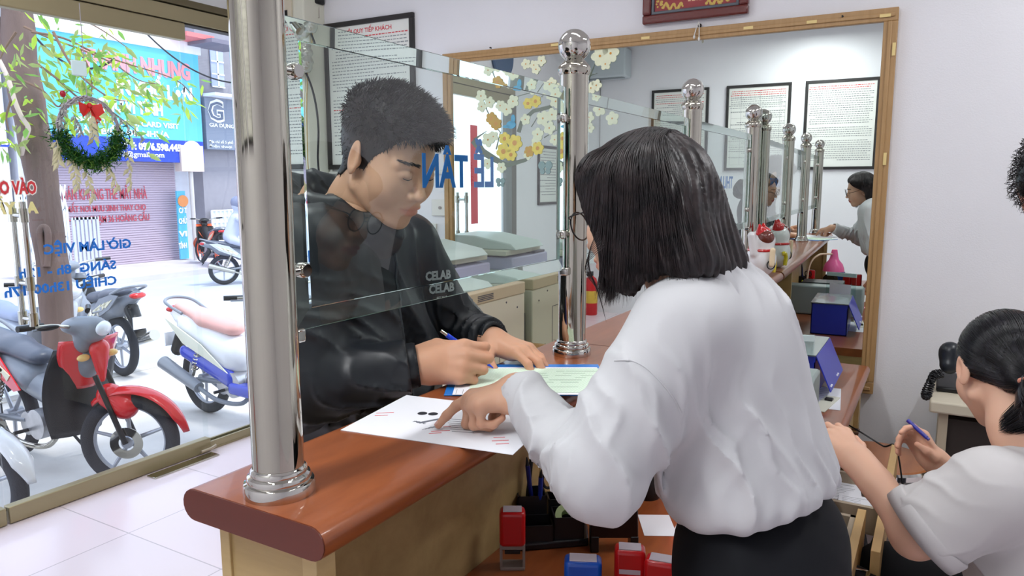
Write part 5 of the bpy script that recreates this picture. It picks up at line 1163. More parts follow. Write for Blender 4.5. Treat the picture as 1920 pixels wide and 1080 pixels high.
        d = d+.003*np.exp(-((P[:, 2]-hz)/.03)**2)*np.sin(ang*21+2*np.sin(ang*5))
        torso = np.hypot(P[:, 0]+.215, P[:, 1]-1.115) < .30
        d = np.where(torso & (P[:, 2] < 1.14), smax(d, hz-P[:, 2], .03), d)
        for wr, A_ in ((wrL, fl_), (wrR, unit(wrR-elR))):
            s = (P-wr)@A_; near = np.linalg.norm(P-wr, axis=1) < .10; d = np.where(near, np.maximum(d, s+.008), d)
            d = np.where(near & (s > -.035), np.maximum(d, -(np.linalg.norm(np.cross(P-wr, A_), axis=1)-.0315)), d)
        # collar opening
        return smax(d, -(np.linalg.norm((P-hd.w1(-.035, 0, -.105))/cc([1., 1., 1.2]), axis=1)-.050), .006)
    Mb = mat('white_blouse', (204, 205, 208), .7)
    V, F = nets(blouse, (-.66, .74, .93), (-.02, 1.58, 1.44), .0042, amp=.012); bo = mesh_obj('blouse', V, F.tolist(), Mb, t)
    # turned collar band
    nc = hd.w1(-.050, 0, -.150); up_ = unit(hd.w1(-.04, 0, -.1)-c7); Bc = basis(up_, (0, 1, 0)); n = 60; P = []; Fq = []
    prof = [(.052, -.022), (.054, -.006), (.054, .014), (.0575, .018), (.066, .006), (.074, -.014), (.072, -.016), (.060, .004)]
    for r_, z_ in prof:
        for k in range(n):
            a = 2*PI*k/n; w = 1+.03*math.sin(3*a+z_*90); P.append(nc+up_*(z_+.006*math.cos(a*2))+r_*w*(math.cos(a)*Bc[0]+math.sin(a)*Bc[1]))
    for j in range(len(prof)-1): Fq += [(j*n+k, j*n+(k+1) % n, (j+1)*n+(k+1) % n, (j+1)*n+k) for k in range(n)]
    mesh_obj('collar', np.array(P), Fq, Mb, bo)
    # sleeve head seam
    V = np.array([atD(u, v, .9) for u, v in ((1152, 676), (1180, 676), (1206, 686), (1235, 712), (1262, 745), (1278, 775))]); V = smooth_path(V, 60)
    dirs = V-CAM_POS; dirs /= np.linalg.norm(dirs, axis=1, keepdims=True)
    for _ in range(60): V = V+dirs*np.clip(blouse(V)-.0006, -.02, .02)[:, None]*.7
    V = V[np.abs(blouse(V)) < .004]; V = V[np.linalg.norm(V-CAM_POS, axis=1) < 1.5]
    MB().tube(V, .0011, 6).build('sleeve_seam', Mb, bo)
    # trousers
    tf = blend([sEll((-.205, 1.112, .93), (.128, .168, .13))]+[(f, k) for f, k in legs(hips, knees, ank, (.100, .085, .078))], .05)
    def trou(P):
        hz = .985+.055*np.clip((P[:, 0]+.3)/.18, 0, 1)+.045; return smax(smax(tf(P)+.004*folds(P, unit(cc([.5, .3, .8])), 60, 1.3, 1.5), P[:, 2]-hz, .006), .05-P[:, 2], .004)
    V, F = nets(trou, (-.42, .84, .03), (.06, 1.42, 1.10), .008, amp=.008); tr = mesh_obj('trousers', V, F.tolist(), mat('black_crepe', (17, 19, 24), .75, spec=.25), t)
    Ms = mat('black_shoe', (30, 30, 32), .4); shoe(t, (-.16, 1.0), (-1, 0), Ms); shoe(t, (-.12, 1.24), (-1, 0), Ms)
    # bob hair
    Mh = hair_material('dark_brown_hair', (20, 16, 18), (52, 42, 42), .40)
    E = sEll; Cx = sCap; up_l = hd.H@UP; down = -up_l; 
    HB = basis(-down, (0, 1, 0))
    def L2(x, y, z): return cc([x, y, z])
    dn = lambda p, s: cc(p)+down*s
    prims = [E((-.006, 0, .040), (.100, .085, .086)), (E((.025, 0, .055), (.056, .068, .055)), .02)]
    for q in (-1, 1):
        prims += [(sECap((.030, q*.076, .045), dn((.055, q*.080, .01), .115), .036, .028, .62, (0, 1, 0)), .02), (sECap((-.03, q*.074, .03), dn((-.035, q*.080, .02), .130), .046, .040, .66, (0, 1, 0)), .025), (E((.045, q*.058, .050), (.034, .032, .044)), .014)]
    prims += [(sECap((-.052, 0, .01), dn((-.090, 0, .0), .105), .056, .050, 1., (1, 0, 0)), .03), (sECap((-.065, .045, -.01), dn((-.098, .055, .0), .095), .040, .042, 1., (1, 0, 0)), .03), (sECap((-.065, -.045, -.01), dn((-.098, -.055, .0), .095), .040, .042, 1., (1, 0, 0)), .03)]
    hs = blend(prims, .02); face = blend([E((.115, 0, -.045), (.062, .062, .105)), (E((.10, 0, .0), (.05, .058, .06)), .02)], .02); neckc = sCap(cc((-.01, 0, -.05)), cc((-.02, 0, -.22)), .050, .060)
    cutl = lambda q: np.interp(q[:, 0], [-.16, -.06, -.035, .0, .03, .09], [.092, .090, .086, .112, .124, .122])+.004*np.sin(q[:, 0]*150)
    def solid(P):
        q = hd.l(P); d = hs(q); d = smax(d, -face(q), .01); d = smax(d, -neckc(q), .01); d = smax(d, (q@down)-cutl(q), .010); fl_n = np.interp(q[:, 2], [-.15, -.12, -.09, -.06, -.03, 0, .03, .06, .09, .12], [.078, .066, .050, .044, .048, .058, .066, .074, .080, .09]); fl_f = np.interp(q[:, 2], [-.15, -.02, .0, .03, .06, .09, .12], [-.012, -.012, -.006, .030, .064, .078, .09]); d = smax(d, q[:, 0]-np.where(q[:, 1] > 0, fl_n, fl_f), .008); return d*hd.s
    def strandy(P):
        q = hd.l(P); az = np.arctan2(q[:, 1], -q[:, 0]+.0); return solid(P)+.0016*np.sin(az*38+3*np.sin(q[:, 2]*30))+.0010*np.sin(az*71+1.3+2*np.sin(q[:, 2]*40))
    lo, hi = bbox_of([hd.w1(x, y, z) for x in (-.20, .14) for y in (-.15, .15) for z in (-.2, .16)], .01)
    V, F = nets(strandy, lo, hi, .003, amp=.004)
    K = 3400; y0 = .012; xs = rng.uniform(-.085, .088, K); side = np.where(rng.random(K) < .5, -1, 1); R0 = np.stack([xs, y0+side*rng.uniform(.001, .012, K), np.full(K, .14)], 1); extra = rng.random(K) < .35
    R0[extra, 1] += side[extra]*rng.uniform(0, .06, extra.sum()); R0w = hd.w(R0)
    for _ in range(30): g = grad(solid, R0w); R0w = R0w-g*solid(R0w)[:, None]
    D0 = np.outer(side, hd.H[1])+np.outer(-xs*4, -hd.H[0])*-1+rng.normal(0, .08, (K, 3)); off = rng.uniform(-.001, .0035, K)
    def grav(P, i):
        w = np.tile(np.array([0, 0, -1.]), (len(P), 1)); q = hd.l(P); w = w+np.outer(np.clip(-q[:, 0]*3-.05, -.1, .35), -hd.H[0]); return w
    def free(P): q = hd.l(P); return (q@down) > cutl(q)-.018
    PP = trace(solid, R0w, D0, 30, rng.uniform(.0095, .0118, K), grav, off, free=free, stiff=.72, jit=.035)
    q = hd.l(PP[:, -1]); q = hd.l(PP.reshape(-1, 3)).reshape(PP.shape); bad = ((q[:, :, 0] > np.where(q[:, :, 1] > 0, .082, np.interp(q[:, :, 2], [0, .06], [.0, .08])))).any(1) | ((q[:, :, 0] > .075) & (np.abs(q[:, :, 1]) < .055) & (q[:, :, 2] < .03)).any(1); PP = PP[~bad]
    qa = hd.l(PP.reshape(-1, 3)); over = ((qa@down) > cutl(qa)+.004).reshape(PP.shape[:2]); fi = np.where(over.any(1), over.argmax(1), 29)+rng.integers(-2, 1, len(PP)); fi = np.clip(fi, 4, 29)
    tt = np.linspace(0, 1, 30)[None]*fi[:, None]; i0_ = np.clip(tt.astype(int), 0, 28); fr_ = (tt-i0_)[..., None]; ar = np.arange(len(PP))[:, None]; PP = PP[ar, i0_]*(1-fr_)+PP[ar, i0_+1]*fr_
    v2, f2 = ribbons('s', PP, np.full(len(PP), .00075), None, None); Vj, Fj = join((V, F), (v2, f2)); hr = mesh_obj('hair', Vj, Fj, Mh, t)
    for q_ in (-1, 1):
        brow(hd, q_, Mh, body); lash(hd, q_, Mh, body)
    glasses(hd, body, 'thin black round framed glasses')
    # loose wisps by the cheek
    W = []
    for k in range(9):
        a = atD(1122+k*1.5, 430+k*4, 1.03); W.append(smooth_path([a, a+CB[0]*(-.012-.002*k)-UP*.03, a+CB[0]*-.010-UP*.062, a+CB[0]*(.004)-UP*(.085+.003*k)], 14))
    v3, f3 = ribbons('w', np.array(W), np.full(9, .0005), None, None); mesh_obj('loose_wisps', v3, f3.tolist(), Mh, hr)
    return t
clerk = build_clerk()

# ---------------------------------------------------------------- seated clerk with the pony tail
def build_seated():
    t = thing('person', (.15, 1.75, 0), 'seated clerk with a black ponytail and rolled white sleeves, holding a pen', 'person')
    hd = Head(atD(1880, 694, 1.52), Rot(math.radians(108), -.42, 0), .98, False); base, lip = (226, 180, 154), (190, 100, 96)
    ctr = np.array([.185, 1.715, .920]); lf = unit(np.array([-.44, -.89, 0])); fw_ = unit(np.array([-.89, .44, 0]))
    shL, shR = ctr+lf*.155+(0, 0, .0), ctr-lf*.155
    elL, wrL = atD(1716, 1003, 1.43), atD(1608, 862, 1.60); elR = np.array([.115, 1.93, .76]); wrR = atD(1757, 866, 1.72)
    handL = atD(1556, 800, 1.70); PL, JL, fL = hand(wrL, unit(handL-wrL), unit(np.array([.1, -.3, .9])), False, [(.35, .6, .3)]*4, .94, fat=.92)
    hr_t = atD(1718, 815, 1.72); AR = unit(hr_t-wrR); NR = unit(np.array([.3, .65, .5])+CB[0]*.2)
    PR, JR, fR = hand(wrR, AR, NR, True, [(.35, .75, .35), (.75, .95, .4), (.9, 1.0, .4), (1.0, 1.0, .4)], .84, spread=(.05, 0, -.06, -.12), thumb=[(.034, .036, -.022), (.066, .038, -.034), (.092, .028, -.038)], fat=.92)
    c7 = ctr+np.array([0.02, 0, .045]); fh = blend([hd.fn(), (sCap(hd.w1(-.045, 0, -.12), c7, .047, .055), .03)])
    lo, hi = bbox_of([hd.w1(x, y, z) for x in (-.12, .13) for y in (-.1, .1) for z in (-.2, .125)], .01); Vh, Fh = nets(fh, lo, hi, .0024); parts = [(Vh, Fh)]; cols = [hd.colour(Vh, base, lip)]
    for P, J, wr, el in ((PL, JL, wrL, elL), (PR, JR, wrR, elR)):
        f = blend(P+[(sCap(wr, el, .024, .040), .03), (sCap(el, el+(ctr-el)*.25, .042, .045), .03)]); lo, hi = bbox_of(np.concatenate([np.array(j) for j in J]+[wr[None], el[None], (el+(ctr-el)*.2)[None]]), .05)
        v, q = nets(f, lo, hi, .0021); parts.append((v, q)); c = np.tile(np.array(S(base)[:3]), (len(v), 1)); kn_ = np.zeros(len(v))
        for j in J:
            for p in j[1:]: kn_ = np.maximum(kn_, np.exp(-(np.linalg.norm(v-p, axis=1)/.010)**2))
        cols.append(c*(1-kn_[:, None]*(1-np.array([1., .80, .76]))*.7))
    hip = np.array([.27, 1.66, .53]); hips = [hip+lf*.09, hip-lf*.09]; knees = [hip+fw_*.40+lf*.09, hip+fw_*.40-lf*.09]; ank = [k+(0, 0, -.42)-fw_*.03 for k in knees]
    fb = blend([sCap(ctr-(0, 0, .06), hip+(0, 0, .08), .085, .10), (sCap(shR, shL, .04), .04), (sCap(shR, elR, .042, .036), .03), (sCap(shL, elL, .042, .04), .03), (sCap(c7, hd.w1(-.045, 0, -.12), .045), .03)]+legs(hips, knees, ank, (.07, .045, .032)))
    vb, qb = nets(fb, (-.35, 1.3, .03), (.5, 2.2, 1.05), .014); parts.append((vb, qb)); cols.append(np.tile(np.array(S(base)[:3]), (len(vb), 1)))
    body = skinned('body', parts, t, skin_mat('skin_rosy', base), np.concatenate(cols))
    cu = elL+unit(shL-elL)*.02
    J0 = [sEll(ctr-(-.01, 0, .10), (.14, .15, .14), np.array([fw_, lf, UP])), (sEll(ctr-(-.05, 0, .26), (.135, .165, .17), np.array([fw_, lf, UP])), .06), (sCap(shL+(0, 0, .0), shR, .062), .05), (sCap(c7-lf*.03, c7+lf*.03, .048), .04),
          (sCap(shL, elL+unit(shL-elL)*.035, .080, .082), .04), (sCap(shR-(0, 0, .02), elR+(0, 0, .05), .062, .060), .04)]
    bl = blend(J0, .04); dl = unit(shL-elL)
    def blouse(P):
        d = bl(P); wu = np.exp(-(np.linalg.norm(P-(elL*.6+shL*.4), axis=1)/.12)**2); d = d+.0075*wu*folds(P, unit(dl+np.array([0, .2, .6])), 105, 1.2, .9)
        d = d+.0050*folds(P, unit(lf+np.array([0, 0, .5])), 70, 1.3, 2.)
        s = (P-cu)@dl; near = np.linalg.norm(P-elL, axis=1) < .115; d = np.where(near, np.maximum(d, -s), d); d = np.where(near & (s < .02), np.maximum(d, -(np.linalg.norm(np.cross(P-cu, dl), axis=1)-.060)), d)
        return smax(smax(d, -(np.linalg.norm((P-hd.w1(-.035, 0, -.11))/np.array([1., 1., 1.2]), axis=1)-.052), .006), .50-P[:, 2], .01)
    Mb = mat('cream_blouse', (204, 201, 201), .7); V, F = nets(blouse, (-.14, 1.36, .46), (.50, 2.12, 1.06), .0046, amp=.012); bo = mesh_obj('blouse', V, F.tolist(), Mb, t)
    B = basis(dl, (0, 0, 1)); P = []; Fq = []; n = 60; prof = [(.082, .004), (.087, .000), (.089, .016), (.089, .032), (.085, .036), (.080, .034)]
    for r_, z_ in prof:
        for k in range(n): a = 2*PI*k/n; w = 1+.035*math.sin(2*a+.6)+.015*math.sin(5*a); P.append(cu+dl*(z_-.012)+r_*w*(math.cos(a)*B[0]*.92+math.sin(a)*B[1]))
    for j in range(len(prof)-1): Fq += [(j*n+k, j*n+(k+1) % n, (j+1)*n+(k+1) % n, (j+1)*n+k) for k in range(n)]
    mesh_obj('rolled_cuff', np.array(P), Fq, Mb, bo)
    tf = blend(legs(hips, knees, ank, (.095, .08, .07), (hip+(0, 0, .02), (.14, .17, .12))), .04); tfn = lambda P: np.maximum(tf(P), .06-P[:, 2]); V, F = nets(tfn, (-.35, 1.3, .04), (.5, 2.1, .72), .012); mesh_obj('trousers', V, F.tolist(), mat('black_crepe', (17, 19, 24), .75, spec=.25), t)
    Ms = mat('black_shoe', (30, 30, 32), .4)
    for a in ank: shoe(t, a, fw_, Ms)
    Mh = hair_material('jet_hair', (14, 14, 17), (38, 36, 42), .26); tie = cc_ = hd.w1(-.118, .0, -.035)
    tiel = hd.l(tie[None])[0]
    def reg(q):
        x, z = q[:, 0], q[:, 2]; return z-np.interp(x, [-.12, -.085, -.06, -.035, .006, .030, .050, .068, .085, .1], [-.085, -.080, -.070, -.036, -.010, .018, .036, .052, .062, .07])
    def solid(P):
        q = hd.l(P); d = blend([sEll((-.018, 0, .034), (.104, .083, .090)), (sEll((.03, 0, .012), (.062, .067, .079)), .02), (sEll((-.085, 0, -.025), (.04, .045, .040)), .03)])(q); d = smax(d, -reg(q), .008); return np.where(q[:, 2] < -.045, np.maximum(d, .0015-sCap((-.030, 0, -.040), (-.048, 0, -.150), .047, .048)(q)), d)*hd.s
    lo, hi = bbox_of([hd.w1(x, y, z) for x in (-.16, .13) for y in (-.12, .12) for z in (-.12, .15)], .01)
    V, F = nets(lambda P: solid(P)+.0008*np.sin(np.arctan2(hd.l(P)[:, 1], hd.l(P)[:, 2]+.03)*60), lo, hi, .0032, amp=.003); K = 1800; idx = rng.integers(0, len(V), K); R0 = V[idx]; tgt = tie
    ln = np.linalg.norm(R0-tgt, axis=1); D0 = (tgt-R0)
    PP = trace(solid, R0, D0, 14, ln/12, lambda P, i: (tgt-P)/(np.linalg.norm(tgt-P, axis=1, keepdims=True)+1e-6), rng.uniform(.0, .0018, K), stiff=.3, jit=.02); sgl = np.linalg.norm(np.diff(PP, axis=1), axis=2); PP = PP[(sgl.max(1) < .030) & (ln < .24) & (hd.l(PP.reshape(-1, 3)).reshape(PP.shape)[:, :, 2] > -.088).all(1)]; K = len(PP)
    v2, f2 = ribbons('s', PP, np.full(K, .0006), None, None)
    tail_end = atD(1885, 800, 1.42); mid = (tie+tail_end)/2+np.array([.03, -.02, .0]); cur = smooth_path([tie, tie+unit(mid-tie)*.03+np.array([0, 0, -.005]), mid, tail_end], 14); T = []
    for k in range(900):
        o = np.clip(rng.normal(0, 1, 3), -1.4, 1.4); T.append(cur+np.outer(np.interp(np.arange(14), [0, 2, 7, 13], [.005, .013, .021, .008]), o)+rng.normal(0, .0003, (14, 3)))
    v3, f3 = ribbons('t', np.array(T), np.full(900, .0009), None, None); tv, tf_ = nets(blend([sCap(cur[0], cur[4], .012, .024), (sCap(cur[4], cur[9], .026, .030), .02), (sCap(cur[9], cur[12], .028, .012), .02)]), cur.min(0)-.05, cur.max(0)+.05, .004)
    Vj, Fj = join((V, F), (v2, f2), (v3, f3), (tv, tf_)); hr = mesh_obj('hair', Vj, Fj, Mh, t)
    Bt = basis(cur[2]-cur[0]); MB().tube([cur[1]+(math.cos(a)*Bt[0]+math.sin(a)*Bt[1])*.019 for a in np.linspace(0, 2*PI, 24, endpoint=False)], .005, 8, close=True).build('hair_tie', mat('peach_tie', (222, 150, 128), .6), hr)
    a, b_ = atD(1702, 788, 1.70), atD(1738, 821, 1.66); pn = thing('ballpoint_pen', b_, 'dark blue pen held by the seated clerk', 'pen'); Mp = mat('navy_pen', (44, 46, 150), .3)
    MB().cyl(a, b_, .0045, 14).build('barrel', Mp, pn); MB().cyl(b_, b_+unit(b_-a)*.006, .0035, 12).build('push_button', Mp, pn)
    return t
seated = build_seated()

# ---------------------------------------------------------------- person leaning in at the right edge
def build_leaning():
    t = thing('person', atD(2140, 1400, 2.0)*np.array([1, 1, 0]), 'person with curly dark hair cut off by the right edge of the frame', 'person')
    hd = Head(atD(1984, 330, 1.9), Rot(math.radians(100), -.2, .2), 1.0, False); base = (214, 160, 138)
    sh = atD(2075, 470, 1.9); hip = atD(2150, 900, 1.9); B = np.array([CB[2]*np.array([1, 1, 0])/np.linalg.norm(CB[2][:2]), unit(-CB[0]), UP]); s_ = B[1]
    fb = blend([hd.fn(), (sCap(hd.w1(-.04, 0, -.12), sh+(0, 0, .03), .048, .06), .03), (sCap(sh, hip, .1, .11), .05)]+[(sCap(sh+s_*.11*q, sh+s_*.14*q-(0, 0, .28), .045, .035), .03) for q in (-1, 1)]+[(sCap(hip+s_*.08*q, np.r_[(hip+s_*.08*q)[:2], .1], .08, .04), .04) for q in (-1, 1)])
    a = [hd.c, sh, hip, np.r_[hip[:2], .05]]; V, F = nets(fb, np.min(a, 0)-(.32, .32, .04), np.max(a, 0)+(.32, .32, .16), .009); mesh_obj('body', V, F.tolist(), skin_mat('skin_rosy', base), t, cols=np.tile(np.array(S(base)[:3]), (len(V), 1)))
    fg = blend([sCap(sh-(0, 0, .02), hip, .125, .13)]+[(sCap(sh+s_*.11*q, sh+s_*.14*q-(0, 0, .28), .065, .055), .04) for q in (-1, 1)]+[(sCap(hip+s_*.08*q, np.r_[(hip+s_*.08*q)[:2], .1], .10, .06), .04) for q in (-1, 1)])
    V, F = nets(lambda P: np.maximum(fg(P), P[:, 2]-sh[2]-.05), np.min(a, 0)-(.34, .34, .04), np.max(a, 0)+(.34, .34, .16), .011); mesh_obj('clothes', V, F.tolist(), mat('grey_dress', (90, 92, 104), .8), t)
    solid = lambda P: smax(blend([sEll((-.018, 0, .034), (.112, .092, .096)), (sEll((.0, .0, -.02), (.06, .088, .07)), .03)])(hd.l(P)), -sEll((.11, 0, -.03), (.07, .07, .10))(hd.l(P)), .01)*hd.s
    lo, hi = bbox_of([hd.w1(x, y, z) for x in (-.16, .13) for y in (-.12, .12) for z in (-.12, .15)], .01); V, F = nets(solid, lo, hi, .004)
    R0 = V[rng.integers(0, len(V), 1500)]; g = grad(solid, R0); C = []
    for r, n_ in zip(R0, g):
        w = rng.normal(0, 1, 3); w -= n_*(w@n_); w = unit(w)*.012; C.append([r+n_*.03*s*rng.uniform(.4, 1)+w*math.sin(s*4)+np.array([0, 0, -.012*s*s]) for s in np.linspace(0, 1, 8)])
    v2, f2 = ribbons('c', np.array(C), np.full(1500, .0008), None, None); Vj, Fj = join((V, F), (v2, f2)); mesh_obj('hair', Vj, Fj, MATS['jet_hair'], t)
build_leaning()
# ---------------------------------------------------------------- papers on the counter
def flat(b, P0, U, V_, w, h, z, t=.0004, mi=0):
    U = np.r_[unit(U), 0][:3]; V_ = np.r_[unit(V_), 0][:3]; c = np.array([P0[0], P0[1], z])+U*w/2+V_*h/2; return b.obox(c, (w, h, t), np.array([U, V_, UP]), mi)
U1 = unit(np.array([.291, .043])); V1 = np.array([-U1[1], U1[0]])
t = thing('printed_form', (-.66, .95, 1.1), 'white printed sheet with red stamps, under the pointing finger, overhanging the counter edge', 'paper')
flat(MB(), (-.807, .839), U1, V1, .297, .21, 1.1006, .0008).build('sheet', M_paper, t)
def mark(b, u, v, w, h, z, U, V_, ang=0.):
    p = onZ(u, v, z); U3 = np.r_[U, 0]; V3 = np.r_[V_, 0]; c, s = math.cos(ang), math.sin(ang); A, B = U3*c+V3*s, -U3*s+V3*c
    return b.obox(p, (w, h, .0002), np.array([A, B, UP]))
zt = 1.1011; rs = random.Random(2)
b = MB()
for u, v in ((792, 775), (812, 776)): p = onZ(u, v, zt); b.lathe([(.0085, -.0001), (.0085, .0001)], p, n=20)
b.build('black_dots', mat('black_print', (40, 42, 50), .8), t)
b = MB(); p = onZ(787, 792, zt+.0001); b.tube([p+np.array([.006*math.sin(k*1.9)+.0006*k-.01, .004*math.cos(k*2.7), 0]) for k in range(34)], .0003, 4)
mark(b, 806, 789, .040, .007, zt, U1, V1, .95)
for k in range(7): mark(b, 850+k*3, 786+k*4, .030+.01*rs.random(), .0014, zt, U1, V1, .15)
for k in range(5): mark(b, 800+k*6, 803-k*1, .02, .001, zt, U1, V1, 1.2)
b.build('grey_printing', mat('grey_print2', (110, 114, 124), .8), t)
b = MB()
for u, v, w in ((715, 779, .022), (722, 774, .03), (938, 826, .026), (942, 832, .02), (936, 820, .018), (826, 808, .03), (816, 812, .02), (838, 800, .012)): mark(b, u, v, w, .0022, zt, U1, V1, .5)
b.build('red_stamp_marks', M_red, t)
U2 = np.array([.868, .496]); V2 = np.array([-.496, .868])
fo = thing('document_folder', (-.66, 1.27, 1.1), 'blue document folder lying open under the green form on the counter', 'folder')
flat(MB(), (-.775, 1.078), U2, V2, .312, .232, 1.1016, .0025).build('cover', mat('blue_folder', (24, 120, 210), .4), fo, bevel=.001)
t = thing('document_sheet', (-.66, 1.27, 1.103), 'white sheet on the blue folder, below the green form', 'paper'); b = MB(); flat(b, (-.760, 1.084), U2, V2, .290, .205, 1.1034, .0006); b.build('sheet', M_paper, t)
b = MB(); q_ = np.array([-.760, 1.084]); [flat(b, q_+U2*(.006+k*.012)+V2*.004, U2, V2, .0007, .030, 1.1038, .0001) for k in range(4)]; b.build('ruled_lines', mat('grey_print2', (110, 114, 124), .8), t)
t = thing('application_form', (-.65, 1.28, 1.104), 'pale green form with wavy security print, being filled in by the young man', 'paper')
b = MB(); P0 = np.array([-.740, 1.108]); flat(b, P0, U2, V2, .262, .182, 1.1042, .0006); m = mat('green_form', (216, 236, 214), .8); b.build('sheet', m, t)
nt, bb, N, L = nodes_of(m); tc = N('ShaderNodeTexCoord'); wv = N('ShaderNodeTexWave'); wv.inputs['Scale'].default_value = 60; wv.inputs['Distortion'].default_value = 5; rp = N('ShaderNodeValToRGB'); rp.color_ramp.elements[0].color = S((208, 232, 206)); rp.color_ramp.elements[1].color = S((224, 240, 224)); L(tc.outputs['Object'], wv.inputs[0]); L(wv.outputs['Fac'], rp.inputs[0]); L(rp.outputs[0], bb.inputs['Base Color'])
b = MB()
for i in range(9):
    for j in range(rs.randint(2, 4)): o = P0+U2*(.10+.15*rs.random())+V2*(.02+i*.017); flat(b, o, U2, V2, .01+.025*rs.random(), .0014, 1.10462, .0001)
b.build('grey_writing', mat('green_print', (120, 158, 130), .8), t)

# ---------------------------------------------------------------- stamps and desk tools in front of the clerk
M_stred = mat('red_stamp_plastic', (206, 24, 30), .3, coat=.3); M_stblue = mat('blue_stamp_plastic', (18, 82, 186), .3, coat=.3); M_stgrey = mat('stamp_frame_grey', (150, 138, 132), .4); M_lab = mat('stamp_label', (206, 196, 206), .4)
def stamp(name, base, w, d, h, ang, mc, lab, legs_=True):
    t = thing(name, base, lab, 'rubber stamp', 'self inking stamps on the desk'); R = Rot(ang, 0, 0)
    hb = h*.40 if legs_ else h*.22
    def bx(lo, hi, nm, m, bev=0.): return MB().box(lo, hi).xf(R, base).build(nm, m, t, bevel=bev, seg=3)
    bx((-d/2, -w/2, hb), (d/2, w/2, h), 'cap', mc, .008); bx((-d/2-.0006, -w*.34, h*.60), (-d/2+.002, w*.34, h*.68), 'label_strip', M_lab) if not legs_ else None
    bx((-d*.36, -w*.36, h-.0005), (d*.36, w*.36, h+.0012), 'label_plate', M_lab, .0005)
    for s in (-1, 1): bx((-d*.42, s*w*.44-.0025, .004), (d*.42, s*w*.44+.0025, hb+.004), 'frame_leg', M_stgrey)
    bx((-d*.46, -w*.47, 0), (d*.46, w*.47, .006), 'frame_foot', M_stgrey, .001)
    bx((-d*.38, -w*.40, hb-.006), (d*.38, w*.40, hb+.006), 'crossbar', M_stgrey, .001); bx((-d*.3, -w*.3, hb-.016), (d*.3, w*.3, hb-.006), 'die_plate', M_black)
    return t
stamp('rubber_stamp', onZ(961, 1062, DZ), .050, .036, .118, math.radians(120), M_stred, 'tall red stamp with a grey open frame foot, nearest the counter wall')
stamp('rubber_stamp', onZ(1092, 1156, DZ), .064, .036, .108, math.radians(115), M_stblue, 'blue stamp, the only blue one, in the middle of the row')
stamp('rubber_stamp', onZ(1179, 1130, DZ), .054, .036, .106, math.radians(112), M_stred, 'red stamp just right of the blue one', False)
stamp('rubber_stamp', onZ(1240, 1150, DZ), .060, .036, .102, math.radians(100), M_stred, 'red stamp half hidden by the standing clerk\'s trousers', False)
ob = onZ(1030, 1006, DZ); org = thing('desk_organiser', ob, 'black plastic desk organiser holding pens, scissors and a tape roll', 'desk organiser'); Mo = mat('black_organiser', (30, 30, 34), .35)
R = Rot(math.radians(35), 0, 0)
b = MB(); poly = [(-.075, -.06), (.075, -.05), (.085, .02), (.03, .075), (-.07, .07)]; b.prism(poly, 0, .016).xf(R, ob); b.build('base', Mo, org, bevel=.004)
def cup(lo, hi, h0, h1, nm='compartment'):
    b = MB(); w = .003
    for (a0, a1, c0, c1) in ((lo[0], hi[0], lo[1], lo[1]+w), (lo[0], hi[0], hi[1]-w, hi[1]), (lo[0], lo[0]+w, lo[1], hi[1]), (hi[0]-w, hi[0], lo[1], hi[1])): b.box((a0, c0, h0), (a1, c1, h1))
    b.xf(R, ob).build(nm, Mo, org)
cup((-.066, .005), (-.005, .062), .014, .088); cup((-.062, -.052), (.002, .002), .014, .05); cup((.004, -.046), (.066, .012), .014, .062); cup((.0, .014), (.034, .058), .014, .075)
def stick(p, q, r, m, lab, nm='pen', cat='pen'):
    a, c = ob+p@R, ob+q@R; d = unit(c-a); t = thing(nm, a, lab, cat, 'pens in the desk organiser'); MB().cyl(a, c-d*.018, r, 12).build('barrel', m, t); MB().cyl(c-d*.018, c, r*.9, 12, r2=r*.25).build('tip', MATS['black_plastic'] if nm == 'pen' else m, t)
A3 = np.array
stick(A3([-.04, .035, .02]), A3([-.105, .045, .185]), .0042, mat('graphite_grey', (44, 42, 44), .4), 'dark grey pencil leaning left out of the organiser')
stick(A3([-.03, .03, .02]), A3([-.045, .03, .165]), .005, mat('navy_barrel', (24, 34, 110), .3), 'dark blue pen standing in the organiser')
stick(A3([-.02, .02, .02]), A3([-.018, -.002, .150]), .005, mat('blue_barrel', (30, 54, 160), .3), 'blue pen leaning right in the organiser')
stick(A3([-.05, .02, .02]), A3([-.03, .05, .180]), .0045, M_black, 'black pen behind the blue pens in the organiser')
t = thing('scissors', ob+A3([.015, .035, .02])@R, 'black handled scissors standing in the organiser', 'scissors')
c = ob+A3([.015, .035, .09])@R; Bs = basis(CB[2]); 
for s in (-1, 1): MB().tube([c+Bs[0]*(s*.014+.011*math.cos(a))+Bs[1]*.017*math.sin(a)+UP*.02 for a in np.linspace(0, 2*PI, 20, endpoint=False)], .0032, 8, close=True).build('handle', M_black, t)
MB().box((-.006, -.0015, -.07), (.006, .0015, .005)).xf(R, c).build('blade', M_chrome, t)
t = thing('tape_roll', ob+A3([.034, -.018, .05])@R, 'roll of pale green clear tape in the organiser tray', 'tape'); MB().lathe([(.012, -.011), (.025, -.011), (.026, 0), (.025, .011), (.012, .011), (.012, -.011)], ob+A3([.034, -.018, .05])@R, unit(A3([.35, -.55, .75])), 30, caps=False).build('roll', mat('green_tape', (186, 206, 150), .3), t)
t = thing('highlighter', ob+A3([.05, .06, .05])@R, 'yellow highlighter marker lying behind the organiser', 'marker'); a, c = ob+A3([.0, .075, .06])@R, ob+A3([.09, .03, .035])@R; MB().cyl(a, c, .007, 14).build('barrel', mat('yellow_marker', (222, 226, 60), .35), t); MB().cyl(c, c+unit(c-a)*.03, .0075, 14).build('cap', mat('green_cap', (130, 190, 50), .35), t)
nb = onZ(1150, 1028, DZ); t = thing('stamp_rack', nb, 'black numbering stamp with a white knob, behind the red stamps', 'stamp'); R2 = Rot(math.radians(30), 0, 0)
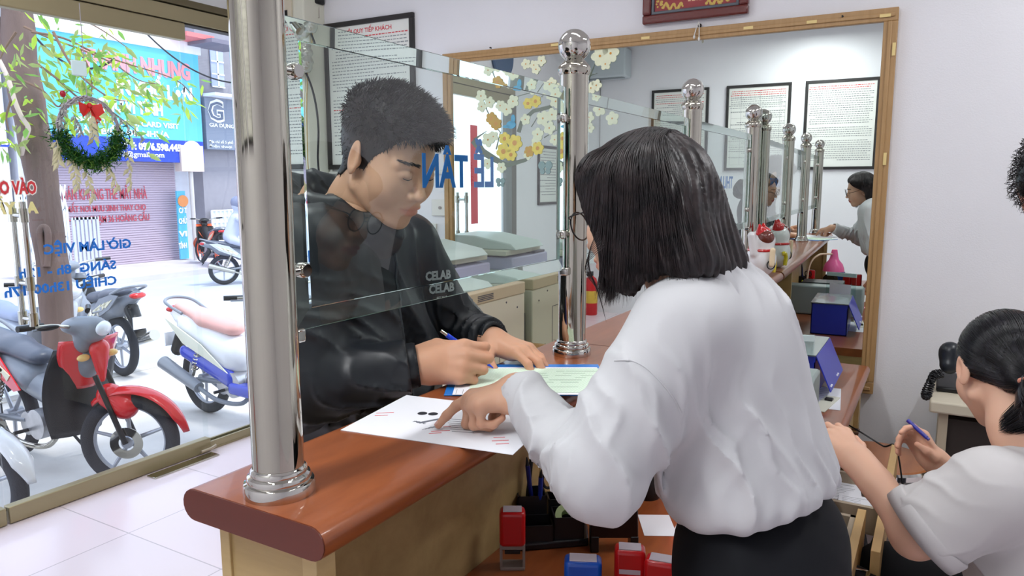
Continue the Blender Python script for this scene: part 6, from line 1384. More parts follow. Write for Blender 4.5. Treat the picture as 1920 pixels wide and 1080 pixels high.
P = [(-.048, .03), (-.048, .088), (-.028, .110), (.030, .120), (.046, .088), (.048, .03)]; MB().prism(P, -.018, .018, np.array([[1, 0, 0], [0, 0, 1], [0, -1, 0.]])).xf(R2, nb).build('body', mat('brown_black', (28, 20, 20), .3), t, bevel=.003)
for s in (-1, 1): MB().box((s*.040-.008, -.02, 0), (s*.040+.008, .02, .034)).xf(R2, nb).build('foot', M_black, t, bevel=.002)
MB().ball((.028, 0, .125), .006, 12).xf(R2, nb).build('knob', M_paper, t)
def sheetthing(c, w, h, ang, z, lab, m=None, t_=.0006, lines=True, name='paper_sheet'):
    t = thing(name, (c[0], c[1], z), lab, 'paper'); R = Rot(ang, 0, 0); MB().box((-w/2, -h/2, 0), (w/2, h/2, t_)).xf(R, (c[0], c[1], z)).build('sheet', m or M_paper, t)
    if lines:
        b = MB(); [b.box((-w*.4, -h*.38+k*h*.09, t_), (w*(.1+.3*rs.random()), -h*.38+k*h*.09+.0016, t_+.0001)) for k in range(9)]; b.xf(R, (c[0], c[1], z)).build('print', mat('grey_print2', (110, 114, 124), .8), t)
    return t
sheetthing(onZ(1232, 985, DZ)[:2], .07, .10, .5, DZ+.0003, 'white paper lying on the desk under the standing clerk', lines=False)
sheetthing(onZ(1515, 742, DZ)[:2], .21, .28, .1, DZ+.0003, 'white sheet on the desk in front of the blue box')
c = onZ(1548, 758, DZ); t = sheetthing(c[:2], .045, .20, -.12, DZ+.001, 'narrow pale card with a dark clip beside the desk edge', mat('pale_card', (222, 222, 206), .6), .003, False, 'index_card')
MB().box((-.012, .03, .003), (.012, .055, .012)).xf(Rot(-.12, 0, 0), (c[0], c[1], DZ)).build('clip', M_black, t, bevel=.002)

# ---------------------------------------------------------------- blue card box, clear stand, printer, lit lamp
Mbl = mat('blue_hard_plastic', (36, 52, 182), .38, coat=.2); t = thing('card_box', (-.40, 2.80, DZ), 'blue plastic card box with a slanting open flap at the desk end', 'box')
x0, x1, y0, y1, z0, z1 = -.50, -.335, 2.63, 2.97, DZ, .905
for lo, hi in (((x0, y0, z0), (x1, y0+.004, z1)), ((x0, y1-.004, z0), (x1, y1, z1)), ((x0, y0, z0), (x0+.004, y1, z1)), ((x1-.004, y0, z0), (x1, y1, z1-.02)), ((x0, y0, z0), (x1, y1, z0+.004))): MB().box(lo, hi).build('side_panel', Mbl, t)
MB().box((x0-.004, y0-.006, z1), (x1+.002, y1+.006, z1+.005)).build('lid', mat('grey_lid', (108, 116, 122), .2, coat=.4), t, bevel=.001)
fl0 = np.array([x1+.002, (y0+y1)/2, z1+.002]); dd = unit(np.array([.40, 0, -.92])); f = MB().obox(fl0+dd*.065, (.13, .346, .004), np.array([dd, [0, 1, 0], np.cross(dd, [0, 1, 0])])).build('flap', Mbl, t, bevel=.001)
b = MB(); nn = -np.cross(dd, [0, 1, 0])
for yy in (-.15, -.13): b.ball(fl0+dd*.115+np.array([0, yy, 0])+np.abs(nn)*.004, .004, 8)
for yy in (.02, .045): b.ball(fl0+dd*.115+np.array([0, yy, 0])+np.abs(nn)*.004, .004, 8)
b.build('rivets', M_paper, f)
t = thing('leaflet_stand', (-.42, 2.45, DZ), 'clear acrylic leaflet stand holding a white sheet, behind the blue card box', 'stand'); Mc = pane_mat('clear_acrylic', (.86, .92, .92), 1.2)
Ra = np.array([unit([1, .35, 0]), unit([-.35, 1, .0]), [0, 0, 1.]]); MB().obox((-.40, 2.47, .88), (.16, .004, .255), Ra).build('front_plate', Mc, t); MB().obox((-.39, 2.50, DZ+.004), (.16, .07, .006), Ra).build('foot', Mc, t); MB().obox((-.403, 2.478, .86), (.115, .001, .17), Ra).build('leaflet', M_paper, t); MB().obox((-.40, 2.4665, .995), (.16, .006, .020), Ra).build('top_lip', mat('frosted_acrylic', (206, 222, 222), .4), t)
t = thing('desk_printer', (-.54, 2.20, DZ), 'low grey desk printer with a curved side, seen in the mirror', 'printer'); P = [(-.17, 0), (.17, 0), (.17, .075), (.12, .115), (.03, .150), (-.06, .165), (-.17, .165)]
MB().prism(P, -.21, .21, np.array([[0, -1, 0], [0, 0, 1], [-1, 0, 0.]])).xf(np.eye(3), (-.50, 2.24, DZ)).build('casing', mat('printer_grey', (146, 158, 156), .45), t, bevel=.008); MB().box((-.62, 2.12, DZ+.118), (-.40, 2.28, DZ+.170)).build('paper_slot', mat('dark_grey', (62, 66, 70), .4), t)
sheetthing((-.38, 2.06), .15, .20, .5, DZ+.0012, 'pink slip of paper lying beside the printer', mat('pink_paper', (232, 168, 196), .8), .001, False, 'pink_slip')
t = thing('desk_lamp', (-.60, 1.90, DZ), 'lit pink desk lamp with a pale curved arm, seen in the mirror', 'lamp'); Mpk = mat('pink_enamel', (240, 104, 164), .3, coat=.3)
MB().lathe([(.07, 0), (.07, .012), (.05, .02), (.01, .024)], (-.62, 1.93, DZ), n=32).build('base', Mpk, t); hc = np.array([-.485, 1.80, 1.0]); MB().tube(smooth_path([(-.62, 1.93, DZ+.02), (-.625, 1.93, .90), (-.61, 1.92, 1.00), (-.57, 1.88, 1.045), (-.515, 1.83, 1.05), hc+(0, 0, .045)], 30), .006, 10).build('arm', mat('pale_arm', (226, 196, 170), .4), t)
MB().lathe([(.016, .075), (.020, .055), (.024, .030), (.030, .012), (.052, -.015), (.062, -.045), (.064, -.060), (.061, -.060), (.050, -.016), (.026, .010)], hc, n=36, caps=False).build('lamp_shade', Mpk, t)
bl_ = MB().ball(hc-(0, 0, .02), .022, 16).build('bulb', mat('warm_bulb', (255, 200, 150), .4, emit=(255, 190, 130), estr=14), t)
t = thing('pen_pot', (-.56, 1.60, DZ), 'dark pot with an orange toy on it, on the desk below the pink lamp', 'pot'); MB().lathe([(.03, 0), (.034, .07), (.031, .07), (.028, .004)], (-.56, 1.60, DZ), n=24).build('pot', M_black, t)
t = thing('orange_ribbon', (-.36, 1.75, DZ), 'orange ribbon bundle on the desk under the lit lamp', 'ribbon'); b = MB(); b.tube([(-.36+.03*math.sin(k*2.3), 1.75+.03*math.cos(k*1.7), DZ+.01+.012*(k % 3)) for k in range(16)], .006, 8); b.build('ribbon', mat('bright_orange', (250, 104, 30), .5), t)
sheetthing((-.36, 1.62), .21, .29, .1, DZ+.0008, 'white sheet on the desk glowing orange under the lit lamp')

# ---------------------------------------------------------------- beckoning cat money box at the counter end
def cat():
    c = np.array([-.645, 3.205, 1.10]); t = thing('cat_figurine', c, 'glossy white beckoning cat figurine with red ears and collar near the mirror', 'figurine')
    f = blend([sEll(c+(0, 0, .070), (.062, .062, .075)), (sEll(c+(0, 0, .150), (.055, .055, .048)), .022), (sEll(c+(-.045, .02, .02), (.03, .02, .018)), .01), (sEll(c+(-.045, -.02, .02), (.03, .02, .018)), .01), (sCap(c+(-.02, -.055, .10), c+(-.03, -.06, .175), .015, .017), .012)])
    g = lambda P: np.maximum(f(P), c[2]+.002-P[:, 2]); V, F = nets(g, c-(.12, .12, .01), c+(.12, .12, .26), .004); mesh_obj('body', V, F.tolist(), mat('glazed_white', (240, 240, 240), .12, coat=.6), t)
    Mr = mat('glazed_red', (206, 30, 34), .15, coat=.6)
    for s in (-1, 1): V, F = nets(blend([sCap(c+(.0, s*.030, .185), c+(-.004, s*.038, .218), .022, .006), sEll(c+(.012, s*.024, .186), (.02, .022, .02))], .012), c+(-.05, -.08, .15), c+(.06, .08, .24), .003); mesh_obj('ear', V, F.tolist(), Mr, t)
    V, F = nets(sEll(c+(.020, -.028, .168), (.036, .032, .030)), c+(-.05, -.09, .11), c+(.09, .05, .23), .004); mesh_obj('brown_patch', V, F.tolist(), mat('glazed_brown', (110, 54, 44), .15, coat=.6), t)
    MB().tube([c+(.0525*math.cos(a), .0525*math.sin(a), .112) for a in np.linspace(0, 2*PI, 36, endpoint=False)], .0062, 8, close=True).build('collar', Mr, t)
    MB().tube(smooth_path([c+(.045, .040, .015), c+(.048, .042, .050), c+(.044, .050, .070), c+(.034, .058, .068)], 16), .009, 10).build('tail', mat('glazed_yellow', (232, 210, 40), .15, coat=.6), t)
    o = c+(.050, -.046, .070); Bq = np.array([unit([.7, .7, 0]), [0, 0, 1], unit([.7, -.7, 0])]); MB().tube([o+Bq[0]*.018*math.cos(a)+UP*(.018*math.sin(a)-.015) for a in np.linspace(0, 2*PI, 24, endpoint=False)], .0025, 6, close=True).build('ring_mark', M_black, t)
    V, F = nets(sECap(o+(.004, -.004, -.012), o+(.006, -.006, .045), .013, .013, .6, Bq[2]), o-(.04, .04, .05), o+(.04, .04, .08), .003); p = mesh_obj('paddle', V, F.tolist(), mat('ivory_glaze', (240, 218, 180), .2, coat=.5), t)
    b = MB(); [b.obox(o+Bq[2]*.0125+Bq[0]*s*.004+UP*.014, (.0022, .05, .001), Bq) for s in (-1, 1)]; b.build('red_strokes', Mr, p)
cat()

# ---------------------------------------------------------------- photocopier in the customer area
cp = thing('photocopier', (-2.16, 3.0, 0), 'cream office photocopier against the mirror wall, behind the young man\'s arm', 'photocopier'); Mcr = mat('copier_cream', (222, 216, 196), .5); Mcr2 = mat('copier_tan', (206, 190, 160), .5); Mcl = mat('copier_lilac', (188, 182, 214), .4); Mcg = mat('copier_glass_white', (214, 224, 220), .35); Mcd = mat('copier_dark', (86, 84, 96), .5)
X0, X1, Y0, Y1 = -2.50, -1.859, 2.665, 3.325
MB().box((X0, Y0, .04), (X1, Y1, .925)).build('cabinet', Mcr, cp, bevel=.006); MB().box((X0, Y0-.02, .925), (X1+.004, Y1, .985)).build('deck', Mcr2, cp, bevel=.006)
for (a0, a1, c0, c1) in ((Y0+.04, Y0+.40, .50, .80),): 
    b = MB()
    for lo, hi in (((X1, a0, c1), (X1+.0015, a1, c1+.003)), ((X1, a1, c0), (X1+.0015, a1+.003, c1)), ((X1, a0, c0), (X1+.0015, a0+.003, c1)), ((X1, Y0+.05, .3), (X1+.0015, Y0+.053, .9))): b.box(lo, hi)
    b.build('panel_gap', Mcd, cp)
b = MB(); [b.box((X1+.0035, Y0+.20, .938+k*.008), (X1+.0055, Y0+.34, .942+k*.008)) for k in range(4)]; b.build('vent', Mcd, cp)
b = MB(); [b.cyl((X1, y, z), (X1+.002, y, z), .005, 10) for y, z in ((Y0+.11, .87), (Y0+.20, .885), (Y0+.47, .90), (Y0+.58, .86), (Y0+.5, .6), (Y0+.6, .45))]; b.build('screws', Mcd, cp)
MB().box((X0+.02, Y0+.05, .985), (X1-.12, Y1-.02, 1.015)).build('paper_tray', Mcg, cp, bevel=.004); MB().box((X0+.02, Y0+.12, 1.015), (X1-.16, Y1-.08, 1.085)).build('scanner_unit', Mcl, cp, bevel=.008)
MB().box((X0+.02, Y0+.14, 1.085), (X1-.17, Y0+.28, 1.10)).build('control_panel', Mcd, cp, bevel=.003); MB().box((X0+.01, Y0+.16, 1.095), (X1-.19, Y1-.06, 1.125)).build('platen_lid', Mcr, cp, bevel=.006)
P = [(-.30, 0), (.22, 0), (.18, .035), (-.05, .075), (-.24, .075)]; MB().prism(P, -.20, .17, np.array([[1, 0, 0], [0, 0, 1], [0, -1, 0.]])).xf(np.eye(3), ((X0+X1)/2-.05, 3.02, 1.125)).build('document_feeder', Mcg, cp, bevel=.008)
for k, z in enumerate((.05, .0)): pass
for x in (X0+.08, X1-.08):
    for y in (Y0+.08, Y1-.08): MB().cyl((x, y-.01, .02), (x, y+.01, .02), .02, 14).build('castor', M_black, cp)
for k in range(3):
    c = (-2.20+.02*k, 2.80-.005*k, .986+.03); 
t = thing('paper_stack', (-2.0, 2.78, .985), 'stack of white copy paper on the photocopier deck', 'paper stack'); MB().box((-1.965, Y0+.0, .985), (-1.90, Y0+.52, 1.012)).build('paper_block', M_paper, t, bevel=.002)
t = thing('gap_filler', (-1.95, 3.36, 0), 'dark case added to darken the gap between photocopier and wall', 'case'); MB().box((-2.1, 3.332, 0), (-1.90, 3.365, .80)).build('case', Mcd, t)  # dark box added to fill the gap with a shade tone
t = thing('photocopier', (-2.9, 3.0, 0), 'second cream photocopier, to the left and hidden by the young man', 'photocopier'); MB().box((-3.15, 2.78, .03), (-2.56, 3.33, .90)).build('cabinet', Mcr, t, bevel=.008); MB().box((-3.15, 2.76, .90), (-2.56, 3.33, .98)).build('deck', Mcg, t, bevel=.008); MB().box((-3.12, 2.84, .98), (-2.60, 3.32, 1.06)).build('platen_lid', Mcl, t, bevel=.01)
t = thing('fire_extinguisher', (-3.2, -.98, 0), 'red fire extinguisher with a yellow label standing by the wall, seen low in the mirror', 'fire extinguisher'); c = (-3.2, -.98, 0)
MB().lathe([(.07, 0), (.075, .01), (.075, .36), (.06, .42), (.02, .45)], c, n=28).build('cylinder', mat('extinguisher_red', (196, 36, 40), .3), t); MB().lathe([(.0757, .14), (.0757, .28)], c, n=28, caps=False).build('label', mat('extinguisher_label', (214, 176, 70), .5), t); MB().box((-3.22, -1.0, .45), (-3.18, -.90, .50)).build('valve', M_black, t)

# ---------------------------------------------------------------- drawers, stool, phone table
Mw = wood_mat('drawer_beech', (212, 176, 118), (196, 158, 100), .45, 3, (4, 1, 1), bump=.02); Mdk = mat('drawer_inside', (96, 86, 80), .7); Mds = mat('drawer_side_grey', (176, 160, 138), .5)
def drawer(x0, x1, y0, y1, z, h, lab, fy0, fy1, grp=None):
    t = thing('drawer', ((x0+x1)/2, (y0+y1)/2, z-h), lab, 'drawer', grp)
    MB().box((x1, fy0, z-h-.02), (x1+.020, fy1, z)).build('drawer_front', Mw, t, bevel=.001)
    for lo, hi in (((x0, y0, z-h), (x1, y0+.014, z-.012)), ((x0, y1-.014, z-h), (x1, y1, z-.012)), ((x1-.014, y0, z-h), (x1, y1, z-.012))): MB().box(lo, hi).build('side_board', Mds, t)
    MB().box((x0, y0, z-h), (x1, y1, z-h+.006)).build('bottom_board', Mdk, t)
    MB().tube([(x1+.02, (fy0+fy1)/2-.05, z-h*.5), (x1+.045, (fy0+fy1)/2-.05, z-h*.5), (x1+.045, (fy0+fy1)/2+.05, z-h*.5), (x1+.02, (fy0+fy1)/2+.05, z-h*.5)], .005, 8).build('handle', M_chrome, t)
drawer(-.55, -.085, 2.03, 2.27, .665, .085, 'far open desk drawer filled with white and pink papers', 1.76, 2.55)
drawer(-.55, -.132, 1.44, 1.965, .665, .10, 'near open desk drawer, dark and empty inside', 1.42, 1.985)
for k, (x, y, w, h, a, m, z, lab) in enumerate(((-.24, 2.13, .16, .18, .2, M_paper, .600, 'white paper flat in the open drawer, lowest left'), (-.22, 2.15, .06, .20, .5, mat('pale_envelope', (238, 222, 226), .7), .606, 'pale long envelope in the open drawer'), (-.17, 2.17, .08, .16, .6, mat('pink_paper', (232, 168, 196), .8), .612, 'pink folded slip in the open drawer'), (-.20, 2.19, .12, .13, .15, M_paper, .618, 'white lined form at the back of the open drawer'), (-.145, 2.10, .09, .12, .05, M_paper, .624, 'small white card at the front of the open drawer'))):
    sheetthing((x, y), w, h, a, z, lab, m, .004, k in (3, 4))
sc = np.array([-.135, 2.99, 0]); st = thing('stool', sc, 'round wooden seated stool with a chrome rim and black crossed legs, by the wall', 'stool')
MB().lathe([(.0, .470), (.165, .470), (.172, .462), (.172, .452), (.0, .452)], sc, n=48, caps=False).build('seat', wood_mat('stool_wood', (186, 118, 70), (160, 96, 54), .35, 4, (4, 1, 1), coat=.3), st); MB().lathe([(.173, .466), (.180, .458), (.180, .440), (.172, .436), (.165, .440)], sc, n=48, caps=False).build('rim', M_chrome2, st)
for k in range(4): a = k*PI/2+.6; p, q = sc+np.array([.12*math.cos(a), .12*math.sin(a), .44]), sc+np.array([.17*math.cos(a+1.1), .17*math.sin(a+1.1), .0]); MB().tube([p, (p+q)/2, q], .011, 12).build('leg', M_chrome if k % 2 else M_black, st)
MB().tube([sc+np.array([.135*math.cos(a), .135*math.sin(a), .16]) for a in np.linspace(0, 2*PI, 36, endpoint=False)], .007, 8, close=True).build('foot_ring', M_black, st)
pt = thing('side_table', (.40, 3.2, 0), 'small beige side table carrying the telephone in front of the wall', 'table'); Mbg = mat('beige_laminate', (214, 204, 182), .45)
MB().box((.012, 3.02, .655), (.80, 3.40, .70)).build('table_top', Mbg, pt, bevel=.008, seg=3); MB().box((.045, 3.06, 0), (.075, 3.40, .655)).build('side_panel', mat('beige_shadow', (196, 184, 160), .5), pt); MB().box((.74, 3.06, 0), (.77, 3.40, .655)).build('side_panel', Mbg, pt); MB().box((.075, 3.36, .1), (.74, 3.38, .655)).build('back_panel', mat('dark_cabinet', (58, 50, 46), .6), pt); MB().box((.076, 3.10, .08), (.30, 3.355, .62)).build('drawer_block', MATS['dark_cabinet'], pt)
ph = thing('telephone', (.11, 3.27, .70), 'black corded telephone with its handset upright, on the beige side table', 'telephone'); c = np.array([.10, 3.22, .70])
MB().prism([(-.08, 0), (.08, 0), (.08, .02), (-.04, .045), (-.08, .045)], -.07, .07, np.array([[0, -1, 0], [0, 0, 1], [-1, 0, 0.]])).xf(np.eye(3), c+(0, .03, 0)).build('base', M_black, ph, bevel=.006)
a0 = onY(1782, 660, 3.18); a1 = onY(1780, 690, 3.16); f = blend([sECap(a0-(0, 0, .005), a1+(0, 0, .012), .036, .034, .62, unit(a1-CAM_POS)), (sECap(a0+(0, 0, .002), a0-(0, 0, .01), .036, .036, .8, unit(a1-CAM_POS)), .01)]); V, F = nets(f, np.minimum(a0, a1)-.06, np.maximum(a0, a1)+.06, .004); mesh_obj('handset', V, F.tolist(), mat('handset_black', (38, 42, 48), .3), ph)
cd = smooth_path([onY(1764, 697, 3.14), onY(1750, 700, 3.12), onY(1742, 715, 3.10), onY(1733, 735, 3.08), onY(1733, 744, 3.08), onY(1741, 744, 3.08), onY(1746, 725, 3.09), onY(1752, 708, 3.10), onY(1766, 704, 3.14)], 240)
hx = []; 
for i in range(240): B = basis(cd[min(i+1, 239)]-cd[max(i-1, 0)]); a = i*1.15; hx.append(cd[i]+(B[0]*math.cos(a)+B[1]*math.sin(a))*.0085)
MB().tube(hx, .0030, 6).build('coiled_cord', M_black, ph)
P = smooth_path([onZ(1530, 768, DZ), onY(1560, 780, 2.7), onY(1610, 808, 2.65), onY(1655, 836, 2.62), onY(1684, 852, 2.56), (-.02, 2.52, .3), (-.05, 2.5, .02)], 50); o = MB().tube(P, .0028, 8).build('power_lead', M_black); tag(o, 'thin black lead running from the desk down past the open drawer', 'cable')
c = np.array([-.04, 1.92, 0]); t = thing('waste_basket', c, 'grey round bin rim glimpsed under the open drawers', 'bin'); MB().lathe([(.09, 0), (.11, .26), (.115, .27), (.112, .27), (.105, .26), (.085, .004)], c, n=36, caps=False).build('bucket', mat('grey_bin', (120, 118, 112), .5), t); MB().lathe([(0, .0), (.088, .0), (.088, .004), (0, .004)], c, n=24).build('bottom', M_black, t)
# ---------------------------------------------------------------- motorbikes parked outside
def arcp(cx, cz, r, a0, a1, n, y=0.): return [np.array([cx+r*math.cos(a), y, cz+r*math.sin(a)]) for a in np.linspace(math.radians(a0), math.radians(a1), n)]
Mty = mat('tyre_rubber', (44, 46, 52), .8, bump=.3, bscale=120); Mal = mat('cast_wheel', (176, 180, 190), .35, .6); Meng = mat('engine_alloy', (186, 186, 190), .35, .8, var=.1, scale=20); Mbk = mat('bike_black', (24, 25, 28), .35); Mgr = mat('bike_grey', (124, 130, 140), .35, coat=.2)
def wheel(par, c, R, name, r=.285, disc=True, spokes=5, rot=.3, mr=None):
    """R rows: local axes in world; wheel turns in local xz"""
    T = lambda b: b.xf(R, c); mr = mr or Mal
    b = MB(); b.tube([(r-.040)*np.array([math.cos(a), 0, math.sin(a)]) for a in np.linspace(0, 2*PI, 56, endpoint=False)], .040, 14, close=True, up=(0, 1, 0)); w = T(b).build(name, Mty, par)
    b = MB(); b.tube([(r-.077)*np.array([math.cos(a), 0, math.sin(a)]) for a in np.linspace(0, 2*PI, 48, endpoint=False)], .014, 8, close=True, up=(0, 1, 0))
    for k in range(spokes):
        a = rot+2*PI*k/spokes; d = np.array([math.cos(a), 0, math.sin(a)]); b.tube([d*.03, d*(r-.08)], [.014, .010], 8)
    b.cyl((0, -.05, 0), (0, .05, 0), .035, 20); T(b).build('rim', mr, w)
    if disc: b = MB(); b.lathe([(.045, -.0015), (.095, -.0015), (.095, .0015), (.045, .0015), (.045, -.0015)], (0, -.055, 0), (0, 1, 0), 36, caps=False); T(b).build('brake_disc', M_chrome, w)
    return w
def motorbike(rear, head, steer, lab, c1, c2, c3, seatc, kind='underbone', det=True, gz=GZ, panel=None, sc=1.0, wheelm=None):
    rear = np.array([rear[0], rear[1], gz]); h = math.radians(head); R = Rot(h, 0, 0)*sc; t = thing('motorbike', rear+np.array([math.cos(h), math.sin(h), 0])*.6, lab, 'motorbike')
    Ma, Mb_, Mc_, Ms = c1, c2, c3, seatc
    def solid(name, prims, k, m, lo, hi, hs=.011, par=None, cut=None):
        f = blend(prims, k); g = f if cut is None else (lambda P: smax(f(P), cut(P), .01)); V, F = nets(g, lo, hi, hs)
        if len(V) == 0: return None
        return mesh_obj(name, V@R+rear, F.tolist(), m, par or t)
    # rear wheel
    wheel(t, rear+np.array([0, 0, .285])@R, R, 'rear_wheel', disc=False, rot=.9, mr=wheelm)
    # steering assembly
    sh = math.radians(steer); Rs = Rot(sh, 0, 0)@(Rot(h, 0, 0))*sc; pv = rear+np.array([1.08, 0, 0])@R; L2 = lambda b: b.xf(Rs, pv)
    wheel(t, pv+np.array([.12, 0, .285])@Rs, Rs, 'front_wheel', rot=.35, mr=wheelm)
    for s in (-1, 1): L2(MB().tube([(.12, s*.068, .285), (.04, s*.068, .52), (-.02, s*.068, .70)], [.016, .015, .015], 12)).build('fork_leg', Mbk, t)
    # mudguard: arched shell over the wheel
    V = []; F = []; n = 26; K = 9
    for i in range(n):
        a = math.radians(8+i*(122/(n-1))); rr = .318+.030*math.exp(-i/7)+.012*math.sin(i/(n-1)*PI); tap = .062*(1-.75*max(0, (4-i)/4))*(1-.5*max(0, (i-20)/6))
        for k in range(K): p = (k/(K-1)-.5)*2; V.append((.12+(rr-.030*p*p)*math.cos(a), tap*p, .285+(rr-.030*p*p)*math.sin(a)))
    for i in range(n-1): F += [(i*K+k, i*K+k+1, (i+1)*K+k+1, (i+1)*K+k) for k in range(K-1)]
    fe = mesh_obj('front_mudguard', np.array(V)@Rs+pv, F, Ma, t); so = fe.modifiers.new('s', 'SOLIDIFY'); so.thickness = .006; so.offset = 0
    solid_s = lambda name, pr, k, m, lo, hi, hs=.009: mesh_obj(name, (lambda VF: VF[0])(nets(blend(pr, k), lo, hi, hs))@Rs+pv, nets(blend(pr, k), lo, hi, hs)[1].tolist(), m, t)
    solid_s('mudguard_cheek', [sECap((.02, 0, .56), (.10, 0, .50), .075, .085, .8, (0, 1, 0))], .02, Ma if kind == 'underbone' else Mb_, (-.12, -.12, .38), (.24, .12, .68))
    # bars, cowl, lamp
    solid_s('headlamp_cowl', [sEll((-.12, 0, .985), (.09, .11, .050)), (sEll((-.04, 0, .96), (.075, .095, .075)), .03), (sEll((-.10, 0, .90), (.05, .07, .08)), .03)], .03, Mc_, (-.3, -.2, .75), (.1, .2, 1.1))
    solid_s('headlamp', [sEll((.012, 0, .965), (.035, .075, .045))], .01, mat('lamp_lens', (226, 232, 240), .1, coat=.6), (-.05, -.1, .88), (.08, .1, 1.05), .007)
    for s in (-1, 1):
        L2(MB().tube(smooth_path([(-.12, s*.09, .99), (-.15, s*.20, 1.02), (-.20, s*.30, 1.03)], 8), .011, 10)).build('handlebar', M_chrome, t)
        L2(MB().tube([(-.185, s*.245, 1.028), (-.245, s*.37, 1.035)], [.018, .017], 14)).build('grip', Mbk, t)
        L2(MB().tube([(-.14, s*.20, 1.02), (-.13, s*.29, 1.02), (-.17, s*.37, 1.025)], .006, 8)).build('lever', Mgr, t)
    if False:
        for s in (-1, 1):
            L2(MB().tube(smooth_path([(-.14, s*.19, 1.02), (-.13, s*.21, 1.10), (-.13, s*.25, 1.16)], 8), .005, 8)).build('mirror_stalk', Mbk, t)
            L2(MB().ball((-.13, s*.27, 1.18), 1, 16, sc=(.014, .055, .036))).build('mirror', Mbk, t)
    # body
    if kind == 'underbone':
        def sheet(name, m, off, v0, v1, wd, th=.012):
            V = []; F = []; n, K = 14, 13
            for a in range(n):
                v = v0+(v1-v0)*a/(n-1); w_ = wd(v)
                for k in range(K): u = (k/(K-1)-.5)*2; V.append((.80+.215*v-.085*u*u*(w_/.19)+off-.02*math.sin(v*PI), u*w_, .28+.62*v))
            for a in range(n-1): F += [(a*K+k, a*K+k+1, (a+1)*K+k+1, (a+1)*K+k) for k in range(K-1)]
            o = mesh_obj(name, np.array(V)@R+rear, F, m, t); q = o.modifiers.new('s', 'SOLIDIFY'); q.thickness = th; q.offset = 0; return o
        sheet('leg_shield', Mb_, 0, 0, .92, lambda v: .15+.06*math.sin(min(1, v*1.1)*PI*.8)); sheet('front_shield', Ma, .016, .50, 1.0, lambda v: .05+.125*math.sin(min(1, (v-.5)*2.2+.05)*PI*.5)+.0*v)
        solid('shield_nose', [sECap((1.05, 0, .84), (1.055, 0, .66), .060, .022, .7, (1, 0, 0))], .02, Ma, (.9, -.12, .58), (1.2, .12, .96))
        for s in (-1, 1): MB().ball((1.03, s*.085, .80), 1, 14, sc=(.02, .038, .022)).xf(R, rear).build('turn_signal', mat('signal_lens', (240, 200, 120), .1, coat=.5), t)
        solid('centre_tunnel', [sECap((.95, 0, .78), (.60, 0, .50), .09, .09, .9, (0, 1, 0)), (sECap((.60, 0, .48), (.30, 0, .56), .09, .10, .9, (0, 1, 0)), .05)], .04, Mc_, (.1, -.2, .3), (1.1, .2, .95))
        solid('tail_fairing', [sECap((.34, 0, .58), (-.05, 0, .68), .105, .11, 1.05, (0, 1, 0)), (sECap((-.05, 0, .70), (-.36, 0, .80), .09, .045, 1., (0, 1, 0)), .05)], .04, panel or Mc_, (-.5, -.2, .4), (.55, .2, .95))
        for s in (-1, 1):
            b = MB(); P = [(.28, .50), (.36, .52), (.10, .74), (-.12, .80), (-.26, .80), (-.08, .66)]; b.prism(P, -.004, .004, np.array([[1, 0, 0], [0, 0, 1], [0, -1, 0.]])).xf(np.eye(3), (0, s*.118, 0)).xf(R, rear); b.build('side_graphic', Ma, t)
            b = MB()
            for k in range(4): b.prism([(.22-k*.08, .56+k*.035), (.26-k*.08, .60+k*.03), (.05-k*.07, .70+k*.02)], -.003, .003, np.array([[1, 0, 0], [0, 0, 1], [0, -1, 0.]]))
            b.xf(np.eye(3), (0, s*.124, 0)).xf(R, rear).build('swoosh_decal', mat('decal_silver_gold', (226, 220, 190), .3), t)
    else:
        solid('front_shield', [sEll((.98, 0, .72), (.10, .19, .24)), (sEll((1.04, 0, .62), (.08, .12, .14)), .05)], .05, Ma, (.75, -.26, .4), (1.2, .26, 1.02))
        solid('footboard', [sBox((.72, 0, .30), (.24, .15, .045), rd=.03)], .02, Mb_, (.4, -.2, .2), (1.05, .2, .4))
        solid('tail_fairing', [sECap((.42, 0, .52), (-.10, 0, .66), .15, .14, .85, (0, 1, 0)), (sECap((-.1, 0, .68), (-.36, 0, .78), .12, .05, .9, (0, 1, 0)), .05)], .05, Ma, (-.55, -.24, .32), (.66, .24, .9))
        for s in (-1, 1): solid('lower_panel', [sECap((.46, s*.10, .36), (-.10, s*.11, .50), .07, .05, .5, (0, 1, 0))], .03, Mb_, (-.25, -.2, .24), (.62, .2, .62))
        for s in (-1, 1):
            b = MB(); b.prism([(.50, .42), (.18, .60), (-.28, .76), (-.05, .58)], -.004, .004, np.array([[1, 0, 0], [0, 0, 1], [0, -1, 0.]])).xf(np.eye(3), (0, s*.148, 0)).xf(R, rear); b.build('side_blade', mat('pale_panel', (226, 226, 206), .3, coat=.3), t)
    solid('seat', [sECap((.40, 0, .72), (.10, 0, .755), .085, .100, .62, (0, 0, 1)), (sECap((.10, 0, .765), (-.26, 0, .83), .105, .065, .55, (0, 0, 1)), .03)], .03, Ms, (-.4, -.18, .6), (.55, .18, .92))
    MB().tube(smooth_path([(-.10, .11, .80), (-.32, .11, .87), (-.40, 0, .89), (-.32, -.11, .87), (-.10, -.11, .80)], 24), .012, 10).xf(R, rear).build('grab_rail', Mgr, t)
    solid('tail_lamp', [sEll((-.37, 0, .80), (.045, .075, .03))], .01, mat('tail_lamp_red', (196, 30, 34), .15, coat=.6), (-.45, -.1, .74), (-.3, .1, .86), .008)
    solid('rear_mudguard', [sECap((-.24, 0, .66), (-.38, 0, .46), .07, .055, .35, unit((.8, 0, .5)))], .02, Mbk, (-.5, -.1, .36), (-.1, .1, .76))
    pl_ = MB().box((-.415, -.08, .50), (-.405, .08, .61)).xf(R, rear).build('number_plate', M_paper, t)
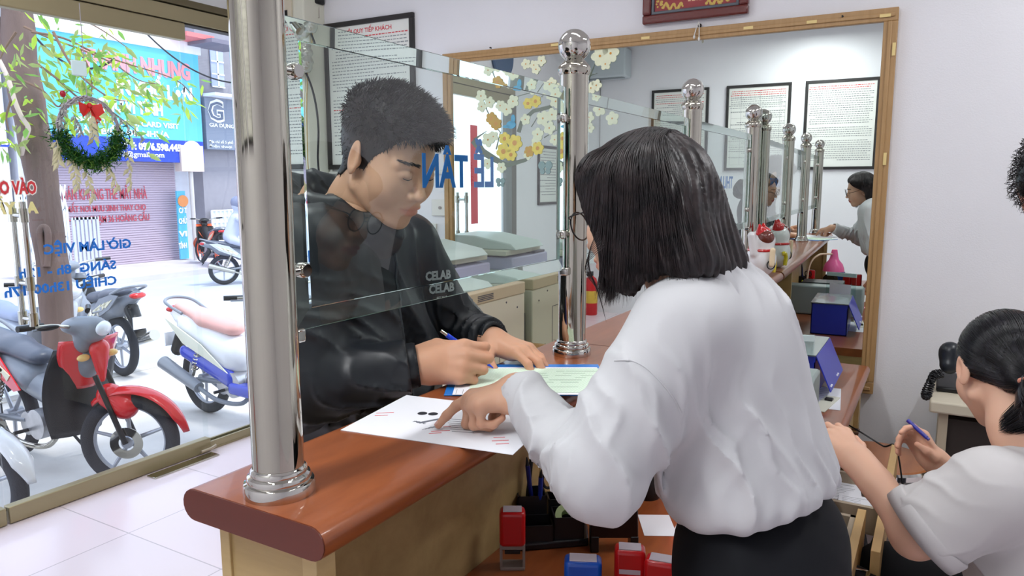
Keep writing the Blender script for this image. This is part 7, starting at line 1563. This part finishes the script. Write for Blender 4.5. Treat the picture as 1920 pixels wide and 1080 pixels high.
    # engine, exhaust, swing arm, shocks
    b = MB(); b.cyl((.50, -.12, .32), (.50, .12, .32), .095, 26); b.cyl((.36, -.10, .30), (.36, .10, .30), .075, 22); b.cyl((.55, 0, .34), (.74, 0, .37), .065, 18)
    for k in range(5): b.cyl((.60+k*.03, 0, .345+k*.004), (.608+k*.03, 0, .345+k*.004), .078, 18)
    b.xf(R, rear).build('engine', Meng, t)
    for s in (-1, 1):
        MB().tube([(.34, s*.085, .32), (0, s*.085, .285)], .020, 10).xf(R, rear).build('swing_arm', Mgr, t)
        q0, q1 = np.array([.02, s*.12, .33]), np.array([.14, s*.12, .60]); b = MB(); b.cyl(q0, q1, .012, 10); B = basis(q1-q0); L_ = np.linalg.norm(q1-q0)
        b.tube([q0+B[2]*(L_*(.15+.75*k/60))+.026*(B[0]*math.cos(k*.75)+B[1]*math.sin(k*.75)) for k in range(61)], .005, 6); b.xf(R, rear).build('shock_absorber', M_chrome, t)
    MB().tube(smooth_path([(.66, -.05, .30), (.60, -.11, .20), (.35, -.14, .19), (.15, -.16, .26)], 20), .017, 10).tube([(.15, -.16, .26), (-.30, -.17, .40)], [.042, .052], 18).xf(R, rear).build('exhaust', M_chrome if kind == 'underbone' else Mgr, t)
    MB().tube([(.42, .10, .24), (.40, .24, .0+.015)], .010, 8).xf(R, rear).build('side_stand', Mbk, t)
    MB().tube([(.40, -.20, .27), (.40, .20, .27)], .012, 8).xf(R, rear).build('foot_peg', Mbk, t); MB().tube([(.52, .13, .30), (.66, .15, .24)], .008, 8).xf(R, rear).build('gear_pedal', M_chrome, t)
    return t
red = mat('bike_red', (222, 30, 40), .22, coat=.7); wht = mat('bike_white', (232, 234, 238), .25, coat=.6); slv = mat('bike_silver', (190, 196, 206), .3, .3, coat=.4); blu = mat('bike_blue', (44, 66, 190), .25, coat=.6); org_ = mat('bike_orange', (232, 96, 50), .3, coat=.4)
seat_k = mat('black_vinyl_seat', (78, 84, 98), .35); seat_p = mat('rose_vinyl_seat', (222, 168, 160), .45)
motorbike((-5.26, 2.42), 0, 34, 'red and black motorbike with cast wheels parked nearest the glass door', red, Mbk, Mgr, seat_k)
motorbike((-5.30, 1.66), 0, 18, 'white and grey motorbike cut off by the left edge, in front of the tree', wht, Mgr, slv, seat_k, panel=wht)
motorbike((-6.95, 3.10), 5, -10, 'silver grey motorbike behind the tree trunk and the red bike', slv, Mgr, slv, mat('grey_seat', (150, 160, 186), .4), panel=slv)
motorbike((-4.93, 3.66), -4, 0, 'white and blue scooter with a rose coloured seat, partly hidden by the steel post', wht, blu, Mgr, seat_p, kind='scooter')
motorbike((-6.6, 4.0), 175, 10, 'motorbike of which only the grips show behind the white scooter', Mgr, Mbk, Mgr, seat_k)
fb_ = onZ(410, 500, GZ); motorbike(fb_[:2], 158, 10, 'small orange and black motorbike parked across the street by the grey house', org_, Mbk, Mbk, seat_k, det=False, wheelm=org_)
mb = onZ(425, 530, GZ-.11); motorbike(mb[:2]+(.2, -.2), 60, 0, 'pale motorbike ridden along the street, at the steel post', slv, Mgr, Mgr, seat_k, det=False, gz=GZ-.11)
# its rider
r0 = np.array([mb[0]+.2, mb[1]-.2, GZ-.11]); hR = Rot(math.radians(60), 0, 0); w = lambda *p: r0+np.array(p)@hR
t = thing('person', r0+np.array([.3, 0, .8])@hR, 'rider in pale clothes and helmet on the motorbike passing at the steel post', 'person')
f = blend([sEll(w(.30, 0, 1.52), (.11, .10, .13)), (sCap(w(.28, 0, 1.40), w(.26, 0, 1.28), .05), .03), (sCap(w(.27, 0, 1.24), w(.15, 0, .92), .13, .14), .05)]+[q for s in (-1, 1) for q in ((sCap(w(.27, s*.17, 1.26), w(.50, s*.24, 1.10), .05, .04), .03), (sCap(w(.50, s*.24, 1.10), w(.80, s*.26, 1.04), .04, .03), .02), (sCap(w(.15, s*.09, .86), w(.52, s*.14, .72), .08, .06), .04), (sCap(w(.52, s*.14, .72), w(.42, s*.16, .32), .06, .04), .03))])
V, F = nets(f, r0+(-.7, -.6, .2), r0+(1., 1.1, 1.75), .02); mesh_obj('body', V, F.tolist(), mat('rider_clothes', (176, 182, 200), .8), t); MB().ball(w(.31, 0, 1.56), 1, 20, sc=(.14, .12, .13)).build('helmet', mat('helmet_grey', (120, 126, 150), .3), t)
